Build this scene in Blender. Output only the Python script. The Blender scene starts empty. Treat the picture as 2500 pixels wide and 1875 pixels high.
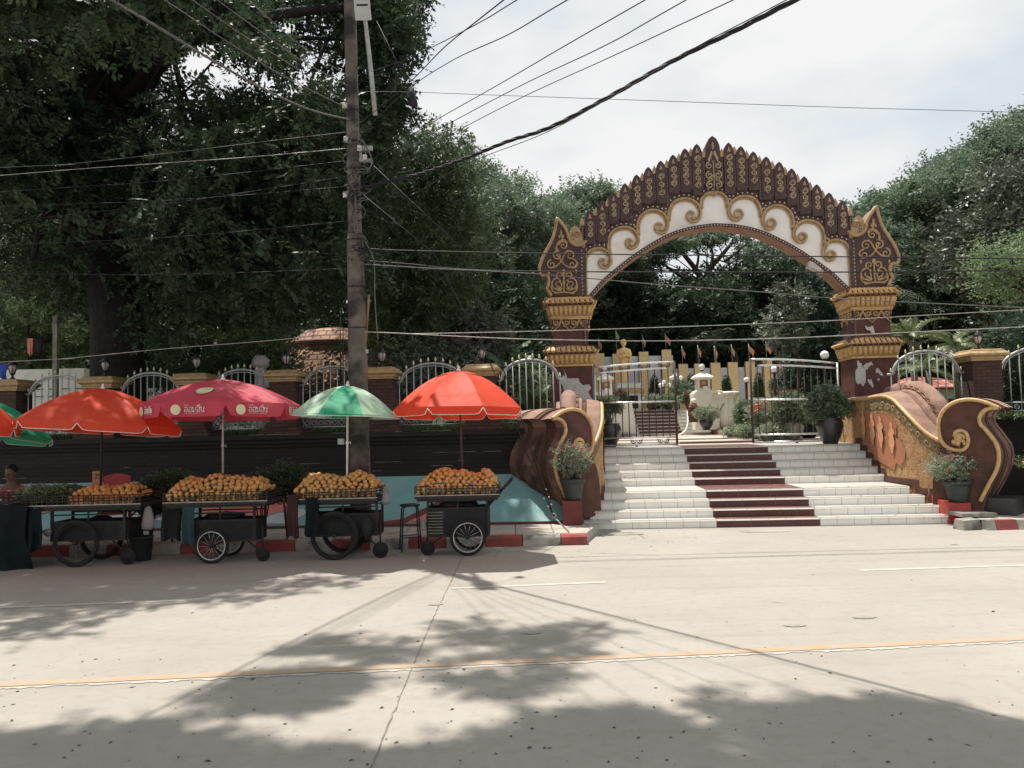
import bpy, bmesh, math, random
import numpy as np
from mathutils import Vector, Matrix
from mathutils.geometry import tessellate_polygon

# ------------------------------------------------------------------ camera, world, sun, exposure
S = bpy.context.scene
COL = S.collection
R = math.radians
FPX = 1950.0                      # focal length in pixels of a 2500 px wide frame
PITCH, ROLL, CAMZ = R(3.186), 0.0235, 1.85
fwd = Vector((0, math.cos(PITCH), math.sin(PITCH)))
r0 = Vector((1, 0, 0)); u0 = Vector((0, -math.sin(PITCH), math.cos(PITCH)))
cright = (math.cos(ROLL)*r0 - math.sin(ROLL)*u0); cup = (math.sin(ROLL)*r0 + math.cos(ROLL)*u0)
cam = bpy.data.objects.new("camera", bpy.data.cameras.new("camera"))
COL.objects.link(cam)
cam.data.sensor_width = 36; cam.data.lens = 36*FPX/2500
cam.data.clip_end = 600; cam.data.clip_start = 0.05
M4 = Matrix((cright, cup, -fwd)).transposed().to_4x4()
M4.translation = Vector((0, 0, CAMZ))
cam.matrix_world = M4
S.camera = cam
CP = Vector((0, 0, CAMZ))

SUN_TO = Vector((-0.21, 0.28, 1.0)).normalized()
SUN_EL = math.asin(SUN_TO.z); SUN_AZ = math.atan2(SUN_TO.x, SUN_TO.y)
W = bpy.data.worlds.new("World"); S.world = W; W.use_nodes = True
nt = W.node_tree; nt.nodes.clear()
out = nt.nodes.new('ShaderNodeOutputWorld'); mixs = nt.nodes.new('ShaderNodeMixShader')
sky = nt.nodes.new('ShaderNodeTexSky'); sky.sky_type = 'NISHITA'; sky.sun_disc = False
sky.sun_elevation = SUN_EL; sky.sun_rotation = SUN_AZ
b1 = nt.nodes.new('ShaderNodeBackground'); b1.inputs[1].default_value = 0.12
nt.links.new(sky.outputs[0], b1.inputs[0])
b2 = nt.nodes.new('ShaderNodeBackground'); b2.inputs[1].default_value = 0.57
tc = nt.nodes.new('ShaderNodeTexCoord'); mp = nt.nodes.new('ShaderNodeMapping')
mp.inputs['Scale'].default_value = (1.2, 1.2, 2.6)
nz = nt.nodes.new('ShaderNodeTexNoise'); nz.inputs['Scale'].default_value = 2.2; nz.inputs['Detail'].default_value = 6
nt.links.new(tc.outputs['Generated'], mp.inputs[0]); nt.links.new(mp.outputs[0], nz.inputs['Vector'])
cr = nt.nodes.new('ShaderNodeValToRGB')
cr.color_ramp.elements[0].position = .38; cr.color_ramp.elements[0].color = (.76, .83, .88, 1)
cr.color_ramp.elements[1].position = .56; cr.color_ramp.elements[1].color = (.98, .985, .98, 1)
nt.links.new(nz.outputs[0], cr.inputs[0]); nt.links.new(cr.outputs[0], b2.inputs[0])
mr = nt.nodes.new('ShaderNodeMapRange'); mr.inputs[1].default_value = .25; mr.inputs[2].default_value = .5
mr.inputs[3].default_value = .82; mr.inputs[4].default_value = 1.0
nt.links.new(nz.outputs[0], mr.inputs[0]); nt.links.new(mr.outputs[0], mixs.inputs[0])
nt.links.new(b1.outputs[0], mixs.inputs[1]); nt.links.new(b2.outputs[0], mixs.inputs[2])
nt.links.new(mixs.outputs[0], out.inputs[0])

sl = bpy.data.lights.new("sun", 'SUN'); sl.energy = 4.3; sl.angle = R(0.7); sl.color = (1.0, .955, .88)
so = bpy.data.objects.new("sun", sl); COL.objects.link(so)
so.rotation_euler = (-SUN_TO).to_track_quat('-Z', 'Y').to_euler(); so.location = (0, 0, 30)

S.view_settings.view_transform = 'Standard'; S.view_settings.look = 'None'
S.view_settings.exposure = 0.70; S.view_settings.gamma = 1.0
S.render.engine = 'CYCLES'
S.cycles.max_bounces = 6; S.cycles.diffuse_bounces = 4; S.cycles.transparent_max_bounces = 8

# ------------------------------------------------------------------ pixel rays (2500 x 1875 frame) used to survey real positions
def ray(u, v): return fwd + (u-1250)/FPX*cright - (v-937.5)/FPX*cup
def atY(u, v, Y):
    d = ray(u, v); return CP + d*(Y/d.y)
def atZ(u, v, z=0.0):
    d = ray(u, v); return CP + d*((z-CAMZ)/d.z)
def onP(u, v, p0, n):
    d = ray(u, v); return CP + d*((Vector(p0)-CP).dot(n)/d.dot(n))

# gate frame: origin at the middle of the lowest riser, turned 3 degrees
GO = Vector((4.5, 14.33, 0)); GYAW = R(-3.0)
GM = Matrix.Translation(GO) @ Matrix.Rotation(GYAW, 4, 'Z'); GMI = GM.inverted()
GUX = (GM.to_3x3() @ Vector((1, 0, 0))); GUY = (GM.to_3x3() @ Vector((0, 1, 0)))
def GL(u, v, yl):
    p = onP(u, v, GO+GUY*yl, GUY); q = GMI @ p
    return (q.x, q.z)

# ------------------------------------------------------------------ materials
MATS = {}
def mat(name, col, rough=.8, col2=None, nscale=6, bump=0.0, bscale=40, metal=0, spec=.4, coord='Object', stain=None, sscale=2.0,
        stain_pos=(.55, .7), detail=5, isl=0.0, isl2=None, transl=0.0, lo=.38, hi=.62):
    if name in MATS: return MATS[name]
    m = bpy.data.materials.new(name); m.use_nodes = True; n = m.node_tree.nodes; l = m.node_tree.links
    b = n['Principled BSDF']; b.inputs['Roughness'].default_value = rough; b.inputs['Metallic'].default_value = metal
    b.inputs['Specular IOR Level'].default_value = spec
    tc = n.new('ShaderNodeTexCoord'); src = tc.outputs[coord]
    c1 = (*col, 1); c2 = (*(col2 or tuple(min(1, x*.8) for x in col)), 1)
    nz = n.new('ShaderNodeTexNoise'); nz.inputs['Scale'].default_value = nscale; nz.inputs['Detail'].default_value = detail
    l.new(src, nz.inputs['Vector'])
    mr = n.new('ShaderNodeMapRange'); mr.inputs[1].default_value = lo; mr.inputs[2].default_value = hi
    l.new(nz.outputs[0], mr.inputs[0])
    mx = n.new('ShaderNodeMix'); mx.data_type = 'RGBA'; mx.inputs[6].default_value = c1; mx.inputs[7].default_value = c2
    l.new(mr.outputs[0], mx.inputs[0]); cur = mx.outputs[2]
    if stain:
        n2 = n.new('ShaderNodeTexNoise'); n2.inputs['Scale'].default_value = sscale; n2.inputs['Detail'].default_value = 8
        l.new(src, n2.inputs['Vector'])
        m2 = n.new('ShaderNodeMapRange'); m2.inputs[1].default_value = stain_pos[0]; m2.inputs[2].default_value = stain_pos[1]
        l.new(n2.outputs[0], m2.inputs[0])
        x2 = n.new('ShaderNodeMix'); x2.data_type = 'RGBA'; l.new(m2.outputs[0], x2.inputs[0]); l.new(cur, x2.inputs[6])
        x2.inputs[7].default_value = (*stain, 1); cur = x2.outputs[2]
    if isl:
        ge = n.new('ShaderNodeNewGeometry'); x3 = n.new('ShaderNodeMix'); x3.data_type = 'RGBA'
        mm = n.new('ShaderNodeMath'); mm.operation = 'MULTIPLY'; mm.inputs[1].default_value = isl
        l.new(ge.outputs['Random Per Island'], mm.inputs[0]); l.new(mm.outputs[0], x3.inputs[0])
        l.new(cur, x3.inputs[6]); x3.inputs[7].default_value = (*isl2, 1); cur = x3.outputs[2]
    l.new(cur, b.inputs['Base Color'])
    if bump:
        n3 = n.new('ShaderNodeTexNoise'); n3.inputs['Scale'].default_value = bscale; n3.inputs['Detail'].default_value = 4
        l.new(src, n3.inputs['Vector'])
        bp = n.new('ShaderNodeBump'); bp.inputs['Strength'].default_value = bump; bp.inputs['Distance'].default_value = .02
        l.new(n3.outputs[0], bp.inputs['Height']); l.new(bp.outputs[0], b.inputs['Normal'])
    if transl:
        o = n['Material Output']; tr = n.new('ShaderNodeBsdfTranslucent'); ms = n.new('ShaderNodeMixShader')
        ms.inputs[0].default_value = transl; l.new(cur, tr.inputs[0]); l.new(b.outputs[0], ms.inputs[1]); l.new(tr.outputs[0], ms.inputs[2])
        l.new(ms.outputs[0], o.inputs[0])
    MATS[name] = m; return m

def brickmat(name, c1, c2, mortar, w, h, scale=1.0, msize=.02, axes='xz', rough=.8, stain=None, offset=.5, spec=.4, bump=.5, sscale=3, stain_pos=(.5, .7)):
    m = bpy.data.materials.new(name); m.use_nodes = True; n = m.node_tree.nodes; l = m.node_tree.links
    b = n['Principled BSDF']; b.inputs['Roughness'].default_value = rough; b.inputs['Specular IOR Level'].default_value = spec
    tc = n.new('ShaderNodeTexCoord'); sp = n.new('ShaderNodeSeparateXYZ'); cb = n.new('ShaderNodeCombineXYZ')
    l.new(tc.outputs['Object'], sp.inputs[0])
    if axes == 'xyz':          # walls and posts seen from two sides
        ad = n.new('ShaderNodeMath'); ad.operation = 'ADD'; l.new(sp.outputs[0], ad.inputs[0]); l.new(sp.outputs[1], ad.inputs[1])
        l.new(ad.outputs[0], cb.inputs[0]); l.new(sp.outputs[2], cb.inputs[1])
    else:
        l.new(sp.outputs['xyz'.index(axes[0])], cb.inputs[0]); l.new(sp.outputs['xyz'.index(axes[1])], cb.inputs[1])
    bt = n.new('ShaderNodeTexBrick'); l.new(cb.outputs[0], bt.inputs['Vector'])
    bt.inputs['Color1'].default_value = (*c1, 1); bt.inputs['Color2'].default_value = (*c2, 1); bt.inputs['Mortar'].default_value = (*mortar, 1)
    bt.inputs['Scale'].default_value = scale; bt.inputs['Mortar Size'].default_value = msize
    bt.inputs['Brick Width'].default_value = w; bt.inputs['Row Height'].default_value = h; bt.offset = offset
    bt.inputs['Mortar Smooth'].default_value = .2
    cur = bt.outputs[0]
    nz = n.new('ShaderNodeTexNoise'); nz.inputs['Scale'].default_value = sscale; nz.inputs['Detail'].default_value = 9
    l.new(tc.outputs['Object'], nz.inputs['Vector'])
    if stain:
        m2 = n.new('ShaderNodeMapRange'); m2.inputs[1].default_value = stain_pos[0]; m2.inputs[2].default_value = stain_pos[1]
        l.new(nz.outputs[0], m2.inputs[0])
        x2 = n.new('ShaderNodeMix'); x2.data_type = 'RGBA'; l.new(m2.outputs[0], x2.inputs[0]); l.new(cur, x2.inputs[6])
        x2.inputs[7].default_value = (*stain, 1); cur = x2.outputs[2]
    l.new(cur, b.inputs['Base Color'])
    if bump:
        bp = n.new('ShaderNodeBump'); bp.inputs['Strength'].default_value = bump; bp.inputs['Distance'].default_value = .01; bp.invert = True
        l.new(bt.outputs['Fac'], bp.inputs['Height']); l.new(bp.outputs[0], b.inputs['Normal'])
    return m

M = {}
M['gold'] = mat('gold paint', (.43, .29, .14), .5, (.32, .21, .10), 9, .3, 60, spec=.5, stain=(.14, .08, .04), sscale=5, stain_pos=(.6, .85))
M['goldbright'] = mat('bright gold paint', (.58, .38, .17), .5, (.46, .29, .12), 12, .2, 60, spec=.5, stain=(.3, .17, .07), sscale=6, stain_pos=(.62, .85))
M['maroon'] = mat('maroon paint', (.105, .036, .030), .7, (.075, .026, .022), 5, .15, 50, stain=(.045, .02, .018), sscale=1.5, stain_pos=(.55, .75))
M['archtan'] = mat('arch relief tan', (.42, .33, .20), .6, (.33, .25, .14), 8, .3, 50, stain=(.16, .11, .08), sscale=6, stain_pos=(.55, .75))
M['archbrown'] = mat('arch brown', (.088, .052, .054), .8, (.060, .036, .038), 7, .3, 60)
M['whiteplaster'] = mat('white plaster', (.80, .77, .73), .8, (.72, .69, .65), 3, .1, 50, stain=(.42, .38, .34), sscale=1.2, stain_pos=(.58, .8))
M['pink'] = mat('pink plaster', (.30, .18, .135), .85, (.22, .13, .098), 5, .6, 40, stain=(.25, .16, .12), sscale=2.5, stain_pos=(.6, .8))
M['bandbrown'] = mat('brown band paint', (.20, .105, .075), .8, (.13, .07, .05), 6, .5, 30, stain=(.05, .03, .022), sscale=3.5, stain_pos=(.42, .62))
M['brownrough'] = mat('rough brown band', (.13, .065, .035), .9, (.07, .035, .02), 30, .9, 45)
M['panelbrown'] = mat('panel brown', (.115, .052, .038), .85, (.082, .038, .028), 6, .7, 50, stain=(.045, .025, .02), sscale=2.2, stain_pos=(.52, .72))
M['murtan'] = mat('mural tan', (.42, .26, .13), .8, (.35, .20, .095), 3, .8, 22, stain=(.30, .15, .06), sscale=9, stain_pos=(.5, .62))
M['murgreen'] = mat('mural green band', (.22, .19, .10), .75, (.15, .12, .06), 14, .8, 30)
M['murfig'] = mat('mural figure', (.62, .33, .18), .75, (.55, .28, .15), 5, .3, 30)
M['murback'] = mat('mural backdrop', (.40, .17, .09), .75, (.34, .14, .07), 5, .3, 30)
M['cement'] = mat('bare cement', (.50, .48, .46), .9, (.42, .40, .38), 8, .4, 40)
M['concrete'] = mat('concrete', (.34, .31, .27), .9, (.27, .245, .215), 2.0, .35, 90, stain=(.20, .18, .15), sscale=1.1, stain_pos=(.58, .8))
M['kerbred'] = mat('kerb red', (.32, .075, .068), .8, (.25, .055, .05), 6, .3, 60, stain=(.16, .07, .06), sscale=5, stain_pos=(.56, .72))
M['kerbwhite'] = mat('kerb white', (.42, .40, .35), .85, (.34, .32, .28), 5, .3, 60, stain=(.16, .15, .12), sscale=3.5, stain_pos=(.52, .68))
M['kerbgrey'] = mat('kerb grey', (.30, .29, .25), .9, (.22, .21, .18), 5, .5, 40, stain=(.08, .08, .07), sscale=4, stain_pos=(.5, .7))
M['teal'] = mat('teal paint', (.16, .33, .33), .6, (.13, .28, .285), 3, .1, 50, stain=(.26, .38, .37), sscale=1.5, stain_pos=(.5, .8))
M['salmon'] = mat('salmon paint', (.60, .20, .15), .7, (.50, .16, .12), 4, .1, 50)
M['greywhite'] = mat('grey white paint', (.50, .52, .53), .7, (.42, .44, .46), 4, .1, 50)
M['darkred'] = mat('oxblood paint', (.16, .035, .03), .6, (.12, .03, .025), 5, .2, 60)
M['plinthred'] = mat('chipped red paint', (.46, .07, .055), .6, (.36, .05, .045), 6, .3, 60, stain=(.60, .55, .52), sscale=9, stain_pos=(.68, .74))
M['galv'] = mat('galvanised steel', (.42, .43, .42), .45, (.30, .31, .30), 12, .1, 60, metal=.35, spec=.5)
M['steel'] = mat('stainless steel', (.75, .75, .74), .3, (.6, .6, .58), 8, 0, 60, metal=.7, spec=.5)
M['rust'] = mat('rusty bar', (.075, .048, .038), .7, (.05, .036, .03), 20, .2, 60)
M['blacksteel'] = mat('black steel', (.012, .013, .014), .6, (.022, .020, .018), 12, .2, 60)
M['cartbox'] = mat('old cart panel', (.016, .016, .017), .8, (.010, .010, .010), 8, .3, 40, stain=(.05, .042, .035), sscale=3, stain_pos=(.5, .75))
M['slat'] = mat('cart slats', (.045, .036, .028), .8, (.03, .024, .02), 14, .3, 60)
M['alum'] = mat('aluminium edge', (.42, .41, .39), .5, (.30, .29, .27), 10, 0, 60, metal=.2)
M['tyre'] = mat('tyre rubber', (.010, .010, .011), .85, (.018, .017, .016), 10, .4, 70)
M['rim'] = mat('chrome rim', (.72, .72, .72), .3, (.5, .5, .5), 10, 0, 60, metal=.8)
M['mango'] = mat('mango skin', (.60, .315, .10), .42, (.42, .28, .075), 9, .12, 70, spec=.5, coord='Object', isl=.5, isl2=(.58, .24, .085))
M['mangogreen'] = mat('unripe mango skin', (.20, .24, .06), .45, (.30, .25, .07), 3, .1, 70, spec=.5)
M['fabred'] = mat('red orange canopy cloth', (.80, .085, .035), .6, (.74, .075, .03), 5, .5, 7, transl=.42)
M['fabpink'] = mat('crimson canopy cloth', (.66, .085, .13), .65, (.58, .065, .10), 3, .5, 7, transl=.4, stain=(.72, .20, .23), sscale=1.5, stain_pos=(.5, .75))
M['fabgreen'] = mat('green canopy cloth', (.035, .42, .22), .6, (.03, .37, .19), 4, .1, 200, transl=.4)
M['fabpale'] = mat('pale green canopy cloth', (.46, .64, .47), .6, (.38, .55, .40), 4, .5, 8, transl=.3)
M['fabgrey'] = mat('grey canopy lining', (.35, .34, .34), .8, None, 4)
M['piping'] = mat('white piping', (.75, .72, .70), .7)
M['beige'] = mat('beige print', (.62, .56, .38), .7, (.55, .49, .32), 6)
M['whiteprint'] = mat('white print', (.80, .74, .72), .7)
M['potblack'] = mat('black glazed pot', (.020, .019, .020), .35, (.03, .028, .028), 8, .15, 30, spec=.6, stain=(.06, .055, .05), sscale=5, stain_pos=(.55, .8))
M['potgreen'] = mat('dark green plastic pot', (.030, .042, .038), .5, (.045, .052, .048), 8, .1, 30)
M['cream'] = mat('cream plaster', (.82, .78, .68), .75, (.76, .71, .60), 3, .2, 30, stain=(.50, .43, .31), sscale=2, stain_pos=(.58, .8))
M['goldpanel'] = mat('gold mosaic', (.84, .66, .36), .6, (.66, .48, .22), 26, .8, 40, spec=.5)
M['palewall'] = mat('pale blue white wall', (.66, .69, .73), .8, (.60, .62, .66), 3)
M['statuegold'] = mat('statue gold', (.88, .60, .26), .4, (.80, .50, .19), 6, .1, 40, spec=.6)
M['globe'] = mat('white globe', (.85, .85, .83), .3, (.8, .8, .78), 4)
M['glass'] = mat('lantern glass', (.42, .37, .35), .25, (.35, .31, .3), 4, spec=.6)
M['lampblack'] = mat('lamp black', (.018, .018, .018), .5)
M['bark'] = mat('bark', (.055, .045, .036), .95, (.03, .025, .02), 9, .9, 14)
M['barkdark'] = mat('dark bark', (.020, .017, .015), .95, (.012, .010, .009), 9, .9, 14)
M['barkpale'] = mat('pale bark', (.20, .18, .15), .95, (.12, .11, .09), 9, .8, 14)
M['polecon'] = mat('pole concrete', (.165, .145, .125), .9, (.11, .095, .082), 5, .5, 35, stain=(.032, .028, .026), sscale=2.2, stain_pos=(.46, .60))
M['cable'] = mat('cable black', (.012, .012, .016), .6)
M['cablegrey'] = mat('cable grey', (.15, .145, .14), .6, (.10, .10, .10), 8)
M['bag'] = mat('plastic bag', (.36, .33, .33), .3, (.24, .21, .21), 6, .8, 20, transl=.4, spec=.6)
M['skin'] = mat('skin', (.20, .105, .065), .6)
M['hair'] = mat('hair', (.012, .010, .010), .7)
def leaf(name, c, c2, tip, tr=.22, rough=.5):
    return mat(name, c, rough, c2, .5, 0, 40, spec=.22, coord='Object', isl=.75, isl2=tip, transl=tr, detail=3)
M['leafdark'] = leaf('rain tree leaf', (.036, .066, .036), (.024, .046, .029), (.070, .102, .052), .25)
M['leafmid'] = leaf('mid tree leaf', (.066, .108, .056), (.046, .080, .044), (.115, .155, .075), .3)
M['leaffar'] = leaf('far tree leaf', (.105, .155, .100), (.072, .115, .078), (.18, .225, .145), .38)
M['leafgrey'] = leaf('grey broad leaf', (.085, .105, .075), (.06, .08, .058), (.17, .19, .14), .15, .4)
M['leafbright'] = leaf('bright leaf', (.15, .22, .115), (.11, .175, .085), (.26, .32, .18), .35)
M['leafpot'] = leaf('pot plant leaf', (.095, .15, .085), (.065, .115, .06), (.24, .28, .18), .25)
M['leafsil'] = leaf('silver flower leaf', (.20, .245, .165), (.14, .18, .12), (.40, .42, .30), .25)
M['leafcon'] = leaf('conifer needle', (.028, .062, .038), (.020, .046, .030), (.055, .095, .055), .05)
M['leafpalm'] = leaf('palm leaf', (.10, .14, .06), (.07, .11, .05), (.20, .21, .10), .2, .4)
M['leafban'] = leaf('banana leaf', (.085, .15, .07), (.07, .13, .06), (.13, .19, .10), .3, .4)
M['flowerpink'] = mat('pink petals', (.75, .16, .24), .6, (.65, .10, .18), 10, transl=.2)
M['flowerred'] = mat('red petals', (.75, .10, .07), .6, (.75, .18, .10), 10, transl=.2)
M['grass'] = leaf('grass blade', (.10, .15, .055), (.08, .12, .045), (.16, .20, .09), .2)
M['soil'] = mat('soil', (.10, .08, .055), .95, (.07, .06, .04), 5, .5, 20)
M['litter'] = mat('dry leaf', (.045, .032, .022), .8, (.08, .06, .035), 10)

# ------------------------------------------------------------------ mesh building
class MB:
    def __init__(s): s.v = []; s.f = []; s.m = []; s.mats = []; s.sm = []
    def mi(s, mt):
        if mt not in s.mats: s.mats.append(mt)
        return s.mats.index(mt)
    def add(s, vs, fs, mt, smooth=False):
        o = len(s.v); k = s.mi(mt); s.v += [tuple(p) for p in vs]
        for f in fs: s.f.append([i+o for i in f]); s.m.append(k); s.sm.append(smooth)
        return s
    def box(s, c, size, mt, rz=0, top=None, rx=0, ry=0, sh=(0, 0)):
        x, y, z = [k/2 for k in size]; t = top or (1, 1)
        vs = [Vector((sx*x*(t[0] if sz > 0 else 1)+(sh[0] if sz > 0 else 0), sy*y*(t[1] if sz > 0 else 1)+(sh[1] if sz > 0 else 0), sz*z)) for sz in (-1, 1) for sy in (-1, 1) for sx in (-1, 1)]
        Rm = Matrix.Rotation(rz, 3, 'Z') @ Matrix.Rotation(ry, 3, 'Y') @ Matrix.Rotation(rx, 3, 'X')
        vs = [Rm @ p + Vector(c) for p in vs]
        return s.add(vs, [(0, 2, 3, 1), (4, 5, 7, 6), (0, 1, 5, 4), (2, 6, 7, 3), (0, 4, 6, 2), (1, 3, 7, 5)], mt)
    def tube(s, path, rad, mt, n=6, cap=True, flat=None, smooth=True):
        path = [Vector(p) for p in path]; N = len(path)
        if N < 2: return s
        if not hasattr(rad, '__len__'): rad = [rad]*N
        vs = []; prev = None
        for i, p in enumerate(path):
            t = (path[min(i+1, N-1)]-path[max(i-1, 0)])
            if t.length < 1e-9: t = Vector((0, 0, 1))
            t.normalize()
            if prev is None:
                a = Vector((0, 0, 1)) if abs(t.z) < .9 else Vector((0, 1, 0))
                if flat is not None: a = Vector(flat)
                x = (a - t*a.dot(t)).normalized()
            else:
                x = (prev - t*prev.dot(t))
                x = x.normalized() if x.length > 1e-6 else prev
            prev = x; y = t.cross(x)
            for k in range(n):
                an = 2*math.pi*(k+.5)/n
                vs.append(p + (x*math.cos(an)+y*math.sin(an))*rad[i])
        fs = [(i*n+k, i*n+(k+1) % n, (i+1)*n+(k+1) % n, (i+1)*n+k) for i in range(N-1) for k in range(n)]
        if cap: fs += [list(range(n))[::-1], [(N-1)*n+k for k in range(n)]]
        return s.add(vs, fs, mt, smooth)
    def lathe(s, prof, c, mt, n=24, sx=1, sy=1, rot=0, smooth=True, cap=True):
        c = Vector(c); vs = []
        for r, z in prof:
            for k in range(n):
                a = rot+2*math.pi*k/n; vs.append(c+Vector((r*sx*math.cos(a), r*sy*math.sin(a), z)))
        fs = [(i*n+k, i*n+(k+1) % n, (i+1)*n+(k+1) % n, (i+1)*n+k) for i in range(len(prof)-1) for k in range(n)]
        if cap: fs += [list(range(n))[::-1], [(len(prof)-1)*n+k for k in range(n)]]
        return s.add(vs, fs, mt, smooth)
    def sq(s, prof, c, mt, rz=0, asp=1, smooth=False):      # square lathe: (half width, z)
        c = Vector(c); vs = []; Rm = Matrix.Rotation(rz, 3, 'Z')
        for r, z in prof:
            ry = r if asp == 1 else r-asp
            for sx, sy in ((-1, -1), (1, -1), (1, 1), (-1, 1)): vs.append(c+Rm @ Vector((sx*r, sy*ry, z)))
        n = 4
        fs = [(i*n+k, i*n+(k+1) % n, (i+1)*n+(k+1) % n, (i+1)*n+k) for i in range(len(prof)-1) for k in range(n)]
        fs += [(3, 2, 1, 0), [(len(prof)-1)*n+k for k in range(n)]]
        return s.add(vs, fs, mt, smooth)
    def ell(s, c, r, mt, n=10, m=7, Rm=None, smooth=True):
        c = Vector(c); vs = []; Rm = Rm or Matrix.Identity(3)
        vs.append(c+Rm @ Vector((0, 0, -r[2])))
        for i in range(1, m):
            ph = -math.pi/2+math.pi*i/m
            for k in range(n):
                a = 2*math.pi*k/n
                vs.append(c+Rm @ Vector((r[0]*math.cos(ph)*math.cos(a), r[1]*math.cos(ph)*math.sin(a), r[2]*math.sin(ph))))
        vs.append(c+Rm @ Vector((0, 0, r[2]))); L = len(vs)-1
        fs = [(0, 1+(k+1) % n, 1+k) for k in range(n)]
        fs += [(1+i*n+k, 1+i*n+(k+1) % n, 1+(i+1)*n+(k+1) % n, 1+(i+1)*n+k) for i in range(m-2) for k in range(n)]
        fs += [(1+(m-2)*n+k, 1+(m-2)*n+(k+1) % n, L) for k in range(n)]
        return s.add(vs, fs, mt, smooth)
    def prism(s, poly, f, a, b, mt, side=None, back=True, front=True):   # f(x, z, d) -> point
        n = len(poly); vs = [f(x, z, a) for x, z in poly]+[f(x, z, b) for x, z in poly]
        T_ = [list(t) for t in tessellate_polygon([[Vector((x, z, 0)) for x, z in poly]])]
        if front: s.add(vs, T_, mt)
        if back: s.add(vs, [[i+n for i in t][::-1] for t in T_], mt)
        s.add(vs, [(i, i+n, (i+1) % n+n, (i+1) % n) for i in range(n)], side or mt)
        return s
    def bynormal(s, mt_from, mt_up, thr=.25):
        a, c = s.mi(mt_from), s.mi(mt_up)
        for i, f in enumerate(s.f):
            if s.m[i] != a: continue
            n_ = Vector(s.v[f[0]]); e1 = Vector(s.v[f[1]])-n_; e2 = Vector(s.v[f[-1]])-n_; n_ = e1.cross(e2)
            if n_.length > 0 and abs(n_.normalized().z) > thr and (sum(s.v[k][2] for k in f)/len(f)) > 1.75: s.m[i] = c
    def strip(s, A, B, mt, smooth=False):
        n = len(A); return s.add(list(A)+list(B), [(i, i+1, n+i+1, n+i) for i in range(n-1)], mt, smooth)
    def build(s, name, parent=None, smooth=None):
        me = bpy.data.meshes.new(name); me.from_pydata(s.v, [], s.f)
        for mt in s.mats: me.materials.append(mt if not isinstance(mt, str) else M[mt])
        me.polygons.foreach_set('material_index', s.m); me.polygons.foreach_set('use_smooth', s.sm)
        me.update()
        o = bpy.data.objects.new(name, me); COL.objects.link(o)
        if parent is not None: o.parent = parent
        return o
def tag(o, label, cat, group=None):
    o['label'] = label; o['category'] = cat
    if group: o['group'] = group
    return o
def thing(name, label, cat, loc=(0, 0, 0), rz=0, group=None):
    o = bpy.data.objects.new(name, None); COL.objects.link(o); o.location = loc; o.rotation_euler = (0, 0, rz)
    o.empty_display_size = .2
    return tag(o, label, cat, group)
def struct(o, kind='structure'): o['kind'] = kind; return o
def copy_tree(o, parent=None):
    c = o.copy(); COL.objects.link(c); c.parent = parent
    for ch in [x for x in bpy.data.objects if x.parent == o]: copy_tree(ch, c)
    return c
def spline(pts, n=6):
    pts = [Vector(p) for p in pts]; out = []
    for i in range(len(pts)-1):
        p0 = pts[max(i-1, 0)]; p1 = pts[i]; p2 = pts[i+1]; p3 = pts[min(i+2, len(pts)-1)]
        for k in range(n):
            t = k/n
            out.append(.5*((2*p1)+(p2-p0)*t+(2*p0-5*p1+4*p2-p3)*t*t+(3*p1-p0-3*p2+p3)*t*t*t))
    out.append(pts[-1]); return out

# ------------------------------------------------------------------ leaves
def nrm(a): return a/np.maximum(np.linalg.norm(a, axis=1, keepdims=True), 1e-9)
def leafmesh(name, clumps, n, mt, ll=.09, lw=.04, per=12, sl=.32, droop=.35, seed=1, parent=None, shell=.45, flat=.55, pair=True):
    """n sprays spread over clumps (x, y, z, rx, ry, rz); each spray carries `per` leaflets"""
    rg = np.random.default_rng(seed); cl = np.array(clumps, dtype=float)
    w = cl[:, 3]*cl[:, 4]+cl[:, 3]*cl[:, 5]; idx = rg.choice(len(cl), n, p=w/w.sum()); c = cl[idx]
    d = nrm(rg.normal(size=(n, 3))); r = shell+(1-shell)*rg.random((n, 1))**.6
    p0 = c[:, :3]+d*r*c[:, 3:6]
    st = nrm(d*.7+rg.normal(size=(n, 3))*.5+np.array([0, 0, -droop]))
    L = sl*(.6+.8*rg.random((n, 1)))
    upn = nrm(np.array([0, 0, 1.0])+rg.normal(size=(n, 3))*flat)
    sd = nrm(np.cross(st, upn))
    V = []
    for j in range(per):
        t = (j//2+.6)/(per/2) if pair else (j+.5)/per
        sg = 1 if j % 2 else -1
        base = p0+st*L*t
        ax = nrm(sd*sg+st*.55+rg.normal(size=(n, 3))*.22+np.array([0, 0, -droop*.35]))
        wv = nrm(np.cross(ax, upn+rg.normal(size=(n, 3))*.3))
        s_ = (.7+.6*rg.random((n, 1)))
        l_ = ll*s_; w_ = lw*s_*.5
        V += [np.stack([base, base+ax*l_*.45+wv*w_, base+ax*l_, base+ax*l_*.45-wv*w_], axis=1)]
    V = np.concatenate(V).reshape(-1, 3).astype(np.float32)
    nv = len(V); nf = nv//4
    me = bpy.data.meshes.new(name); me.vertices.add(nv); me.vertices.foreach_set('co', V.ravel())
    me.loops.add(nv); me.loops.foreach_set('vertex_index', np.arange(nv, dtype=np.int32))
    me.polygons.add(nf); me.polygons.foreach_set('loop_start', np.arange(0, nv, 4, dtype=np.int32))
    me.polygons.foreach_set('loop_total', np.full(nf, 4, dtype=np.int32))
    me.materials.append(M[mt] if isinstance(mt, str) else mt); me.update(calc_edges=True)
    o = bpy.data.objects.new(name, me); COL.objects.link(o)
    if parent is not None: o.parent = parent
    return o
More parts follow.
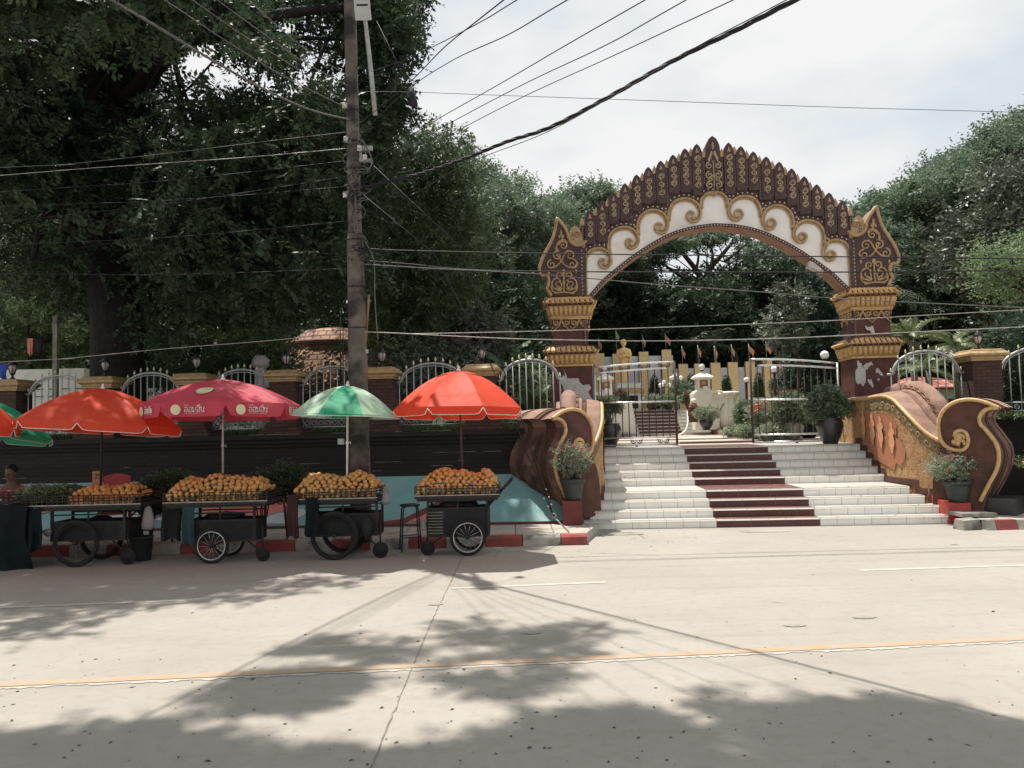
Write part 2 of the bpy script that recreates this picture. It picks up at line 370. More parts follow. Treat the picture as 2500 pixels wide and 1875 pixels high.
def inpoly(x, y, P):
    c = False; j = len(P)-1
    for i in range(len(P)):
        if (P[i][1] > y) != (P[j][1] > y) and x < (P[j][0]-P[i][0])*(y-P[i][1])/(P[j][1]-P[i][1])+P[i][0]: c = not c
        j = i
    return c
def fillpoly(P, n, rnd):
    xs = [p[0] for p in P]; ys = [p[1] for p in P]; out = []
    while len(out) < n:
        x = rnd.uniform(min(xs), max(xs)); y = rnd.uniform(min(ys), max(ys))
        if inpoly(x, y, P): out.append((x, y))
    return out
def pxclumps(P, n, y0, y1, r0_, r1_, rnd, flat=.6, shrink=True, holes=()):
    out = []
    for u, v in fillpoly(P, n, rnd):
        Y = rnd.uniform(y0, y1); r = rnd.uniform(r0_, r1_)
        if any((u-h[0])**2+(v-h[1])**2 < h[2]**2 for h in holes): continue
        p = atY(u, v, Y); out.append((p.x, p.y, p.z, r, r, r*flat))
    return out
rnd = random.Random(7)
# ================================================================== SETTING
def sheet(name, pts, mt, sub=0):
    b = MB(); b.add(pts, [list(range(len(pts)))], mt); return struct(b.build(name))
# road concrete
def roadmat():
    m = bpy.data.materials.new('road concrete'); m.use_nodes = True; n = m.node_tree.nodes; l = m.node_tree.links
    b = n['Principled BSDF']; b.inputs['Roughness'].default_value = .85; b.inputs['Specular IOR Level'].default_value = .25
    tc = n.new('ShaderNodeTexCoord')
    def noise(sc, det=6, sc3=None):
        x = n.new('ShaderNodeTexNoise'); x.inputs['Scale'].default_value = sc; x.inputs['Detail'].default_value = det; x.inputs['Roughness'].default_value = .62
        if sc3:
            mp = n.new('ShaderNodeMapping'); mp.inputs['Scale'].default_value = sc3; l.new(tc.outputs['Object'], mp.inputs[0]); l.new(mp.outputs[0], x.inputs['Vector'])
        else: l.new(tc.outputs['Object'], x.inputs['Vector'])
        return x.outputs[0]
    def rng(src, a, c): x = n.new('ShaderNodeMapRange'); x.inputs[1].default_value = a; x.inputs[2].default_value = c; l.new(src, x.inputs[0]); return x.outputs[0]
    def mix(f, a, c, sc=1.0):
        x = n.new('ShaderNodeMix'); x.data_type = 'RGBA'
        if sc != 1.0:
            mm = n.new('ShaderNodeMath'); mm.operation = 'MULTIPLY'; mm.inputs[1].default_value = sc; l.new(f, mm.inputs[0]); f = mm.outputs[0]
        l.new(f, x.inputs[0])
        if isinstance(a, tuple): x.inputs[6].default_value = (*a, 1)
        else: l.new(a, x.inputs[6])
        x.inputs[7].default_value = (*c, 1); return x.outputs[2]
    c = mix(rng(noise(.55), .35, .68), (.325, .300, .265), (.285, .262, .232))
    c = mix(rng(noise(1.0, 7, (.25, 2.2, 1)), .52, .75), c, (.24, .215, .18), .55)
    c = mix(rng(noise(9, 8), .50, .72), c, (.235, .21, .178), .5)
    c = mix(rng(noise(120, 2), .60, .74), c, (.17, .155, .13), .55)
    c = mix(rng(noise(2.6, 9), .66, .74), c, (.17, .15, .125), .6)
    l.new(c, b.inputs['Base Color'])
    bp = n.new('ShaderNodeBump'); bp.inputs['Strength'].default_value = .35; bp.inputs['Distance'].default_value = .01
    l.new(noise(70, 5), bp.inputs['Height']); l.new(bp.outputs[0], b.inputs['Normal'])
    return m
ROAD = roadmat(); MATS['road'] = ROAD; M['road'] = ROAD
struct(MB().add([(-300, -60, -.06), (300, -60, -.06), (300, 420, -.06), (-300, 420, -.06)], [(0, 1, 2, 3)], 'soil').build('ground'))
sheet('road', [(-90, -40, 0), (90, -40, 0), (90, 14.9, 0), (-90, 14.9, 0)], ROAD)
# ---- painted lines
def markmat(name, c, w, lo, hi):
    m = mat(name, c, .7, w, 3, .1, 60); return m
M['ylw'] = mat('worn yellow paint', (.37, .25, .155), .7, (.36, .265, .185), 2.5, .1, 60, stain=(.32, .28, .235), sscale=9, stain_pos=(.50, .66))
M['wht'] = mat('worn white paint', (.44, .42, .37), .7, (.38, .355, .31), 4, .1, 60, stain=(.36, .32, .27), sscale=18, stain_pos=(.60, .70))
def ragged(name, A, Bp, wid, mt, z, jag=.0, step=.06, seed=1):
    A = Vector((A.x, A.y, z)); Bp = Vector((Bp.x, Bp.y, z)); d = Bp-A; L = d.length; d.normalize(); nn = Vector((-d.y, d.x, 0)); rr = random.Random(seed)
    N = int(L/step); top = []; bot = []; w = 0
    for i in range(N+1):
        p = A+d*(L*i/N); w = .7*w+.3*rr.uniform(-1, 1)
        top.append(p+nn*(wid/2+w*jag*.4)); bot.append(p-nn*(wid/2+w*jag*.5+rr.random()*jag))
    return struct(MB().strip(bot, top, mt).build(name))
M['oldpaint'] = mat('faded old paint', (.40, .375, .335), .85, (.335, .31, .272), 12, .1, 60)
cl0, cl1 = atZ(0, 1673), atZ(2500, 1560); dcl = (cl1-cl0).normalized()
ragged('centre_line', cl0-dcl*30, cl1+dcl*30, .105, 'ylw', .008, .01, seed=2)
off = Vector((dcl.y, -dcl.x, 0))*.055
ragged('centre_line_old_paint', cl0-dcl*30+off, cl1+dcl*30+off, .06, 'oldpaint', .004, .045, .035, seed=5)
lane = [((-80, 1487), (468, 1465)), ((1102, 1437), (1480, 1421.5)), ((2096, 1393), (2600, 1377))]
lanes = []
for i, (a, b_) in enumerate(lane):
    lanes.append(ragged('lane_line', atZ(*a), atZ(*b_), .085, 'wht', .004, .012, seed=11+i))
# concrete joint and cracks
def crack(name, pts, w, seed, z=.005):
    rr = random.Random(seed); P = []
    for i in range(len(pts)-1):
        a, c = atZ(*pts[i]), atZ(*pts[i+1]); k = max(3, int((c-a).length/.07))
        for j in range(k): P.append(a.lerp(c, j/k)+Vector((rr.gauss(0, .003), rr.gauss(0, .003), z)))
    A = []; B_ = []
    for i, p in enumerate(P):
        t = (P[min(i+1, len(P)-1)]-P[max(0, i-1)]).normalized(); nn = Vector((-t.y, t.x, 0)); ww = w*rr.uniform(.4, 1.3)/2
        A.append(p+nn*ww); B_.append(p-nn*ww)
    return struct(MB().strip(A, B_, M['crack']).build(name))
M['crack'] = mat('crack dirt', (.15, .13, .105), .95, (.22, .195, .165), 8)
M['spot'] = mat('road spot', (.235, .215, .185), .95, (.29, .265, .235), 30)
crack('road_joint', [(1134, 1352), (1062, 1500), (1008, 1626), (905, 1875), (890, 1920)], .010, 3)
crack('road_crack', [(1640, 1284), (1700, 1290), (1850, 1297)], .012, 4)
crack('road_crack', [(1440, 1350), (1620, 1356)], .012, 14)
crack('road_crack', [(1462, 1310), (1468, 1304), (1560, 1306), (1575, 1316)], .02, 6)
crack('road_crack', [(1880, 1470), (1935, 1474)], .014, 7)
for (u, v, a, c) in ((1295, 1546, .09, .05), (1063, 1476, .08, .05), (2110, 1508, .11, .05), (1940, 1528, .1, .05), (2330, 1330, .06, .03)):
    p = atZ(u, v); struct(MB().add([(p.x+a*math.cos(t*.4)*(1+.15*math.sin(3*t)), p.y+c*math.sin(t*.4), .006) for t in range(16)], [list(range(16))], M['spot']).build('road_spot'))
# drain cover + patch by the steps
p = atZ(1510, 1304)
struct(MB().box((p.x+.1, p.y, .004), (.62, .32, .008), 'kerbgrey').build('drain_cover'))
p = atZ(1880, 1298); struct(MB().add([(p.x-.4, p.y-.06, .005), (p.x+.32, p.y-.08, .005), (p.x+.38, p.y+.12, .005), (p.x-.5, p.y+.10, .005)], [(0, 1, 2, 3)], 'concrete').build('road_patch'))

# ---- fallen leaves (uncountable)
b = MB(); rl = random.Random(21)
spots = [(rl.uniform(0, 1250), rl.uniform(1600, 1870)) for _ in range(90)]+[(rl.uniform(1250, 2500), rl.uniform(1640, 1870)) for _ in range(60)] + \
        [(rl.uniform(0, 2500), rl.uniform(1400, 1640)) for _ in range(40)]+[(rl.uniform(1440, 1700), rl.uniform(1288, 1335)) for _ in range(40)]+[(rl.uniform(950, 1450), rl.uniform(1345, 1365)) for _ in range(50)]
for u, v in spots:
    p = atZ(u, v); a = rl.uniform(0, 6.28); L = rl.uniform(.006, .020)*(1.5 if rl.random() < .12 else 1); w = L*rl.uniform(.3, .6); d = Vector((math.cos(a), math.sin(a), 0)); e = Vector((-d.y, d.x, 0))
    z = rl.uniform(.003, .012)
    b.add([p-d*L+Vector((0, 0, .002)), p+e*w+Vector((0, 0, z)), p+d*L+Vector((0, 0, .004)), p-e*w+Vector((0, 0, z*.6))], [(0, 1, 2, 3)], 'litter')
struct(b.build('leaf_litter'), 'stuff')

# ---- pavement, kerbs, painted slope (fence frame: turned 2.9 degrees)
FY = R(-2.9); FM = Matrix.Rotation(FY, 4, 'Z'); FMI = FM.inverted(); FUX = FM.to_3x3() @ Vector((1, 0, 0)); FUY = FM.to_3x3() @ Vector((0, 1, 0))
def FL(u, v, yl): q = FMI @ onP(u, v, FUY*yl, FUY); return (q.x, q.z)
def FP(x, y, z): return FM @ Vector((x, y, z))
kA = atZ(1434, 1330); kB = Vector((-30, 12.85, 0)); kd = (kB-kA).normalized(); kn = Vector((-kd.y, kd.x, 0))
if kn.y < 0: kn = -kn
b = MB(); s = 0; i = 0; LK = (kB-kA).length
while s < LK:
    ln = .42 if i == 0 else rnd.uniform(.58, .64); a = kA+kd*s; c = kA+kd*(s+ln-.012); mt = 'kerbred' if i % 2 == 0 else 'kerbwhite'
    q = [a, c, c+kn*.2, a+kn*.2]; lo = [x+Vector((0, 0, -.02)) for x in q]; fr = kn*.035
    mid = [a, c, c+kn*.2, a+kn*.2]; hi1 = [x+Vector((0, 0, .125)) for x in mid]; hi = [a+fr+Vector((0, 0, .16)), c+fr+Vector((0, 0, .16)), c+kn*.2+Vector((0, 0, .16)), a+kn*.2+Vector((0, 0, .16))]
    vs = lo+hi1+hi
    b.add(vs, [(0, 1, 5, 4), (1, 2, 6, 5), (2, 3, 7, 6), (3, 0, 4, 7), (4, 5, 9, 8), (5, 6, 10, 9), (6, 7, 11, 10), (7, 4, 8, 11), (8, 9, 10, 11)], mt); s += ln; i += 1
struct(b.build('kerb'))
b = MB(); s = 0; k2A = atZ(2415, 1295.5); k2d = Vector((1, .03, 0)).normalized(); k2n = Vector((-k2d.y, k2d.x, 0))
for i in range(30):
    ln = .14 if i == 0 else (.36 if i == 1 else .6); a = k2A+k2d*s; mt = ['kerbgrey', 'kerbred', 'kerbwhite'][i] if i < 3 else ('kerbred' if i % 2 else 'kerbwhite')
    c_ = a+k2d*(ln/2)+k2n*.1; b.box((c_.x, c_.y, .07), (ln-.01, .2, .18), mt, rz=math.atan2(k2d.y, k2d.x), top=(1, .7), sh=(0, .03)); s += ln
struct(b.build('kerb'))
# broken kerb stones beside the right plinth
for (u, v, sx, sy, sz, rz, lab) in ((2362, 1292, .34, .26, .17, .15, 'broken grey kerb stone lying tilted beside the red plinth'),):
    p = atZ(u, v); o = MB().box((0, 0, sz/2), (sx, sy, sz), 'kerbgrey', top=(.85, .8)).build('kerb_stone'); o.location = p; o.rotation_euler = (0.06, -.05, rz); tag(o, lab, 'kerb stone')
p = atZ(2385, 1285); o = MB().box((0, 0, .03), (.62, .42, .06), 'kerbgrey').build('concrete_slab'); o.location = (p.x, p.y+.12, .17); o.rotation_euler = (0, .02, .05)
tag(o, 'flat cracked concrete slab lying above the broken kerb stone', 'slab')
# pavement slabs
M['pave'] = brickmat('pavement slabs', (.40, .37, .32), (.36, .33, .285), (.16, .14, .11), .62, .62, 1, .012, 'xy', .9, stain=(.24, .22, .18), offset=0, sscale=2.5)
sL = 14.2
pv = [tuple((kA+kn*.2)+Vector((0, 0, .152))), tuple((kB+kn*.2)+Vector((0, 0, .152))), tuple(FP(-31, sL+.4, .152)), tuple(FP(.45, sL+.05, .152)), ]
q0 = FP(.75, sL+.02, .152); pv = [tuple(kA+kn*.2+Vector((0, 0, .152))), tuple(q0), tuple(FP(-31, sL+.2, .152)), tuple(kB+kn*.2+Vector((0, 0, .152)))]
b = MB(); b.add(pv, [(0, 1, 2, 3)], 'pave'); b.add([pv[0], (pv[0][0], pv[0][1], 0), (q0.x, q0.y, 0), tuple(q0)], [(0, 1, 2, 3)], 'kerbwhite'); struct(b.build('pavement'))
pr = [(k2A.x-.0, k2A.y+.2, .15), (40, k2A.y+1.6, .15), (40, 14.5, .15), (7.9, 14.2, .15)]
struct(MB().add(pr, [(0, 1, 2, 3)], 'pave').build('pavement'))
# painted sloping apron under the wall
def apron(x0, x1, mt, name, shapes=()):
    b = MB(); A = FP(x0, sL, .155); B_ = FP(x1, sL, .155); C_ = FP(x1, sL+1.05, 1.03); D_ = FP(x0, sL+1.05, 1.03)
    b.add([A, B_, C_, D_], [(0, 1, 2, 3)], mt)
    nn = (B_-A).cross(D_-A).normalized()
    def sp(x, t, h=.004): return FP(x, sL+1.05*t, .155+.875*t)+nn*h
    for k, (P_, m_) in enumerate(shapes): b.add([sp(x, t, .004+.003*k) for x, t in P_], [list(range(len(P_)))], m_)
    # bottom rail
    a = sp(x0, .02, .02); c = sp(x1, .02, .02); b.tube([a, c], .022, 'darkred', 4)
    return b.build(name), sp
shp = [([(-6.6, .30), (-6.4, .5), (-5.6, .60), (-4.9, .58), (-4.7, .50), (-4.9, .38), (-5.3, .22), (-6.0, .16)], 'salmon'),
       ([(-5.4, .10), (-5.2, .24), (-4.7, .36), (-4.5, .30), (-4.8, .08)], 'greywhite'),
       ([(-3.2, .08), (-2.75, .13), (-2.3, .36), (-1.9, .60), (-1.65, .62), (-1.95, .42), (-2.35, .20), (-2.7, .05), (-3.2, .04)], 'darkred'),
       ([(-2.65, .08), (-2.4, .18), (-2.15, .30), (-2.0, .30), (-2.2, .08)], 'salmon'),
       ([(-8.4, .1), (-8.1, .5), (-7.4, .6), (-7.0, .4), (-6.9, .15), (-7.6, .2)], 'greywhite'),
       ([(-10.6, .2), (-10.0, .7), (-9.0, .8), (-8.9, .5), (-9.8, .3)], 'salmon')]
o, sp = apron(-30, .42, 'teal', 'painted_slope', shp)
tag(o, 'teal sloping apron painted with red and white shapes below the left brick wall', 'painted slope')
# lighter band low on the teal
o2 = MB()
o, sp = apron(8.6, 40, 'salmon', 'painted_slope', [([(8.4, .05), (12, .05), (12, .28), (8.9, .2)], 'greywhite')])
tag(o, 'salmon and grey sloping concrete apron right of the right scroll', 'painted slope')
# grass verge on the right apron
leafmesh('grass_verge', [(FP(x, sL+.95, 1.1).x, FP(x, sL+.95, 1.1).y, .98, .3, .25, .10) for x in np.arange(8.7, 14, .25)], 2200, 'grass', .05, .02, 4, .08, -.8, 5, flat=1)['kind'] = 'stuff'

# ---- brick retaining walls
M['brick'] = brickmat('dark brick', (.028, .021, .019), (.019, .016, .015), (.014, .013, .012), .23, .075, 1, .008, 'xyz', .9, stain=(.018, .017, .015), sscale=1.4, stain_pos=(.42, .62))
M['brickred'] = brickmat('post brick', (.085, .040, .030), (.055, .028, .024), (.035, .024, .02), .21, .07, 1, .010, 'xyz', .9, stain=(.035, .022, .018), sscale=2.5, stain_pos=(.5, .7))
wprof = [(15.20, .0), (15.20, 1.10), (15.28, 1.10), (15.28, 1.17), (15.35, 1.17), (15.35, 1.26), (15.42, 1.26), (15.42, 1.60), (15.37, 1.60), (15.37, 1.67), (15.31, 1.67), (15.31, 1.75), (15.25, 1.75), (15.25, 1.84), (16.1, 1.84), (16.1, 0)]
def wall(x0, x1, dy, lab):
    t = thing('brick_wall', lab, 'wall', (0, 0, 0), FY)
    f = lambda y, z, d: Vector((d, y+dy, z))
    b = MB(); b.prism(wprof, f, x1, x0, 'brick'); b.build('wall_body', t)
    b = MB()
    rr = random.Random(int(x0*10)+99)
    for i in range(int((x1-x0)*2.2)):      # pale scuffed edges of the stepped courses
        x = rr.uniform(x0+.2, x1-.5); L = rr.uniform(.1, .6); y, z = rr.choice([(15.20, 1.10), (15.28, 1.17), (15.35, 1.26), (15.42, 1.42), (15.25, 1.84)])
        b.box((x+L/2, y+dy+.006, z+.001), (L, .018, .007), 'kerbgrey')
    b.build('worn_edge', t)
    return t
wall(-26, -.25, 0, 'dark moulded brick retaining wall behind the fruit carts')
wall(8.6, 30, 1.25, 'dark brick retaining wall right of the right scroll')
# ---- garden grounds
def gnd(name, pts, mt): return struct(MB().add(pts, [list(range(len(pts)))], mt).build(name))
M['lawn'] = mat('lawn', (.085, .12, .045), .9, (.12, .11, .06), 3, .5, 30, stain=(.16, .13, .08), sscale=1.5, stain_pos=(.55, .7))
gl = [FP(-60, 16.1, 1.80), FP(.3, 16.1, 1.80), GM @ Vector((-4.3, 5.5, 1.80)), GM @ Vector((-4.3, 60, 1.80)), Vector((-60, 90, 1.80))]
gnd('garden_ground', gl, 'lawn')
gr = [FP(8.3, 16.1, 1.80), FP(40, 16.1, 1.80), Vector((80, 95, 1.80)), GM @ Vector((4.4, 60, 1.80)), GM @ Vector((4.4, 5.0, 1.80))]
gnd('garden_ground', gr, 'lawn')
leafmesh('lawn_grass', [(FP(x, 16.4, 0).x, FP(x, 16.4+dy, 0).y, 1.84, .35, .3, .05) for x in np.arange(-12, .6, .3) for dy in (0, .6, 1.4)], 9000, 'grass', .06, .018, 4, .07, -1, 6, flat=1)['kind'] = 'stuff'
leafmesh('lawn_grass', [(FP(x, 16.4, 0).x, FP(x, 16.4+dy, 0).y, 1.84, .35, .3, .05) for x in np.arange(8.6, 14, .3) for dy in (0, .6, 1.4)], 4000, 'grass', .06, .018, 4, .07, -1, 8, flat=1)['kind'] = 'stuff'

# ================================================================== STAIRS
M['tilewhite'] = brickmat('white stair tile', (.87, .86, .81), (.83, .82, .77), (.50, .46, .40), .30, 40, 1, .006, 'xz', .35, stain=(.68, .65, .58), offset=0, sscale=3.2, stain_pos=(.55, .8), spec=.5, bump=.2)  # riser tone raised to make up for weak fill light on shaded faces
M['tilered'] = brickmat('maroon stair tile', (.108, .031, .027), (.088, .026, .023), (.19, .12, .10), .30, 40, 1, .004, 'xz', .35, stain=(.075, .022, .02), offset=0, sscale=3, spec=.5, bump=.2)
M['treadwhite'] = brickmat('white tread tile', (.50, .485, .445), (.46, .445, .405), (.24, .20, .15), .30, .30, 1, .006, 'xy', .4, stain=(.46, .42, .36), offset=0, sscale=3, spec=.5, bump=.2)  # same white tile as the risers, its colour lowered to suit full sun
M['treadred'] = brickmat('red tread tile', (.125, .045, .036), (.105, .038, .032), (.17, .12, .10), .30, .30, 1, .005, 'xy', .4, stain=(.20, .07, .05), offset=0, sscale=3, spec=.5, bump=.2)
M['joint'] = mat('grout dirt', (.07, .055, .04), .95)
RI = .1495
yk = [0, .3, .6, .9, 2.1, 2.4, 2.7, 3.0, 3.3]
wl = [-3.27, -3.25, -3.02, -2.84, -2.80, -2.80, -2.80, -2.80, -2.80]; wr = [3.16, 3.16, 3.0, 2.86, 2.94, 2.94, 2.94, 2.94, 2.94]
st = thing('stairs', 'wide white tiled stairs with a maroon centre strip leading up to the gate', 'stairs', GO, GYAW)
CX = .0
for k in range(9):
    y0 = yk[k]; y1 = yk[k+1] if k < 8 else 5.2; z0 = RI*k; z1 = RI*(k+1); b = MB(); ins = .022
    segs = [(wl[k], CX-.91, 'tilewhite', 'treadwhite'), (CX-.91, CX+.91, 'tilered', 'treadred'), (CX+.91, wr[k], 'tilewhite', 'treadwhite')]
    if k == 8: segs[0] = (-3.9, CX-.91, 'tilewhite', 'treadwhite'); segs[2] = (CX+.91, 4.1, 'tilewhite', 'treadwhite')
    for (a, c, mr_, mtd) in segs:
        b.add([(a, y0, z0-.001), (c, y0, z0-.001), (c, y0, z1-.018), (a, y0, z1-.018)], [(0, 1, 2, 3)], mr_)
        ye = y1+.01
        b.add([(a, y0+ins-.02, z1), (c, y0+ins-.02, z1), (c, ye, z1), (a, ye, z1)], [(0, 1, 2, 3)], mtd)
    for (xe, sg) in ((wl[k], 1), (wr[k], -1)): b.add([(xe, y0, 0), (xe, y1+.5, 0), (xe, y1+.5, z1), (xe, y0, z1)], [(0, 1, 2, 3) if sg < 0 else (3, 2, 1, 0)], 'tilewhite')
    b.build('step', st)
    nb = MB()     # nosing tile, a little proud, with its dirty joint below
    for (a, c, m1) in ((segs[0][0], CX-.912, 'treadwhite'), (CX-.91, CX+.91, 'treadwhite' if k not in (0,) else 'treadwhite'), (CX+.912, segs[2][1], 'treadwhite')):
        nb.box(((a+c)/2, y0-.004, z1-.0145), (c-a-.003, .048, .033), m1, top=(1, .3), sh=(0, .016))
    rr = random.Random(k)
    x = segs[0][0]
    while x < segs[2][1]-.3:      # broken dirty joint
        L = rr.uniform(.05, .5)
        if rr.random() < .45 and not (CX-.95 < x < CX+.9): nb.box((x+L/2, y0-.0015, z1-.022), (L, .004, rr.uniform(.003, .009)), 'joint')
        x += L+rr.uniform(.02, .4)
    nb.build('nosing', st)
# landing behind the gate
M['plaza'] = brickmat('plaza tile', (.52, .46, .40), (.50, .42, .37), (.3, .24, .2), .4, .4, 1, .006, 'xy', .5, stain=(.40, .33, .28), offset=0, sscale=1.5)
struct(MB().add([GM @ Vector(p) for p in ((-4.4, 5.2, RI*9+.001), (4.6, 5.2, RI*9+.001), (4.6, 40, RI*9+.001), (-4.4, 40, RI*9+.001))], [(0, 1, 2, 3)], 'plaza').build('plaza'))
# small dead leaves on stairs
b = MB()
for _ in range(34):
    k = rl.randrange(0, 9); x = rl.uniform(-2.9, 2.9); L = rl.uniform(.015, .035); a = rl.uniform(0, 6.28); z = RI*k+rl.uniform(.02, .13)
    if rl.random() < .5: b.add([(x-L, yk[k]-.004, z), (x, yk[k]-.012, z+L*.5), (x+L*.6, yk[k]-.006, z+L), (x-L*.2, yk[k]-.004, z+L*.7)], [(0, 1, 2, 3)], 'litter')
    else: b.add([(x-L, yk[k]+.1, RI*(k+1)+.004), (x, yk[k]+.08, RI*(k+1)+.012), (x+L, yk[k]+.11, RI*(k+1)+.004), (x, yk[k]+.13, RI*(k+1)+.006)], [(0, 1, 2, 3)], 'litter')
o = b.build('stair_leaves'); o.matrix_world = GM; struct(o, 'stuff')

# ================================================================== BALUSTRADES WITH SCROLLS
plan = [(2.90, 4.6, 2.30), (2.90, 3.6, 2.30), (2.90, 2.6, 2.33), (2.90, 2.0, 2.33), (2.91, 1.6, 2.26), (2.93, 1.25, 2.08), (2.97, .95, 1.88), (3.08, .65, 1.62), (3.22, .40, 1.46), (3.42, .08, 1.38)]
psp = spline([Vector(p) for p in plan], 5)
PA = R(50)
sgx = lambda s, x: x*s
# plate coordinates traced on the right scroll
pl_o = Vector((3.40, .10, 0)); pl_d = Vector((math.sin(PA), -math.cos(PA), 0)); pl_n = Vector((-math.cos(PA), -math.sin(PA), 0))
po_w = GM @ pl_o; pn_w = GM.to_3x3() @ pl_n; pd_w = GM.to_3x3() @ pl_d
def z8(x, y): return (2250+x/4.484, 950+y/4.484)
def plate(x, y):
    p = onP(*z8(x, y), po_w, pn_w); return ((p-po_w).dot(pd_w), p.z)
outl = [(170, 400), (178, 330), (205, 262), (245, 205), (300, 160), (360, 130), (430, 110), (520, 103), (610, 110), (700, 132), (780, 165), (858, 205), (790, 208), (725, 228), (680, 262), (660, 310), (668, 365), (700, 418), (745, 472), (795, 540), (838, 600), (866, 670), (876, 740), (865, 840), (835, 920), (790, 1010), (740, 1100), (695, 1180), (660, 1235), (600, 1235), (300, 1235), (120, 1200), (120, 1000), (150, 800), (210, 640), (185, 560), (172, 480)]
OUT = [plate(*p) for p in outl]; OUT = [(x, z if z > .45 else z-.16) for x, z in OUT]
g1 = [(415, 535), (392, 520), (378, 545), (392, 580), (430, 592), (465, 570), (470, 530), (440, 492), (400, 485), (368, 510), (352, 560)]
g1 = [(352, 520), (375, 470), (430, 453), (485, 478), (513, 545), (500, 620), (445, 668), (370, 668), (300, 645), (240, 600), (205, 530), (188, 440), (190, 350), (222, 265), (275, 200), (345, 152), (430, 124), (530, 115), (630, 126), (720, 152), (790, 182), (845, 204)]
g2 = [(840, 206), (760, 208), (690, 232), (645, 280), (632, 335), (650, 390), (700, 445), (760, 515), (812, 590), (840, 665), (848, 745), (838, 830), (805, 920), (755, 1010), (705, 1105), (665, 1185), (645, 1228)]
G1 = spline([Vector((*plate(*p), 0)) for p in g1], 4); G2 = spline([Vector((*plate(*p), 0)) for p in g2], 4)
def balustrade(sg, lab):
    t = thing('scroll_balustrade', lab, 'balustrade', GO, GYAW, 'scroll balustrades flanking the stairs')
    T_ = .92; TS = 1.28 if sg < 0 else .95
    off = -.12 if sg < 0 else 0
    def P(i, dx, dz):     # offset outward by dx along local normal of the plan
        a = psp[max(0, i-1)]; c = psp[min(len(psp)-1, i+1)]; d = (c-a); d.z = 0; d.normalize(); nn = Vector((-d.y, d.x, 0))
        if nn.x < 0: nn = -nn
        q = psp[i]+nn*dx; return Vector((sg*(q.x+off*(1 if False else 1)*(1 if sg > 0 else 1)), q.y, psp[i].z+dz))
    N = len(psp)
    def step_z(y):
        z = 0
        for k in range(9):
            if y >= yk[k]-.0: z = RI*(k+1)
        return z
    # mural face
    b = MB(); A = [P(i, 0, 0) for i in range(N)]; B_ = [Vector((a.x, a.y, .0)) for a in A]
    b.strip(B_, A, 'murtan'); b.build('mural_panel', t)
    # maroon step border + green scroll band + figures, each a little proud
    b = MB()
    def q(y, z, pr):
        pr *= 2   # point on the mural face
        for i in range(N-1):
            if psp[i+1].y <= y <= psp[i].y:
                f = (psp[i].y-y)/(psp[i].y-psp[i+1].y); p = psp[i].lerp(psp[i+1], f); break
        else: p = psp[-1] if y < psp[-1].y else psp[0]
        return Vector((sg*(p.x+off-pr), y, z))
    ys = [psp[-1].y+.03+i*.04 for i in range(86)]
    for y in ys:
        z = step_z(y); b.add([q(y, z, .006), q(y+.04, z, .006), q(y+.04, z+.12, .006), q(y, z+.12, .006)], [(0, 1, 2, 3)], 'panelbrown')
        zz = step_z(y-.10)
    for k in range(9):
        if yk[k] > .1:
            y = yk[k]; z = RI*k; b.add([q(y-.10, z, .008), q(y, z, .008), q(y, z+RI+.12, .008), q(y-.10, z+RI+.12, .008)], [(0, 1, 2, 3)], 'panelbrown')
    b.build('step_border', t)
    b = MB(); Aw = []; Bw = []
    for i in range(8, N):
        a = P(i, -.008, -.07); c = P(i, -.008, -.27); Aw.append(a); Bw.append(c)
    b.strip(Bw, Aw, 'murgreen')
    for i in range(9, N-2, 3):
        c0 = P(i, -.016, -.17); c1 = P(min(i+2, N-1), -.016, -.17); d = (c1-c0); L = d.length; d.normalize()
        pth = []
        for kk in range(14):
            an = kk*.5; rr_ = .075*(1-kk/16); pth.append(c0+d*(math.cos(an)*rr_)+Vector((0, 0, math.sin(an)*rr_*(1 if (i//3) % 2 else -1))))
        b.tube(pth, .012, 'murtan', 4)
    b.build('scroll_border', t)
    b = MB()
    back = [(3.15, 1.62), (3.1, 1.95), (2.9, 2.08), (2.5, 2.0), (2.0, 1.98), (1.6, 1.92), (1.42, 1.72), (1.45, 1.5), (1.25, 1.42), (1.12, 1.25), (1.18, 1.05), (1.35, .95), (1.5, 1.0), (1.6, .85), (1.8, .92), (2.0, .95), (2.3, 1.0), (2.6, 1.15), (2.9, 1.3)]
    b.add([q(y, z, .010) for y, z in back], [list(range(len(back)))], 'murback')
    for (yc, zc, h) in ((2.98, 1.75, .60), (2.52, 1.66, .66), (2.10, 1.60, .66), (1.60, 1.50, .62)):
        prof = [(.0, .52), (.035, .46), (.05, .38), (.035, .30), (.09, .24), (.12, .12), (.07, 0), (.11, -.12), (.10, -.25), (.05, -.36), (.02, -.5), (-.03, -.5), (-.06, -.34), (-.10, -.2), (-.09, -.05), (-.06, .05), (-.11, .16), (-.09, .26), (-.03, .31), (-.045, .40)]
        b.add([q(yc+a*h*1.9, zc+c*h, .022) for a, c in prof], [list(range(len(prof)))], 'murfig')
    b.build('mural_figures', t)
    # top: pink rail, brown bands, big roll
    b = MB()
    lay = [(0, 0), (.03, .045), (.27, .10), (.27, .10)]
    b.strip([P(i, 0.0, .0) for i in range(N)], [P(i, .06, .05) for i in range(N)], 'pink')
    b.strip([P(i, .06, .05) for i in range(N)], [P(i, .30, .09) for i in range(N)], 'pink', True)
    b.strip([P(i, .30, .09) for i in range(N)], [P(i, .33, .03) for i in range(N)], 'brownrough')
    b.strip([P(i, .33, .03) for i in range(N)], [P(i, .37, .03) for i in range(N)], 'brownrough')
    b.strip([P(i, .37, .03) for i in range(N)], [P(i, .40, .11) for i in range(N)], 'pink')
    b.strip([P(i, .40, .11) for i in range(N)], [P(i, .52, .12) for i in range(N)], 'pink')
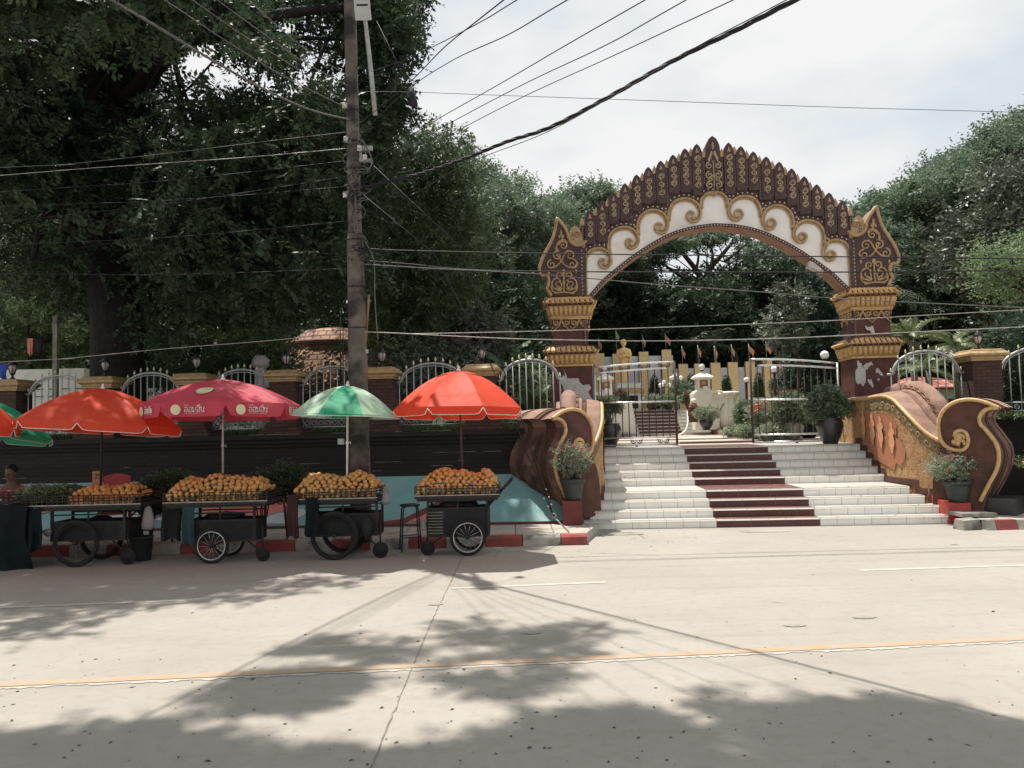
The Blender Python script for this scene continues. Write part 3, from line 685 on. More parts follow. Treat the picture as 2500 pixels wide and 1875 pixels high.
    b.strip([P(i, .52, .12) for i in range(N)], [P(i, T_, .04) for i in range(N)], 'pink')
    b.strip([P(i, T_, .04) for i in range(N)], [Vector((P(i, T_, 0).x, P(i, T_, 0).y, 0)) for i in range(N)], 'panelbrown')
    b.build('rail', t)
    b = MB(); path = [P(i, .66, .12) for i in range(6, N)]; rr_ = [.17]*len(path); rr_[0] = .10; rr_[1] = .15
    b.tube(path, rr_, 'pink', 14)
    b.build('roll', t)
    b = MB()
    for i in range(14, N-2, 3):      # gold-pink floral relief on the roll's inner side
        c0 = P(i, .50, .16)
        for kk in range(5): an = kk*1.256; b.ell(c0+Vector((sg*-.01, math.cos(an)*.05, math.sin(an)*.05)), (.02, .022, .022), 'pink', 6, 4)
        b.tube([c0, P(min(i+2, N-1), .48, .17)], .012, 'goldbright', 4)
    b.build('relief_flower', t)
    b = MB(); b.tube([P(i, .0, -.005) for i in range(4, N)], .036, 'goldbright', 8); b.build('gold_edge', t)
    # scroll
    o0 = Vector((sg*(pl_o.x+off), pl_o.y, 0)); d0 = Vector((sg*pl_d.x, pl_d.y, 0)); n0 = Vector((sg*pl_n.x, pl_n.y, 0))
    f = lambda x, z, d: o0+d0*x+Vector((0, 0, z))-n0*d
    poly = OUT if sg > 0 else OUT[::-1]
    cx = sum(p[0] for p in OUT)/len(OUT); cz = sum(p[1] for p in OUT)/len(OUT)
    def grow(a): return [((x-cx)*(1+a)+cx, (z-cz)*(1+a*.6)+cz+.0) for x, z in poly]
    b = MB()
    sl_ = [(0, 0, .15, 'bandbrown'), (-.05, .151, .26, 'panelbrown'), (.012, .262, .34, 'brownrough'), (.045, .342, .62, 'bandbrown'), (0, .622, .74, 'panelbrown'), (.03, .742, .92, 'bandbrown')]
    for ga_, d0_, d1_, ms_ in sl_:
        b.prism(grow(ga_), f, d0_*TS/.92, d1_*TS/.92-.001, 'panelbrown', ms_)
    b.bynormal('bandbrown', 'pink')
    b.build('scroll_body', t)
    b = MB()
    b.tube([f(p.x, p.y, -.012) for p in G1], [.020 if k < 3 else .034 for k in range(len(G1))], 'goldbright', 8)
    b.tube([f(p.x, p.y, -.010) for p in G2], .034, 'goldbright', 8)
    b.build('gold_edge', t)
    b = MB(); sp1 = plate(415, 535)
    for (dx, dz, r_) in ((0, 0, .055), (-.09, -.07, .045), (.06, -.05, .035), (-.03, -.10, .045), (.075, -.10, .03), (-.01, -.03, .05)):
        b.ell(f(sp1[0]+dx, sp1[1]+dz, -.02), (r_, r_, r_), 'goldbright', 10, 7)
    b.tube([f(sp1[0]+math.cos(a*.5)*.085*(1-a*.04), sp1[1]-.01+math.sin(a*.5)*.085*(1-a*.04), -.02) for a in range(12)], .026, 'goldbright', 6)
    b.build('scroll_eye', t)
    # base block
    if sg > 0: b = MB(); c = f(.42, 0, .5); b.box((c.x, c.y, .22), (.8, .7, .44), 'potblack' if sg > 0 else 'panelbrown', rz=math.atan2(d0.y, d0.x)); b.build('base_block', t)
    return t
balustrade(-1, 'brown and gold scroll balustrade left of the white stairs, above the teal apron')
balustrade(1, 'brown and gold scroll balustrade right of the white stairs, with four figures on its side')

# plinths for the pots
def slab(nm, c, size, mt, rz, lab, cat='plinth', top=None):
    o = MB().box((0, 0, size[2]/2), size, mt, top=top).build(nm); o.location = c; o.rotation_euler = (0, 0, rz); return tag(o, lab, cat)
pL = atZ(1400, 1283, .15); slab('pot_plinth', (pL.x, pL.y+.2, .0), (.34, .40, .57), 'darkred', GYAW, 'dark red concrete plinth under the potted flowers left of the stairs')
pR = atZ(2347, 1279, 0)
o = MB(); o.prism([(0, 0), (1.3, 0), (1.3, .66), (.85, .62), (.55, .40), (.35, .39), (0, .36)][::-1], lambda y, z, d: Vector((d, y, z)), -.22, .16, 'plinthred'); o = o.build('pot_plinth')
o.location = (pR.x+.02, pR.y, 0); o.rotation_euler = (0, 0, GYAW); tag(o, 'bright red chipped plinth under the potted flowers right of the stairs', 'plinth')
# ================================================================== GATE ARCH
YP = 4.2
ga = thing('gate_arch', 'tall ornate brown and gold archway on two square pillars above the stairs', 'archway', GO, GYAW)
def z3(x, y): return (1200+x/4.147, 700+y/4.147)
lx0, _ = GL(*z3(597, 1000), YP); lx1, _ = GL(*z3(1035, 1000), YP)
rx0, _ = GL(2089, 950, YP); rx1, _ = GL(2190, 950, YP)
zz = lambda y: GL(*z3(820, y), YP)[1]
print('pillars', lx0, lx1, rx0, rx1, 'z', [round(zz(y), 2) for y in (800, 780, 680, 655, 585, 430, 310, 290, 190, 150, 90)])
PXL, PXR = (lx0+lx1)/2, (rx0+rx1)/2; PW = .5*((lx1-lx0)+(rx1-rx0))/2; PD = .42
AC = (PXL+PXR)/2; HALF = (PXR-PXL)/2
def lobes(b, hw, hd, z0, z1, n, flare, mt, r=None):
    # a row of rounded tabs round a square core, leaning outward
    for side in range(4):
        h1 = hw if side % 2 == 0 else hd; h2 = hd if side % 2 == 0 else hw; m_ = n if side % 2 == 0 else max(3, int(n*hd/hw+.5))
        r = h1/m_
        for i in range(m_):
            u = -h1+(2*i+1)*h1/m_
            pts = [(u, -h2-.01, z0), (u*(1+flare*.3/h1), -h2-flare*.45, z0+(z1-z0)*.5), (u*(1+flare*.6/h1), -h2-flare, z1-r*.5), (u*(1+flare*.6/h1), -h2-flare*.95, z1)]
            if side == 0: f = lambda p: (p[0], p[1], p[2])
            elif side == 1: f = lambda p: (-p[1], p[0], p[2])
            elif side == 2: f = lambda p: (-p[0], -p[1], p[2])
            else: f = lambda p: (p[1], -p[0], p[2])
            b.tube([f(p) for p in pts], [r*.82, r*.86, r*.9, r*.45], mt, 8)
def capital(pillar, name, cx, cy, z, w_lo, w_up, w_eave, d_, parent):
    # z = (band bottom, band top, lobes top, eave, roof top)
    zb, zt, zl, ze, zr = z
    b = MB(); dd = d_
    b.sq([(w_lo-.0, zb), (w_lo+.03, zb+.005), (w_lo+.03, zt), (w_lo+.01, zt+.01), (w_eave-.06, zl-.03), (w_eave-.02, zl)], (cx, cy, 0), 'goldbright', asp=dd)
    b.sq([(w_eave-.05, zl+.001), (w_eave-.04, ze-.02)], (cx, cy, 0), 'maroon', asp=dd)
    b.sq([(w_eave+.0, ze-.02), (w_eave+.03, ze+.01), (w_eave-.02, ze+.05), (w_up+.10, (ze+zr)/2+.04), (w_up+.03, zr-.02), (w_up, zr)], (cx, cy, 0), 'goldbright', asp=dd)
    b.build(name, parent)
    b = MB(); b2 = MB(); lobes(b, w_eave-.10, w_eave-.10-dd, zt+.02, zl-.01, 9, .055, 'goldbright')
    for v_ in range(len(b.v)): b.v[v_] = (b.v[v_][0]+cx, b.v[v_][1]+cy, b.v[v_][2])
    b.build('lotus_tabs', parent)
    b = MB()
    n = 10
    for side in range(4):
        h1 = w_eave+.01 if side % 2 == 0 else w_eave+.01-dd; h2 = (w_eave+.01-dd) if side % 2 == 0 else w_eave+.01
        for i in range(n+1):
            u = -h1+2*h1*i/n; uu = u*(w_up+.02)/w_eave
            P_ = [(u, -h2-.025, ze+.012), (u*.99, -h2+.03, ze+.055), (u*.9+uu*.1, -h2+(w_eave-w_up)*.5, (ze+zr)/2+.045), (uu, -h2+(w_eave-w_up)*.95, zr-.01)]
            if side == 0: f = lambda p: (cx+p[0], cy+p[1], p[2])
            elif side == 1: f = lambda p: (cx-p[1], cy+p[0], p[2])
            elif side == 2: f = lambda p: (cx-p[0], cy-p[1], p[2])
            else: f = lambda p: (cx+p[1], cy-p[0], p[2])
            b.tube([f(p) for p in P_], [.012, .012, .012, .008], 'maroon', 5)
            if i < n:
                um = u+h1/n; b.ell(f((um, -h2-.012, ze+.010)), (h1/n*.8, .03 if side % 2 == 0 else h1/n*.8, .035), 'goldbright', 8, 5)
                b.ell(f((um, -h2+.015, zl+(ze-zl)*.45)), (.013, .013, .013), 'goldbright', 6, 4)
    b.build('tile_edge', parent)
def curl(cx, cz, r, turns, a0, sgn, n=18, shrink=.85):
    return [(cx+math.cos(a0+sgn*turns*2*math.pi*k/n)*r*(1-shrink*k/n), cz+math.sin(a0+sgn*turns*2*math.pi*k/n)*r*(1-shrink*k/n)) for k in range(n+1)]
def pillar(cx, side, lab):
    g = MB(); cy = YP+PD; dd = PW-PD
    zb = RI*9
    g.sq([(PW+.04, zb), (PW+.04, zb+.12), (PW, zb+.16), (PW, 3.275)], (cx, cy, 0), 'maroon', asp=dd)
    up = .42
    g.sq([(up, 3.755), (up, 4.15), (up+.03, 4.43)], (cx, cy, 0), 'maroon', asp=dd)
    p = g.build('pillar', ga)
    capital(p, 'capital', cx, cy, (3.27, 3.32, 3.55, 3.62, 3.77), PW, up, .60, dd, p)
    capital(p, 'capital', cx, cy, (4.42, 4.46, 4.70, 4.78, 4.93), up+.03, up+.04, .58, dd, p)
    # filigree pendants under the upper capital
    b = MB()
    for s_ in range(4):
        hw = (up+.0) if s_ % 2 == 0 else up-dd; hd = (up-dd) if s_ % 2 == 0 else up
        if s_ == 0: f = lambda x, z, d=.012: Vector((cx+x, cy-hd-d-(z-4.12)*.1, z))
        elif s_ == 1: f = lambda x, z, d=.012: Vector((cx+hd+d+(z-4.12)*.1, cy+x, z))
        elif s_ == 2: f = lambda x, z, d=.012: Vector((cx-x, cy+hd+d+(z-4.12)*.1, z))
        else: f = lambda x, z, d=.012: Vector((cx-hd-d-(z-4.12)*.1, cy-x, z))
        for (c0, w_, half) in ((0, .20, 0), (-hw, .20, 1), (hw, .20, -1)):
            for sg in (-1, 1):
                if half == 1 and sg == -1 or half == -1 and sg == 1: continue
                b.tube([f(c0+sg*w_, 4.40), f(c0+sg*w_*.98, 4.33), f(c0+sg*w_*.75, 4.24), f(c0+sg*w_*.35, 4.18), f(c0, 4.10)], .017, 'gold', 6)
                b.tube([f(x, z) for x, z in curl(c0+sg*.095, 4.32, .065, 1.3, -1.2*sg+1.57, -sg)], .014, 'gold', 5)
                b.tube([f(c0+sg*.02, 4.39), f(c0+sg*.03, 4.28), f(c0+sg*.09, 4.24)], .012, 'gold', 5)
            b.ell(f(c0, 4.2), (.025, .02, .03), 'gold', 6, 4)
        b.tube([f(-hw-.02, 4.405), f(hw+.02, 4.405)], .022, 'goldbright', 6)
    b.build('filigree', p)
    # bare cement patches where the paint fell off
    f = lambda x, z, d: Vector((x, YP-.004-d, z))
    def patch(pts):
        b = MB(); b.add([f(x, z, 0) for x, z in pts], [list(t) for t in tessellate_polygon([[Vector((x, z, 0)) for x, z in pts]])], 'cement'); b.build('bare_cement_patch', p)
    def blob(uv):
        rr = random.Random(len(uv)); pts = []
        V_ = [GL(u, v, YP) for u, v in uv]
        for i in range(len(V_)):
            a = V_[i]; c = V_[(i+1) % len(V_)]
            for k in range(4): t = k/4; pts.append((a[0]+(c[0]-a[0])*t+rr.uniform(-.012, .012), a[1]+(c[1]-a[1])*t+rr.uniform(-.018, .018)))
        patch(pts)
    if side < 0:
        blob([z3(*q_) for q_ in ((735, 835), (750, 880), (765, 925), (830, 930), (880, 930), (895, 970), (930, 1000), (985, 985), (1005, 1020), (980, 1060), (1005, 1120), (1025, 1150), (960, 1165), (900, 1150), (850, 1165), (770, 1155), (735, 1090), (725, 1000), (680, 970), (680, 925), (725, 905), (745, 900))])
    else:
        z5 = lambda x, y: (1950+x/3.687, 650+y/3.687)
        blob([z5(*q_) for q_ in ((530, 850), (565, 870), (570, 905), (600, 930), (605, 1000), (595, 1060), (580, 1085), (565, 1055), (540, 1060), (512, 1050), (512, 940), (535, 905), (528, 880))])
        blob([z5(*q_) for q_ in ((575, 890), (620, 870), (655, 862), (668, 890), (635, 895), (615, 935), (590, 915))])
        blob([z5(*q_) for q_ in ((615, 1025), (650, 1020), (675, 1070), (665, 1090), (640, 1070))])
        blob([z5(*q_) for q_ in ((692, 925), (715, 920), (765, 985), (750, 990), (715, 960), (695, 965))])
        blob([z5(*q_) for q_ in ((707, 1012), (724, 1008), (726, 1026), (708, 1030))])
        blob([z5(*q_) for q_ in ((600, 540), (640, 545), (670, 535), (680, 570), (685, 610), (655, 605), (640, 580), (610, 570))])
    return p
pillar(PXL, -1, ''); pillar(PXR, 1, '')

YA0, YA1 = YP+.06, YP+.62
fa = lambda x, z, d: Vector((x, d, z))
za = lambda x, y: GL(1250+x/3.686, 300+y/3.686, YA0)
zb_ = lambda x, y: GL(1700+x/3.687, 300+y/3.687, YA0)
def mir(p): return (2*AC-p[0], p[1])
# arch rings from the left trace averaged with the mirrored right trace
inL = [za(*p) for p in ((675, 1568), (800, 1425), (900, 1335), (1000, 1255), (1110, 1172), (1240, 1088), (1380, 1010), (1500, 962), (1650, 925), (1800, 907))]
apex = GL(1741, 540, YA0)
print('arch half', HALF, 'AC', AC, 'inner left', inL[0], 'apex', apex, 'tip', GL(1739.7, 334, YA0), 'right foot', zb_(1385, 1475))
AXC = (inL[0][0]+zb_(1385, 1475)[0])/2
def mir(p): return (2*AXC-p[0], p[1])
half = [p for p in inL if p[0] < AXC-.3]+[(AXC, inL[-1][1]+.012)]
hs = [(p.x, p.y) for p in spline([Vector((x, z, 0)) for x, z in half], 4)]
INTR = hs+[mir(p) for p in hs[:-1][::-1]]          # top edge of the dotted rim, left foot to right foot
def offs(P_, d):
    o_ = []
    for i in range(len(P_)):
        a = P_[max(0, i-1)]; c = P_[min(len(P_)-1, i+1)]; tx, tz = c[0]-a[0], c[1]-a[1]; L = math.hypot(tx, tz)
        o_.append((P_[i][0]+tz/L*d, P_[i][1]-tx/L*d))
    return o_
INN = offs(INTR, .075)
# scallop path (gold moulding) on the left half; curls end in spirals
sc = [
 [(655, 1560), (652, 1400), (652, 1250), (668, 1190), (710, 1145), (780, 1128), (845, 1148), (885, 1200), (890, 1255), (862, 1298), (820, 1305), (790, 1280), (788, 1245), (812, 1228), (835, 1240), (838, 1262)],
 [(872, 1170), (862, 1090), (875, 1020), (925, 962), (1005, 938), (1080, 955), (1128, 1010), (1138, 1070), (1105, 1120), (1060, 1128), (1028, 1098), (1030, 1062), (1060, 1050), (1082, 1068), (1075, 1090)],
 [(1130, 1010), (1128, 920), (1150, 850), (1205, 798), (1285, 785), (1355, 812), (1395, 870), (1402, 935), (1372, 985), (1325, 992), (1292, 962), (1292, 925), (1320, 905), (1348, 920), (1345, 950)],
 [(1402, 880), (1410, 800), (1440, 730), (1500, 690), (1575, 682), (1645, 708), (1690, 765), (1697, 830), (1668, 880), (1620, 890), (1580, 862), (1576, 825), (1602, 800), (1632, 812), (1632, 845)],
 [(1695, 770), (1698, 705), (1725, 655), (1775, 628), (1812, 628), (1840, 645)]]
SC = [[za(*p) for p in s_] for s_ in sc]
upper = []
tops = [SC[0][:8], SC[1][0:7], SC[2][1:7], SC[3][1:7], SC[4][1:]]
for t_ in tops: upper += t_
upper[-1] = (AXC, upper[-1][1])
SCALL = upper+[mir(p) for p in upper[:-1][::-1]]
b = MB(); b.prism(SCALL[::-1]+INTR[1:-1] if False else (INTR+SCALL[::-1]), fa, YA0+.03, YA1-.03, 'whiteplaster'); b.build('tympanum', ga)
# rim with beads, pink soffit below
b = MB(); N = len(INTR)
b.strip([fa(*p, YA0) for p in INN], [fa(*p, YA0) for p in INTR], 'archbrown')
b.strip([fa(*p, YA0) for p in INTR], [fa(*p, YA0+.05) for p in INTR], 'archbrown')
b.strip([fa(*p, YA1) for p in INN], [fa(*p, YA0) for p in INN], 'pink')
b.strip([fa(*p, YA1) for p in INTR], [fa(*p, YA1) for p in INN], 'pink')
L = 0
mid = offs(INTR, .04)
for i in range(len(mid)-1):
    a, c = mid[i], mid[i+1]; dl = math.hypot(c[0]-a[0], c[1]-a[1]); s_ = 0
    while L < dl:
        t = L/dl; b.ell((a[0]+(c[0]-a[0])*t, YA0-.004, a[1]+(c[1]-a[1])*t), (.016, .012, .016), 'beige', 6, 4); L += .072
    L -= dl
b.build('rim', ga)
# dark crown panel between scallops and the leaves
tipsL = [(712, 770), (820, 685), (922, 598), (1022, 523), (1135, 458), (1237, 390), (1343, 338), (1452, 280), (1560, 225), (1665, 193)]
TL = [za(*p) for p in tipsL]; TR = [zb_(*p) for p in ((292, 190), (402, 230), (513, 278), (630, 320), (752, 370), (867, 430), (972, 515), (1090, 590), (1200, 660), (1320, 725))][::-1]
TL = [((a[0]+2*AXC-c[0])/2, (a[1]+c[1])/2) for a, c in zip(TL, TR)]
tip0 = (AXC, GL(1741, 334, YA0)[1])
foot = za(650, 1560)
side_top = (TL[0][0]-.33, TL[0][1]-.52)
env = [(foot[0]-.10, foot[1]), (foot[0]-.10, TL[0][1]-.55)]+[(x, z-.30) for x, z in TL]+[(AXC, tip0[1]-.35)]
env = env+[mir(p) for p in env[:-1][::-1]]
so_ = [(p[0], p[1]) for p in SCALL]
b = MB(); b.prism(so_+env[::-1], fa, YA0-.01, YA1-.01, 'archbrown')
# beads following the scallops
so2 = offs([(p.x, p.y) for p in spline([Vector((x, z, 0)) for x, z in SCALL], 3)], -.085); L = 0
for i in range(len(so2)-1):
    a, c = so2[i], so2[i+1]; dl = math.hypot(c[0]-a[0], c[1]-a[1])
    while L < dl:
        t = L/dl; b.ell((a[0]+(c[0]-a[0])*t, YA0-.015, a[1]+(c[1]-a[1])*t), (.022, .016, .022), 'beige', 6, 4); L += .115
    L -= dl
b.build('crown_panel', ga)
# gold double mouldings
for i, s_ in enumerate(SC):
    for mm in (0, 1):
        pts = [mir(p) if mm else p for p in s_]
        if i == 4 and mm: pts = pts
        pa = spline([Vector((x, YA0-.01, z)) for x, z in pts], 5)
        b = MB(); n_ = len(pa); cut = n_-22 if i < 4 else n_
        b.tube(pa, [.034]*n_, 'gold', 8)
        inner = [(p.x, p.z) for p in pa[:max(cut, 6)]]; inn = offs(inner, .05*(-1 if mm else 1))
        b.tube([Vector((x, YA0+.005, z)) for x, z in inn], .020, 'gold', 6)
        if i < 4:
            e = pa[-1]; b.ell((e.x, YA0-.03, e.z), (.055, .03, .055), 'goldbright', 10, 6)
        b.build('scroll_moulding', ga)
# leaves
def spear(x, z, w, zlow, sh=.30):
    L_ = [(-w, zlow), (-w, z-sh), (-w*.97, z-sh*.75), (-w*.8, z-sh*.48), (-w*.5, z-sh*.2), (0, z)]
    return [(x+a, c) for a, c in L_]+[(x-a, c) for a, c in L_[:-1][::-1]]
def lowz(x):
    best = 0
    for i in range(len(SCALL)-1):
        a, c = SCALL[i], SCALL[i+1]
        if min(a[0], c[0])-1e-6 <= x <= max(a[0], c[0])+1e-6: best = max(best, a[1], c[1])
    return best
def leaf_fin(x, z, w, centre=False):
    zl = lowz(x)+.13
    b = MB(); P_ = spear(x, z, w, zl, .34 if centre else .26)
    b.prism(P_[::-1], fa, YA0-.075, YA1-.04, 'archbrown')
    P2 = spear(x, z-.05, w-.035, zl+.04, .30 if centre else .22)
    lf = b.build('leaf_finial', ga)
    b = MB(); y = YA0-.085
    if not centre:
        b.ell((x, y, z-.17), (.022, .016, .06), 'archtan', 6, 5); b.ell((x-.025, y, z-.2), (.015, .012, .03), 'archtan', 6, 4); b.ell((x+.025, y, z-.2), (.015, .012, .03), 'archtan', 6, 4)
        zz_ = z-.28; sg = 1; bot = zl+.16; n_ = max(3, round((zz_-bot)/.175)); h = (zz_-bot)/n_
        for k in range(n_):
            zc = zz_-h*(k+.5); r_ = min(w*.60, h*.50)
            b.tube([Vector((q[0], y, q[1])) for q in curl(x+sg*.008, zc, r_, 1.35, math.pi/2*sg, -sg, 18, .8)], .0145, 'archtan', 5)
            b.tube([Vector((x+sg*r_*.2, y, zc+r_)), Vector((x-sg*r_*.9, y, zc+r_*.2)), Vector((x-sg*r_*.9, y, zc-r_*.3)), Vector((x+sg*r_*.3, y, zc-h*.55))], .012, 'archtan', 5)
            sg = -sg
    else:
        b.ell((x, y, z-.25), (.03, .02, .10), 'archtan', 8, 5)
        for k in range(4):
            zc = z-.42-k*.05; 
            for sg in (-1, 1): b.ell((x+sg*(.035+.02*k), y, zc), (.03, .016, .055), 'archtan', 6, 4)
        for zc, r_ in ((z-.72, .085), (z-.95, .095), (z-1.18, .09)):
            for sg in (-1, 1): b.tube([Vector((q[0], y, q[1])) for q in curl(x+sg*.10, zc, r_, 1.3, math.pi/2, -sg, 16, .8)], .019, 'archtan', 5)
            b.tube([(x, y, zc+.12), (x, y, zc-.12)], .014, 'archtan', 5)
        zc = zl+.17
        b.ell((x, y, zc+.07), (.03, .02, .06), 'archtan', 6, 5)
        for sg in (-1, 1):
            b.tube([Vector((q[0], y, q[1])) for q in curl(x+sg*.075, zc, .06, 1.1, math.pi/2, -sg, 12, .7)], .015, 'archtan', 5)
    b.build('scrollwork', lf)
for (x, z) in TL:
    leaf_fin(x, z, .118); leaf_fin(2*AXC-x, z, .118)
leaf_fin(tip0[0], tip0[1], .17, True)
# dotted strips between the leaves with gold bud tips
allx = sorted([p for p in TL]+[mir(p) for p in TL]+[tip0])
for i in range(-1, len(allx)):
    if i == -1: x, z = allx[0][0]-.18, allx[0][1]-.30
    elif i == len(allx)-1: x, z = allx[-1][0]+.18, allx[-1][1]-.30
    else:
        a, c = allx[i], allx[i+1]
        cw = (.17 if abs(a[0]-AXC) < .01 else .118)-(.17 if abs(c[0]-AXC) < .01 else .118)
        x = (a[0]+c[0])/2+cw/2; z = min(a[1], c[1])+abs(a[1]-c[1])*.5-(.17 if abs(a[0]-AXC) > .3 and abs(c[0]-AXC) > .3 else .35)
    zl = lowz(x)+.18 if TL[0][0]-.2 < x < 2*AXC-TL[0][0]+.2 else lowz(x)+.1
    b = MB(); b.prism([(x-.035, zl), (x-.035, z-.06), (x+.035, z-.06), (x+.035, zl)][::-1], fa, YA0-.04, YA1-.06, 'archbrown')
    b.prism([(x-.045, z-.065), (x-.05, z+.03), (x, z+.14), (x+.05, z+.03), (x+.045, z-.065)][::-1], fa, YA0-.055, YA1-.08, 'gold')
    q_ = z-.12
    while q_ > zl+.03: b.ell((x, YA0-.043, q_), (.012, .009, .016), 'archtan', 5, 4); q_ -= .055
    b.build('bead_strip', ga)
# side flame finials
fl = [(665, 1558), (352, 1558), (330, 1520), (312, 1500), (330, 1450), (325, 1395), (300, 1375), (262, 1375), (246, 1320), (262, 1260), (290, 1190), (335, 1110), (368, 1040), (385, 980), (398, 920), (405, 868), (440, 905), (475, 950), (498, 1000), (510, 1050), (540, 1088), (590, 1108), (630, 1095), (665, 1070)]
FLo = [za(*p) for p in fl]
def flame(mm):
    f_ = (lambda p: mir(p)) if mm else (lambda p: p)
    pts = [f_(p) for p in FLo]
    b = MB(); b.prism(pts if mm else pts[::-1], fa, YA0-.05, YA1-.0, 'archbrown', 'pink')
    o = b.build('flame_finial', ga)
    edge = spline([Vector((x, YA0-.06, z)) for x, z in pts[1:]], 3)
    b = MB(); b.tube(edge, .042, 'gold', 6)
    for p in edge[::3]: b.ell((p.x, p.y-.01, p.z), (.035, .03, .035), 'gold', 6, 4)
    b.build('gold_edge', o)
    b = MB(); y = YA0-.062
    def C(x, z, r, tr, a0, s_):
        c = za(x, z); q = curl(c[0], c[1], r/3.686/FPX*18.7, tr, a0, s_)
        b.tube([Vector((*f_(p), 0)).xzy if False else Vector((f_(p)[0], y, f_(p)[1])) for p in q], [.024*(1-.4*k/len(q)) for k in range(len(q))], 'gold', 5)
    def Ln(pp, r=.022):
        q = spline([Vector((f_(za(*p))[0], y, f_(za(*p))[1])) for p in pp], 4); b.tube(q, r, 'gold', 5)
    def Lf(x, z, w_, h_):
        c = f_(za(x, z)); b.ell((c[0], y, c[1]), (w_, .018, h_), 'gold', 7, 5)
    C(410, 1460, 62, 1.5, 1.57, 1); C(530, 1460, 62, 1.5, 1.57, -1); C(420, 1490, 28, 1.1, 0, -1); C(520, 1490, 28, 1.1, 3.1, 1)
    C(430, 1375, 36, 1.2, 4.5, -1); C(505, 1375, 36, 1.2, 4.9, 1)
    Ln([(465, 1530), (467, 1470), (465, 1400), (462, 1330)]); Ln([(380, 1540), (465, 1528), (560, 1540)]); Ln([(352, 1470), (365, 1520), (420, 1535)]); Ln([(588, 1470), (570, 1520), (520, 1535)])
    Lf(463, 1345, .05, .07); Lf(465, 1440, .035, .06); Lf(430, 1425, .03, .04); Lf(500, 1425, .03, .04)
    C(355, 1280, 45, 1.3, 1.6, 1); C(545, 1280, 48, 1.3, 1.6, -1); C(520, 1200, 46, 1.3, 2.4, -1); C(410, 1200, 46, 1.4, 1.2, 1)
    Ln([(330, 1310), (390, 1300), (440, 1250), (470, 1190), (500, 1150)]); Ln([(590, 1260), (560, 1300), (500, 1300), (450, 1260), (400, 1180)])
    C(460, 1110, 44, 1.5, 3.1, -1); Ln([(400, 1160), (400, 1110), (430, 1070), (470, 1060), (500, 1090)])
    Lf(400, 1140, .04, .05); Lf(440, 1000, .035, .09); Lf(425, 1030, .03, .05); Lf(457, 1030, .03, .05); Ln([(440, 980), (448, 1040), (460, 1070)])
    Lf(330, 1355, .03, .05); Lf(575, 1340, .03, .05)
    b.build('scrollwork', o)
    # leaf sprout between flame and arch
    b = MB(); y = YA0-.06
    sp_ = [(520, 1085), (505, 1040), (525, 960), (560, 925), (600, 950), (625, 1000), (635, 1050), (660, 1075), (600, 1100)]
    q = [f_(za(*p)) for p in sp_]; b.prism(q[::-1] if mm else q, fa, YA0-.045, YA0+.2, 'gold')
    C(585, 1010, 40, 1.3, 3.5, -1); C(555, 1060, 22, 1.1, 1, 1); C(640, 1115, 20, 1.2, 3, -1)
    b.build('leaf_sprout', o)
flame(0); flame(1)
# side jamb strips with beads + white-gold jamb lines
for mm in (0, 1):
    b = MB(); x0 = za(628, 1300)[0]; z0 = za(628, 1555)[1]; z1 = za(628, 1150)[1]
    x0 = 2*AXC-x0 if mm else x0
    z = z0+.04
    while z < z1: b.ell((x0, YA0-.055, z), (.022, .014, .024), 'archtan', 6, 4); z += .085
    b.build('jamb_beads', ga)
# broken plaster on the right soffit
b = MB(); q = [zb_(*p) for p in ((1010, 1290), (1020, 1240), (1060, 1250), (1110, 1290), (1160, 1340), (1100, 1330), (1060, 1310))]
b.prism(q[::-1], fa, YA0+.02, YA0+.25, 'cement'); b.build('broken_plaster', ga)

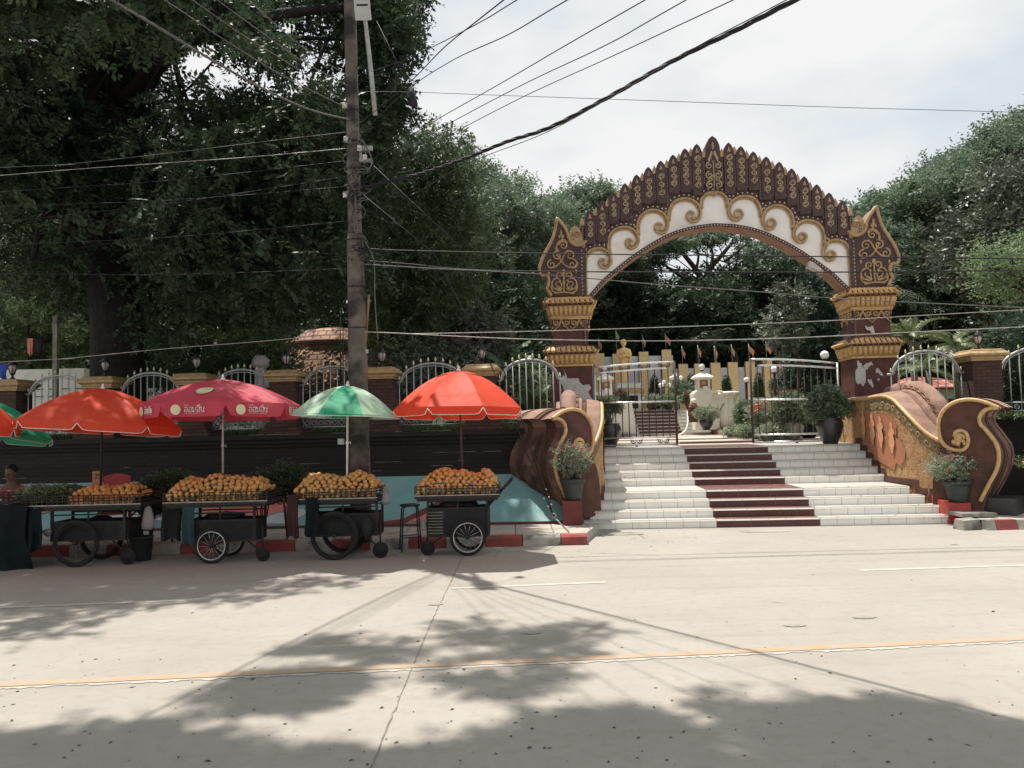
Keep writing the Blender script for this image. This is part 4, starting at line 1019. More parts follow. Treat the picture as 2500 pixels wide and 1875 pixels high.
# ================================================================== METAL GATE LEAVES
YG = 4.75
def gate_leaf(sg, lab):
    g = thing('metal_gate', lab, 'gate', GO, GYAW, 'metal gate leaves under the arch')
    z4 = lambda x, y: GL(1400+x/3.16, 780+y/3.16, YG)
    if sg < 0: tl, tr = z4(160, 372), z4(778, 327); t2l, t2r = z4(165, 418), z4(765, 372); m = z4(400, 640)[1]; bt = z4(500, 912)[1]; bb = z4(780, 958)[1]
    else: tl, tr = z4(1362, 308), z4(2035, 338); t2l, t2r = z4(1372, 355), z4(2035, 375); m = z4(1700, 615)[1]; bt = z4(1700, 884)[1]; bb = z4(1395, 945)[1]
    inner = tr if sg < 0 else tl
    xa, xb = tl[0], tr[0]; bb = RI*9+.04; N = 14
    def top(x, which):
        a, c = (tl, tr) if which == 0 else (t2l, t2r); t = (x-a[0])/(c[0]-a[0]); q = t if sg < 0 else 1-t
        hi = max(a[1], c[1]); lo = min(a[1], c[1]); return lo+(hi-lo)*(1-(1-q)**1.8)
    b = MB()
    for w_ in (0, 1): b.tube([(x, YG, top(x, w_)) for x in np.linspace(xa, xb, 14)], .026, 'steel', 8)
    for x in (xa, xb): b.tube([(x, YG, bb-.02), (x, YG, top(x, 0)+.02)], .028, 'rust' if (x == xb) == (sg < 0) else 'steel', 8)
    b.tube([(xa, YG, m), (xb, YG, m)], .022, 'steel', 8); b.tube([(xa, YG, bt), (xb, YG, bt)], .022, 'steel', 8); b.tube([(xa, YG, bb), (xb, YG, bb)], .022, 'steel', 8)
    b.build('gate_frame', g)
    n = 12 if sg < 0 else 13
    for i in range(1, n):
        x = xa+(xb-xa)*i/n; b = MB(); b.tube([(x, YG, bt), (x, YG, top(x, 1))], .0125, 'rust', 6); b.build('bar', g)
    for (zc, cnt, fn) in (('top', 4, None), ('bot', 3 if sg > 0 else 3, None)):
        for i in range(cnt):
            x = xa+(xb-xa)*(i+.5)/cnt; z = (top(x, 0)+top(x, 1))/2 if zc == 'top' else (bt+bb)/2
            b = MB()
            for s2 in (-1, 1):
                b.tube([(p[0], YG, p[1]) for p in curl(x+s2*.09, z, .058, 1.4, 0 if s2 < 0 else math.pi, s2)], .009, 'rust', 5)
                b.tube([(x+s2*.15, YG, z+.05), (x+s2*.06, YG, z-.06), (x, YG, z)], .008, 'rust', 5)
            b.build('scroll_ornament', g)
    b = MB(); xm = (xa+xb)/2
    b.tube([(xm-.03, YG, bb-.06), (xm+.03, YG, bb-.06)], .03, 'rust', 8); b.box((xm, YG, bb-.03), (.05, .04, .04), 'rust'); b.build('gate_wheel', g)
gate_leaf(-1, 'left metal gate leaf of thin rusty bars, hinged on the left pillar')
gate_leaf(1, 'right metal gate leaf of thin rusty bars, hinged on the right pillar')
# ================================================================== FENCE POSTS AND PANELS
YF = 15.72
def post(u, vtop, lab, yo=0):
    x, z = FL(u, vtop, YF+yo-.2)
    r = FM @ Vector((x, YF+yo, 1.84))
    t = thing('brick_pillar', lab, 'pillar', r, FY, 'brick pillars of the garden fence')
    h = z-1.84; hw = .255 if yo == 0 else .29
    b = MB(); b.sq([(hw+.16, 0), (hw+.16, .06), (hw+.12, .06), (hw+.12, .13), (hw+.07, .13), (hw+.07, .19), (hw+.03, .19), (hw+.03, .25), (hw, .25), (hw, h-.22)], (0, 0, .001), 'brickred'); b.build('shaft', t)
    b = MB(); b.sq([(hw+.01, h-.24), (hw+.03, h-.235), (hw+.03, h-.20), (hw+.06, h-.195), (hw+.06, h-.165), (hw+.115, h-.13), (hw+.115, h-.09), (hw+.05, h-.035), (hw+.05, h-.02), (hw-.01, h), ], (0, 0, 0), 'gold'); b.build('cap', t)
    b = MB(); b.lathe([(.05, h), (.055, h+.03), (.025, h+.05), (.025, h+.10), (.05, h+.12), (.075, h+.125)], (0, 0, 0), 'lampblack', 10)
    for k in range(6):
        a = k*math.pi/3; b.tube([(math.cos(a)*.045, math.sin(a)*.045, h+.125), (math.cos(a)*.085, math.sin(a)*.085, h+.24), (math.cos(a)*.08, math.sin(a)*.08, h+.30)], .006, 'lampblack', 4)
    b.lathe([(.10, h+.30), (.10, h+.315), (.05, h+.355), (.05, h+.37), (.03, h+.39), (.012, h+.40), (.012, h+.43)], (0, 0, 0), 'lampblack', 10); l_ = b.build('lantern', t)
    b = MB(); b.lathe([(.04, h+.13), (.078, h+.24), (.074, h+.30)], (0, 0, 0), 'glass', 12); b.build('lantern_glass', l_)
    return x, z
posts = []
for (u, v, lab) in ((14, 926, 'brick fence pillar with gilt cap at the far left edge, above the green and red umbrella tips'), (243, 919, 'brick fence pillar with gilt cap behind the top of the left red umbrella'),
                    (469, 911, 'brick fence pillar with gilt cap left of the crimson umbrella top'), (690, 903, 'brick fence pillar with gilt cap between the crimson and the green umbrellas'),
                    (927, 896, 'brick fence pillar with gilt cap just right of the utility pole'), (1175, 889, 'brick fence pillar with gilt cap above the right red umbrella'),
                    (2402, 853, 'brick fence pillar with gilt cap right of the archway')):
    posts.append(post(u, v, lab, 1.25 if u > 2000 else 0))
def panel(x0, x1, zt, ztop, lab, yo=0):
    xm = (x0+x1)/2; t = thing('iron_fence_panel', lab, 'fence panel', FM @ Vector((xm, YF+yo, 1.84)), FY, 'arched iron fence panels')
    hw = (x1-x0)/2; ze = zt-1.84; zp = ztop-1.84
    aw = hw*.86
    b = MB(); arc = [(-hw, 0, ze)]+[(-aw*math.cos(a), 0, ze+(zp-ze)*math.sin(a)) for a in np.linspace(0, math.pi, 22)]+[(hw, 0, ze)]
    b.tube(arc, .024, 'galv', 8)
    arc2 = [(-aw*.94*math.cos(a), 0, ze-.0+(zp-ze-.05)*math.sin(a)) for a in np.linspace(0.0, math.pi, 22)]; b.tube(arc2, .010, 'galv', 6)
    b.tube([(-hw, 0, .30), (hw, 0, .30)], .016, 'galv', 6); b.tube([(-hw, 0, .13), (hw, 0, .13)], .016, 'galv', 6)
    b.build('panel_frame', t)
    n = 10 if hw > .62 else 8
    for i in range(n):
        x = -hw+2*hw*(i+.5)/n
        zt_ = ze+(zp-ze)*math.sqrt(max(0, 1-(x/aw)**2)) if abs(x) < aw else ze
        b = MB(); b.tube([(x, 0, .13), (x, 0, zt_)], .0135, 'galv', 6)
        b.tube([(x, 0, zt_), (x, 0, zt_+.05)], .008, 'galv', 5); b.lathe([(.012, zt_+.05), (.026, zt_+.065), (.004, zt_+.13)], (x, 0, 0), 'goldbright' if x0 > 0 and False else 'beige', 6)
        b.build('bar', t)
    b = MB()
    for i in range(n-1):
        x = -hw+2*hw*(i+1)/n
        b.tube([(x+math.cos(a)*.05, 0, .215+math.sin(a)*.05) for a in np.linspace(0, 6.28, 12)], .007, 'galv', 4)
        b.tube([(x+math.cos(a)*.028, 0, .215+math.sin(a)*.028) for a in np.linspace(0, 5, 9)], .006, 'galv', 4)
    b.build('scroll_band', t)
names = ['behind the left red umbrella', 'with the big dark trunk behind it', 'above the crimson umbrella', 'crossed by the utility pole', 'left of the right red umbrella']
for i in range(5):
    panel(posts[i][0]+.27, posts[i+1][0]-.27, posts[i][1]-.30, posts[i][1]+.06, 'arched iron fence panel with spear tips '+names[i])
xl, _ = FL(1376, 950, YF); panel(posts[5][0]+.27, xl, posts[5][1]-.32, posts[5][1]+.08, 'arched iron fence panel with spear tips meeting the left gate pillar')
xl, _ = FL(2166, 920, YF+1.25); panel(xl, posts[6][0]-.30, posts[6][1]-.45, posts[6][1]+.02, 'arched iron fence panel with spear tips right of the right gate pillar', 1.25)
panel(posts[6][0]+.30, posts[6][0]+2.3, posts[6][1]-.40, posts[6][1]+.05, 'arched iron fence panel with spear tips at the right edge', 1.25)

# ================================================================== UTILITY POLE
PX, PY = atY(880, 1100, 12.55).x, 12.55
tp = atY(857, 0, 12.55)
up = thing('utility_pole', 'tall weathered concrete utility pole with clamped cables behind the green umbrella', 'utility pole', (PX, PY, .15))
b = MB(); zT = 10.2
lean = (tp.x-PX)/(tp.z-2.0)
b.add([], [], 'polecon')
def pole_x(z): return lean*(z-.15)
pr_ = [(.15, .155), (3.2, .135), (4.9, .118), (5.0, .10), (zT, .085)]
vs = []; n = 4
for z, r_ in pr_:
    rx, ry = r_*1.0, r_*.8; c = r_*.28
    for (sx, sy) in ((-rx+c, -ry), (rx-c, -ry), (rx, -ry+c), (rx, ry-c), (rx-c, ry), (-rx+c, ry), (-rx, ry-c), (-rx, -ry+c)): vs.append((pole_x(z)+sx, sy, z-.15))
b.add(vs, [(i*8+k, i*8+(k+1) % 8, (i+1)*8+(k+1) % 8, (i+1)*8+k) for i in range(len(pr_)-1) for k in range(8)]+[[(len(pr_)-1)*8+k for k in range(8)]], 'polecon')
b.build('pole_shaft', up)
for z in (4.15, 4.9, 5.6, 6.05, 6.5, 7.0, 3.5):
    b = MB(); x = pole_x(z); r_ = .15 if z < 5 else .11
    b.tube([(x+math.cos(a)*r_, math.sin(a)*r_*.9, z-.15+math.sin(a)*.01) for a in np.linspace(0, 6.28, 13)], .012, 'blacksteel', 4)
    b.build('clamp_band', up)
for (z, dx) in ((7.0, -.10), (6.45, -.09), (6.3, .12), (5.55, -.12), (6.15, .2)):
    x = pole_x(z)+dx; b = MB(); b.lathe([(.02, 0), (.04, .01), (.04, .035), (.022, .045), (.04, .055), (.04, .08), (.02, .09)], (x, -.11, z-.15), 'piping', 8); b.build('insulator', up)
b = MB(); x = pole_x(6.35); b.box((x+.20, -.02, 6.22), (.22, .06, .07), 'galv'); b.box((x+.20, -.02, 6.02), (.22, .06, .05), 'galv'); b.box((x+.12, -.02, 6.12), (.03, .04, .2), 'galv'); b.build('bracket', up)
# street lamp arm and head
a0 = atY(916, 282, PY-.05); a1 = atY(905, 170, PY-.15); a2 = atY(893, 60, PY-.35)
b = MB(); lp = lambda p: Vector(p)-Vector((PX, PY, .15))
b.tube([lp(a0), lp(a1), lp(a2), lp(a2)+Vector((-.06, -.35, .42))], [.04, .038, .034, .03], 'galv', 8); b.build('lamp_arm', up)
h0 = lp(atY(884, 20, PY-.6))
b = MB(); Rm = Matrix.Rotation(.05, 3, 'Y')
q = MB()
hd = [(0, .55, -.09), ]
b.box((h0.x, h0.y, h0.z+.16), (.25, .62, .09), 'greywhite', rx=-1.05, top=(.85, .9))
for k in range(4):
    t = .0+.085*k; c = h0+Vector((0, -.13-.04*0, .02+.0))+Vector((0, -.5*0, 0))
    d_ = Vector((0, math.cos(-1.05), math.sin(-1.05))); nn = Vector((0, -math.sin(1.05), -math.cos(1.05)))
    cc = Vector((h0.x, h0.y, h0.z+.16))+d_*(-.16+t)+nn*.047
    b.box(cc, (.17, .028, .006), 'lampblack', rx=-1.05)
b.build('lamp_head', up)
# loose wires hanging down the pole
def lp2(u, v, dy=-.14): return Vector(atY(u, v, PY+dy))-Vector((PX, PY, .15))
b = MB()
b.tube(spline([lp2(868, 470), lp2(872, 560), lp2(880, 575), lp2(897, 600), lp2(913, 640), lp2(915, 720), lp2(920, 800), lp2(923, 828)], 5), .009, 'cablegrey', 5)
b.tube(spline([lp2(862, 455), lp2(868, 500), lp2(866, 560), lp2(886, 575), lp2(900, 595)], 5), .010, 'cablegrey', 5)
b.tube(spline([lp2(885, 340), lp2(905, 380), lp2(908, 400), lp2(893, 422)], 5), .012, 'cablegrey', 5)
b.tube([lp2(838, 800), lp2(838, 1000)], .007, 'cable', 5); b.tube([lp2(831, 760), lp2(832, 940)], .007, 'cable', 5)
rr = random.Random(4)
for k in range(64):
    v = rr.choice([rr.uniform(290, 420), rr.uniform(380, 480), rr.uniform(440, 520), rr.uniform(560, 620)]); u = 868+(v-300)*.01
    s_ = rr.choice([-1, 1]); w = rr.uniform(8, 34); h = rr.uniform(-30, 45)
    b.tube(spline([lp2(u, v, -.12), lp2(u+s_*w*.7, v+h*.2, -.2), lp2(u+s_*w, v+h*.7, -.15), lp2(u+s_*w*.3, v+h, -.12)], 4), .006, rr.choice(['cable', 'cable', 'cablegrey']), 4)
b.build('loose_wire', up)
b = MB(); b.tube([lp2(900, 720, .1), lp2(893, 830, .1)], .022, 'pink', 6); b.build('conduit', up)
b = MB(); c = lp2(892, 830, -.2); b.box(lp2(896, 858, -.12), (.04, .03, .06), 'galv'); b.build('fuse_box', up); b = MB(); b.box(lp2(833, 1078, -.16), (.1, .06, .09), 'galv'); b.build('fuse_box', up)

# ================================================================== CABLES
pole0 = Vector((PX+pole_x(6), PY, 0))
def cable(pts, rad, mt, lab, Yf, group=None, twist=0, ext=None, name='cable'):
    """pts: pixel path; Yf(u) gives the depth of the vertical plane the cable hangs in"""
    P_ = []
    for u, v in pts:
        if isinstance(Yf, tuple):      # vertical plane through the pole with plan direction Yf
            d = Vector((Yf[0], Yf[1], 0)).normalized(); nn = Vector((-d.y, d.x, 0)); P_.append(onP(u, v, (pole0.x, pole0.y, 0), nn))
        else: P_.append(atY(u, v, Yf(u) if callable(Yf) else Yf))
    if not isinstance(Yf, tuple):
        if pts[0][0] < 0: P_.insert(0, P_[0]+(P_[0]-P_[1]).normalized()*14)
        if pts[-1][0] > 2400: P_.append(P_[-1]+(P_[-1]-P_[-2]).normalized()*14)
    if ext: P_.append(P_[-1]+(P_[-1]-P_[-2]).normalized()*ext)
    P_ = spline(P_, 8); b = MB()
    if twist:
        for s_ in (0, 1, 2):
            q = []
            L = 0
            for i, p in enumerate(P_):
                if i: L += (p-P_[i-1]).length
                q.append(p)
            fine = []
            for i in range(len(P_)-1):
                for k in range(6): fine.append(P_[i].lerp(P_[i+1], k/6))
            o_ = []; L = 0
            for i, p in enumerate(fine):
                if i: L += (p-fine[i-1]).length
                a = L*twist+s_*2.1; o_.append(p+Vector((math.cos(a)*rad*.9, 0, math.sin(a)*rad*.9)))
            b.tube(o_, rad, mt, 6)
    else: b.tube(P_, rad, mt, 5)
    o = b.build(name); tag(o, lab, 'cable', group); return o
gA = 'cables fanning from the pole over the road'
dR = (.72, -1); dL = (-.235, -1)
cable([(882, 459), (960, 440), (1040, 420), (1140, 385), (1240, 345), (1340, 312), (1480, 240), (1640, 150), (1800, 72), (1960, -10)], .0125, 'cable', 'thick twisted black cable bundle running from the pole over the road to the upper right', dR, gA, 9, 4)
cable([(872, 540), (1000, 480), (1140, 400), (1330, 325), (1500, 232), (1700, 115), (1920, 0)], .0045, 'cable', 'thin black cable running just beside the twisted bundle', (.70, -1), gA, ext=4)
cable([(878, 480), (1040, 365), (1250, 250), (1500, 135), (1790, 0)], .0045, 'cable', 'thin cable next above the twisted bundle, leaving the top edge over the arch', (.6, -1), gA, ext=4)
cable([(885, 440), (1040, 335), (1260, 215), (1480, 110), (1675, 0)], .0045, 'cable', 'second thin cable above the twisted bundle', (.52, -1), gA, ext=4)
cable([(885, 405), (1040, 308), (1220, 205), (1400, 100), (1575, 0)], .0045, 'cable', 'third thin cable above the twisted bundle', (.46, -1), gA, ext=4)
cable([(880, 330), (985, 228), (1100, 150), (1240, 85), (1385, 0)], .0045, 'cable', 'fourth thin cable above the twisted bundle', (.38, -1), gA, ext=4)
cable([(880, 300), (990, 210), (1080, 120), (1160, 55), (1240, -8)], .0045, 'cable', 'steepest thin cable in front of the tree tip, leaving the top edge', (.3, -1), gA, ext=4)
cable([(906, 175), (990, 145), (1075, 105), (1180, 50), (1262, 0)], .004, 'cable', 'faint thin cable passing behind the tree tip to the top edge', (.33, -1), gA, ext=3)
cable([(862, 292), (820, 285), (740, 262), (640, 215), (540, 160), (440, 100), (350, 45), (262, -6)], .0085, 'cablegrey', 'thick grey lashed cable running from the pole to the upper left', dL, gA, 14, 5)
for (a, lab) in (([(850, 265), (700, 190), (560, 105), (395, -5)], 'lowest of the thin cables above the thick lashed cable at the left'), ([(850, 255), (720, 165), (600, 90), (462, -5)], 'second of the thin cables above the thick lashed cable at the left'),
                 ([(850, 210), (740, 150), (640, 80), (523, -5)], 'third of the thin cables above the thick lashed cable at the left'), ([(850, 185), (760, 130), (690, 75), (600, -5)], 'topmost of the thin cables above the thick lashed cable at the left')):
    cable(a, .006, 'cablegrey', lab, dL, gA, ext=4)
gB = 'wires running along the road'
cable([(884, 224), (1010, 225), (1200, 232), (1600, 246), (2050, 262), (2520, 275)], .0045, 'cable', 'thin straight wire high across the sky', 12.6, gB)
cable([(1040, 436), (1250, 460), (1480, 472)], .003, 'cablegrey', 'very faint wire crossing the sky low beside the arch', 26, gB)
cable([(882, 606), (1000, 612), (1350, 619), (1800, 624), (2520, 632)], .010, 'cable', 'topmost of the wires crossing the arch', 12.4, gB)
cable([(882, 636), (1000, 645), (1180, 660), (1600, 664), (2100, 664), (2520, 660)], .011, 'cable', 'second wire from the top crossing the arch', 12.4, gB)
cable([(890, 645), (1050, 655), (1300, 668), (1600, 694), (1850, 712), (2100, 732), (2520, 752)], .008, 'cablegrey', 'wire slanting down to the right below the arch crown', 12.3, gB)
cable([(890, 810), (1000, 815), (1160, 823), (1330, 829), (1600, 832), (1900, 826), (2200, 812), (2520, 797)], .008, 'alum', 'brightest wire hanging across the gate opening', 12.4, gB)
cable([(1000, 815), (1160, 812), (1400, 806), (1700, 796), (2000, 784), (2250, 770), (2520, 755)], .006, 'alum', 'thin pale wire just above the brightest wire', 12.45, gB)
cable([(-20, 430), (200, 412), (400, 398), (600, 384), (850, 362)], .005, 'alum', 'bright wire crossing the dark tree left of the pole', 12.5, gB)
cable([(-20, 410), (150, 402), (400, 375), (650, 345), (850, 322)], .0045, 'cablegrey', 'thin wire just above the bright wire in the dark tree', 12.5, gB)
for i, (a, c) in enumerate((((-20, 470), (850, 392)), ((-20, 545), (850, 430)), ((-20, 505), (850, 455)), ((-20, 668), (850, 655)), ((-20, 600), (850, 540)))):
    cable([a, ((a[0]+c[0])/2, (a[1]+c[1])/2+9), c], .005, 'cable', ['first', 'third', 'second', 'lowest', 'fourth'][i]+' faint dark wire below the bright wire in the dark tree', 12.5+.03*i, gB)
cable([(-20, 885), (150, 876), (400, 852), (640, 833), (860, 812)], .006, 'alum', 'pale wire passing low behind the umbrellas at the left', 12.9, gB)
# guy wires and stay anchor
g0 = atZ(1390, 1300, .16)
gy = thing('guy_wire', 'pair of guy wires with a steel turnbuckle anchored at the red and white kerb', 'guy wire', g0)
gl_ = lambda p: Vector(p)-g0
e1 = atY(1090, 560, 13.4); e2 = atY(868, 460, PY)
b = MB(); tb = atY(1352, 1262, g0.y+.05)
b.tube([gl_(tb), gl_(atY(1290, 1115, g0.y+.2)), gl_(atY(1240, 985, g0.y+.3)), gl_(atY(1180, 850, 13.2)), gl_(atY(1060, 620, 12.9)), gl_(e2)], .008, 'cable', 5)
b.tube([gl_(tb), gl_(atY(1330, 1190, g0.y+.0)), gl_(atY(1297, 1100, g0.y+.05)), gl_(atY(1272, 1020, g0.y+.05)), gl_(atY(1210, 850, 12.9)), gl_(atY(1120, 600, 12.8)), gl_(e2)+Vector((.05, 0, .6))], .008, 'cable', 5)
b.build('wire', gy)
b = MB(); b.tube([(0, 0, 0), gl_(tb)], .013, 'galv', 6); c = gl_(tb); b.tube([c+Vector((math.cos(a)*.03, 0, .02+math.sin(a)*.035)) for a in np.linspace(0, 6.28, 9)], .010, 'galv', 5)
b.build('turnbuckle', gy)
for (u, v) in ((1333, 1195), (1340, 1214), (1346, 1232), (1328, 1217), (1338, 1237)): b = MB(); b.ell(gl_(atY(u, v, g0.y+.02)), (.018, .018, .014), 'galv', 6, 4); b.build('wire_clip', gy)
# hanging weight under the tree tip
w0 = atY(1007, 238, 12.0)
o = MB().lathe([(.02, .16), (.055, .14), (.06, -.12), (.035, -.16)], (0, 0, 0), 'cable', 10)
o.tube([(0, 0, .15), (-.07, 0, .42), (-.28, 0, 1.3)], .006, 'cable', 5); o = o.build('cable_joint'); o.location = w0; o.rotation_euler = (0, -.2, 0)
tag(o, 'black cylinder hanging on a wire beside the tree tip', 'cable weight')

# ================================================================== UMBRELLAS
def umbrella(lab, c_rim, R_, zr, za_, n, mats_, tilt=(0, 0), val=.14, rot=0, foot=None, scallop=True, tie='piping', polemat='alum', curve=1.8, under='fabgrey'):
    """c_rim: (x, y) of the rim centre; tilt: rotation about x and y"""
    root = thing('market_umbrella', lab, 'umbrella', (c_rim[0], c_rim[1], zr), 0, 'market umbrellas over the fruit carts')
    Rt = Matrix.Rotation(tilt[0], 3, 'X') @ Matrix.Rotation(tilt[1], 3, 'Y')
    h = za_-zr
    can = MB(); vl = MB(); pp = MB(); rb = MB()
    m_ = 8; q_ = 6
    for i in range(n):
        a0 = rot+2*math.pi*i/n; a1 = rot+2*math.pi*(i+1)/n
        mt = mats_[i % len(mats_)]
        rows = []
        for j in range(m_+1):
            r = j/m_; z = h*(1-r**curve); row = []
            for k in range(q_+1):
                t = k/q_
                p = Vector((math.cos(a0), math.sin(a0), 0)).lerp(Vector((math.cos(a1), math.sin(a1), 0)), t)*R_*r
                sag = -.035*math.sin(math.pi*t)*math.sin(math.pi*r)*R_
                row.append(Rt @ Vector((p.x, p.y, z+sag)))
            rows.append(row)
        vs = [p for row in rows for p in row]; w = q_+1
        can.add(vs, [(j*w+k, j*w+k+1, (j+1)*w+k+1, (j+1)*w+k) for j in range(m_) for k in range(q_)], mt, True)
        if val:
            A = []; B_ = []; K = 12
            for k in range(K+1):
                t = k/K; p = Vector((math.cos(a0), math.sin(a0), 0)).lerp(Vector((math.cos(a1), math.sin(a1), 0)), t)*R_
                ed = min(t, 1-t); d = val*(1 if not scallop else (.22+.78*min(1, (ed/.10))**.5)) if ed < .10 else val
                out = Vector((p.x, p.y, 0)).normalized()
                wv = math.sin(t*9+i*2)*.010
                A.append(Rt @ Vector((p.x, p.y, 0))); B_.append(Rt @ (p*1.0+out*(.01+wv)) - Vector((0, 0, d)))
            vl.strip(B_, A, mt, True)
            if tie: pp.tube([x for x in B_], .006, tie, 4)
        e = [Rt @ Vector((math.cos(a0)*R_*r, math.sin(a0)*R_*r, h*(1-r**curve)-.012)) for r in np.linspace(.02, 1, 8)]
        rb.tube(e, .006, 'alum', 4)
        rb.tube([Rt @ Vector((math.cos(a0)*R_*.5, math.sin(a0)*R_*.5, h*(1-.5**curve)-.015)), Rt @ Vector((0, 0, h*.35))], .005, 'alum', 4)
    can.build('canopy', root); rb.build('rib', root)
    if val:
        v_ = vl.build('valance', root)
        if tie: pp.build('piping', v_)
    b = MB(); b.lathe([(.03, h-.01), (.03, h+.02), (.014, h+.03), (.018, h+.05), (.004, h+.075)], (0, 0, 0), 'piping', 8)
    for k in range(len(b.v)): b.v[k] = tuple(Rt @ Vector(b.v[k]))
    b.build('finial', root)
    top_ = Rt @ Vector((0, 0, h-.02)); ft = Vector(foot)-Vector((c_rim[0], c_rim[1], zr))
    b = MB(); b.tube([ft, ft.lerp(top_, .5), top_], .016, polemat, 8); b.build('pole', root)
    b = MB(); md = ft.lerp(top_, .42); b.ell(md, (.026, .026, .035), polemat, 8, 5); b.tube([md+Vector((.02, 0, 0)), md+Vector((.05, -.01, .015)), md+Vector((.05, -.01, -.02))], .007, polemat, 4); b.build('pole_collar', root)
    return root, Rt, h
def uc(u, v, Y): p = atY(u, v, Y); return p
c5 = uc(1121, 1001, 11.95); t5 = uc(1130, 905, 11.95)
umbrella('red orange umbrella with white piping over the rightmost mango cart', (c5.x, c5.y), .99, c5.z+.005, t5.z, 8, ['fabred'], (-.03, .01), .115, math.radians(-112), (uc(1129, 1150, 12.1).x, 12.1, 1.0), polemat='rust')
c4 = uc(846, 1014, 11.85); t4 = uc(862, 945, 11.85)
umbrella('small pale and bright green umbrella in front of the utility pole', (c4.x, c4.y), .79, c4.z, t4.z+.02, 8, ['fabgreen', 'fabpale', 'fabpale', 'fabpale'], (-.02, .045), .03, math.radians(-107), (uc(847, 1150, 11.95).x, 11.95, 1.1), scallop=False, tie='piping', polemat='piping', curve=1.9)
c3 = uc(543, 990, 11.8); t3 = uc(546, 930, 11.8)
u3, R3, h3 = umbrella('crimson umbrella with beige discs and white lettering on its valance', (c3.x, c3.y), 1.13, c3.z, t3.z+.02, 8, ['fabpink'], (-.02, .01), .20, math.radians(-68), (uc(544, 1150, 12.0).x, 12.0, 1.0), tie=None, polemat='alum')
c2 = uc(242, 1040, 11.7); t2 = uc(252, 948, 11.7)
umbrella('red orange umbrella tilted to the right over the leftmost fruit cart', (c2.x, c2.y), 1.13, c2.z+.02, t2.z, 8, ['fabred'], (-.05, .065), .12, math.radians(-76), (uc(246, 1150, 11.9).x, 11.9, 1.0), polemat='blacksteel')
c1 = uc(-70, 1052, 12.0); umbrella('green umbrella cut by the left edge behind the red one', (c1.x, c1.y), 1.12, c1.z, c1.z+.52, 8, ['fabgreen'], (-.12, .10), .10, .2, (c1.x-.1, 12.1, .9), polemat='blacksteel')
c0 = uc(-115, 1030, 11.2); umbrella('red orange umbrella whose tip shows at the left edge', (c0.x, c0.y), .86, c0.z, c0.z+.45, 8, ['fabred'], (-.02, .12), .13, .0, (c0.x, 11.3, .9), polemat='blacksteel')
# prints on the crimson umbrella: discs and Thai-style letters built as strokes
def thai(b, f, x0, z0, s):
    def st(pts, w=.0046): b.tube([f(x0+x*s, z0+z*s) for x, z in pts], w, 'whiteprint', 4)
    def loop(cx, cz, r=.12): st([(cx+r*math.cos(a), cz+r*math.sin(a)) for a in np.linspace(0, 6.28, 8)], .004)
    def oang(x): st([(x+.12, .35), (x+.0, .30), (x, .0), (x+.55, .0), (x+.6, .3), (x+.6, .75), (x+.5, .95), (x+.15, .95), (x, .8)]); loop(x+.15, .42, .09)
    oang(0); oang(.85)
    x = 1.7; st([(x+.1, .95), (x+.1, .1), (x, .0), (x+.1, .0), (x+.55, .25), (x+.6, .05), (x+.6, .95)]); loop(x+.0, .9, .09); loop(x+.08, .05, .08)
    x = 2.55; st([(x+.15, .45), (x+.05, .0), (x+.6, .0), (x+.6, .8), (x+.45, .95), (x+.1, .95), (x, .8)]); st([(x+.6, .8), (x+.75, 1.0)]); loop(x+.22, .45, .09)
    st([(x, 1.15), (x+.1, 1.3), (x+.5, 1.3), (x+.62, 1.15), (x, 1.15)]); st([(x+.6, 1.3), (x+.6, 1.55)], .004)
    x = 3.4; st([(x+.1, .95), (x+.1, .15), (x+.3, .0), (x+.55, .12), (x+.6, .95)]); loop(x, .9, .09); loop(x+.62, .08, .08)
    # small line above and thin rule below
    for k in range(7): st([(-.1+k*.16, 1.28), (-.1+k*.16, 1.42), (-.03+k*.16, 1.42)], .0025)
    st([(-.1, -.28), (4.1, -.28)], .002)
b = MB()
Rr = 1.13
for i in (7, 0, 1, 6):
    b = MB(); a0 = math.radians(-68)+2*math.pi*i/8; a1 = math.radians(-68)+2*math.pi*(i+1)/8
    A0 = Vector((math.cos(a0), math.sin(a0), 0))*Rr; A1 = Vector((math.cos(a1), math.sin(a1), 0))*Rr
    d = (A1-A0); L = d.length; d.normalize(); out = Vector((d.y, -d.x, 0)) 
    def f(x, z): return R3 @ (A0+d*x) + out*.030 + Vector((0, 0, z))
    dx = .20; b.add([f(dx+math.cos(a)*.070, -.105+math.sin(a)*.070) for a in np.linspace(0, 6.1, 22)], [list(range(22))], 'beige')
    thai(b, f, dx+.12, -.135, .066)
    b.build('printed_lettering', u3)
b = MB()
# oval disc on the front-left canopy panel
i = 7; a0 = math.radians(-68)+2*math.pi*i/8; a1 = a0+2*math.pi/8; vs = []
for k in range(24):
    an = k*2*math.pi/24; r = .67+.115*math.sin(an); t = .52+.20*math.cos(an)/(r/.67)
    p = Vector((math.cos(a0), math.sin(a0), 0)).lerp(Vector((math.cos(a1), math.sin(a1), 0)), t)*Rr*r
    vs.append(R3 @ Vector((p.x, p.y, h3*(1-r**1.8)-.035*math.sin(math.pi*t)*math.sin(math.pi*r)*Rr+.014)))
b.add(vs, [list(range(24))], 'beige'); b.build('printed_disc', u3)

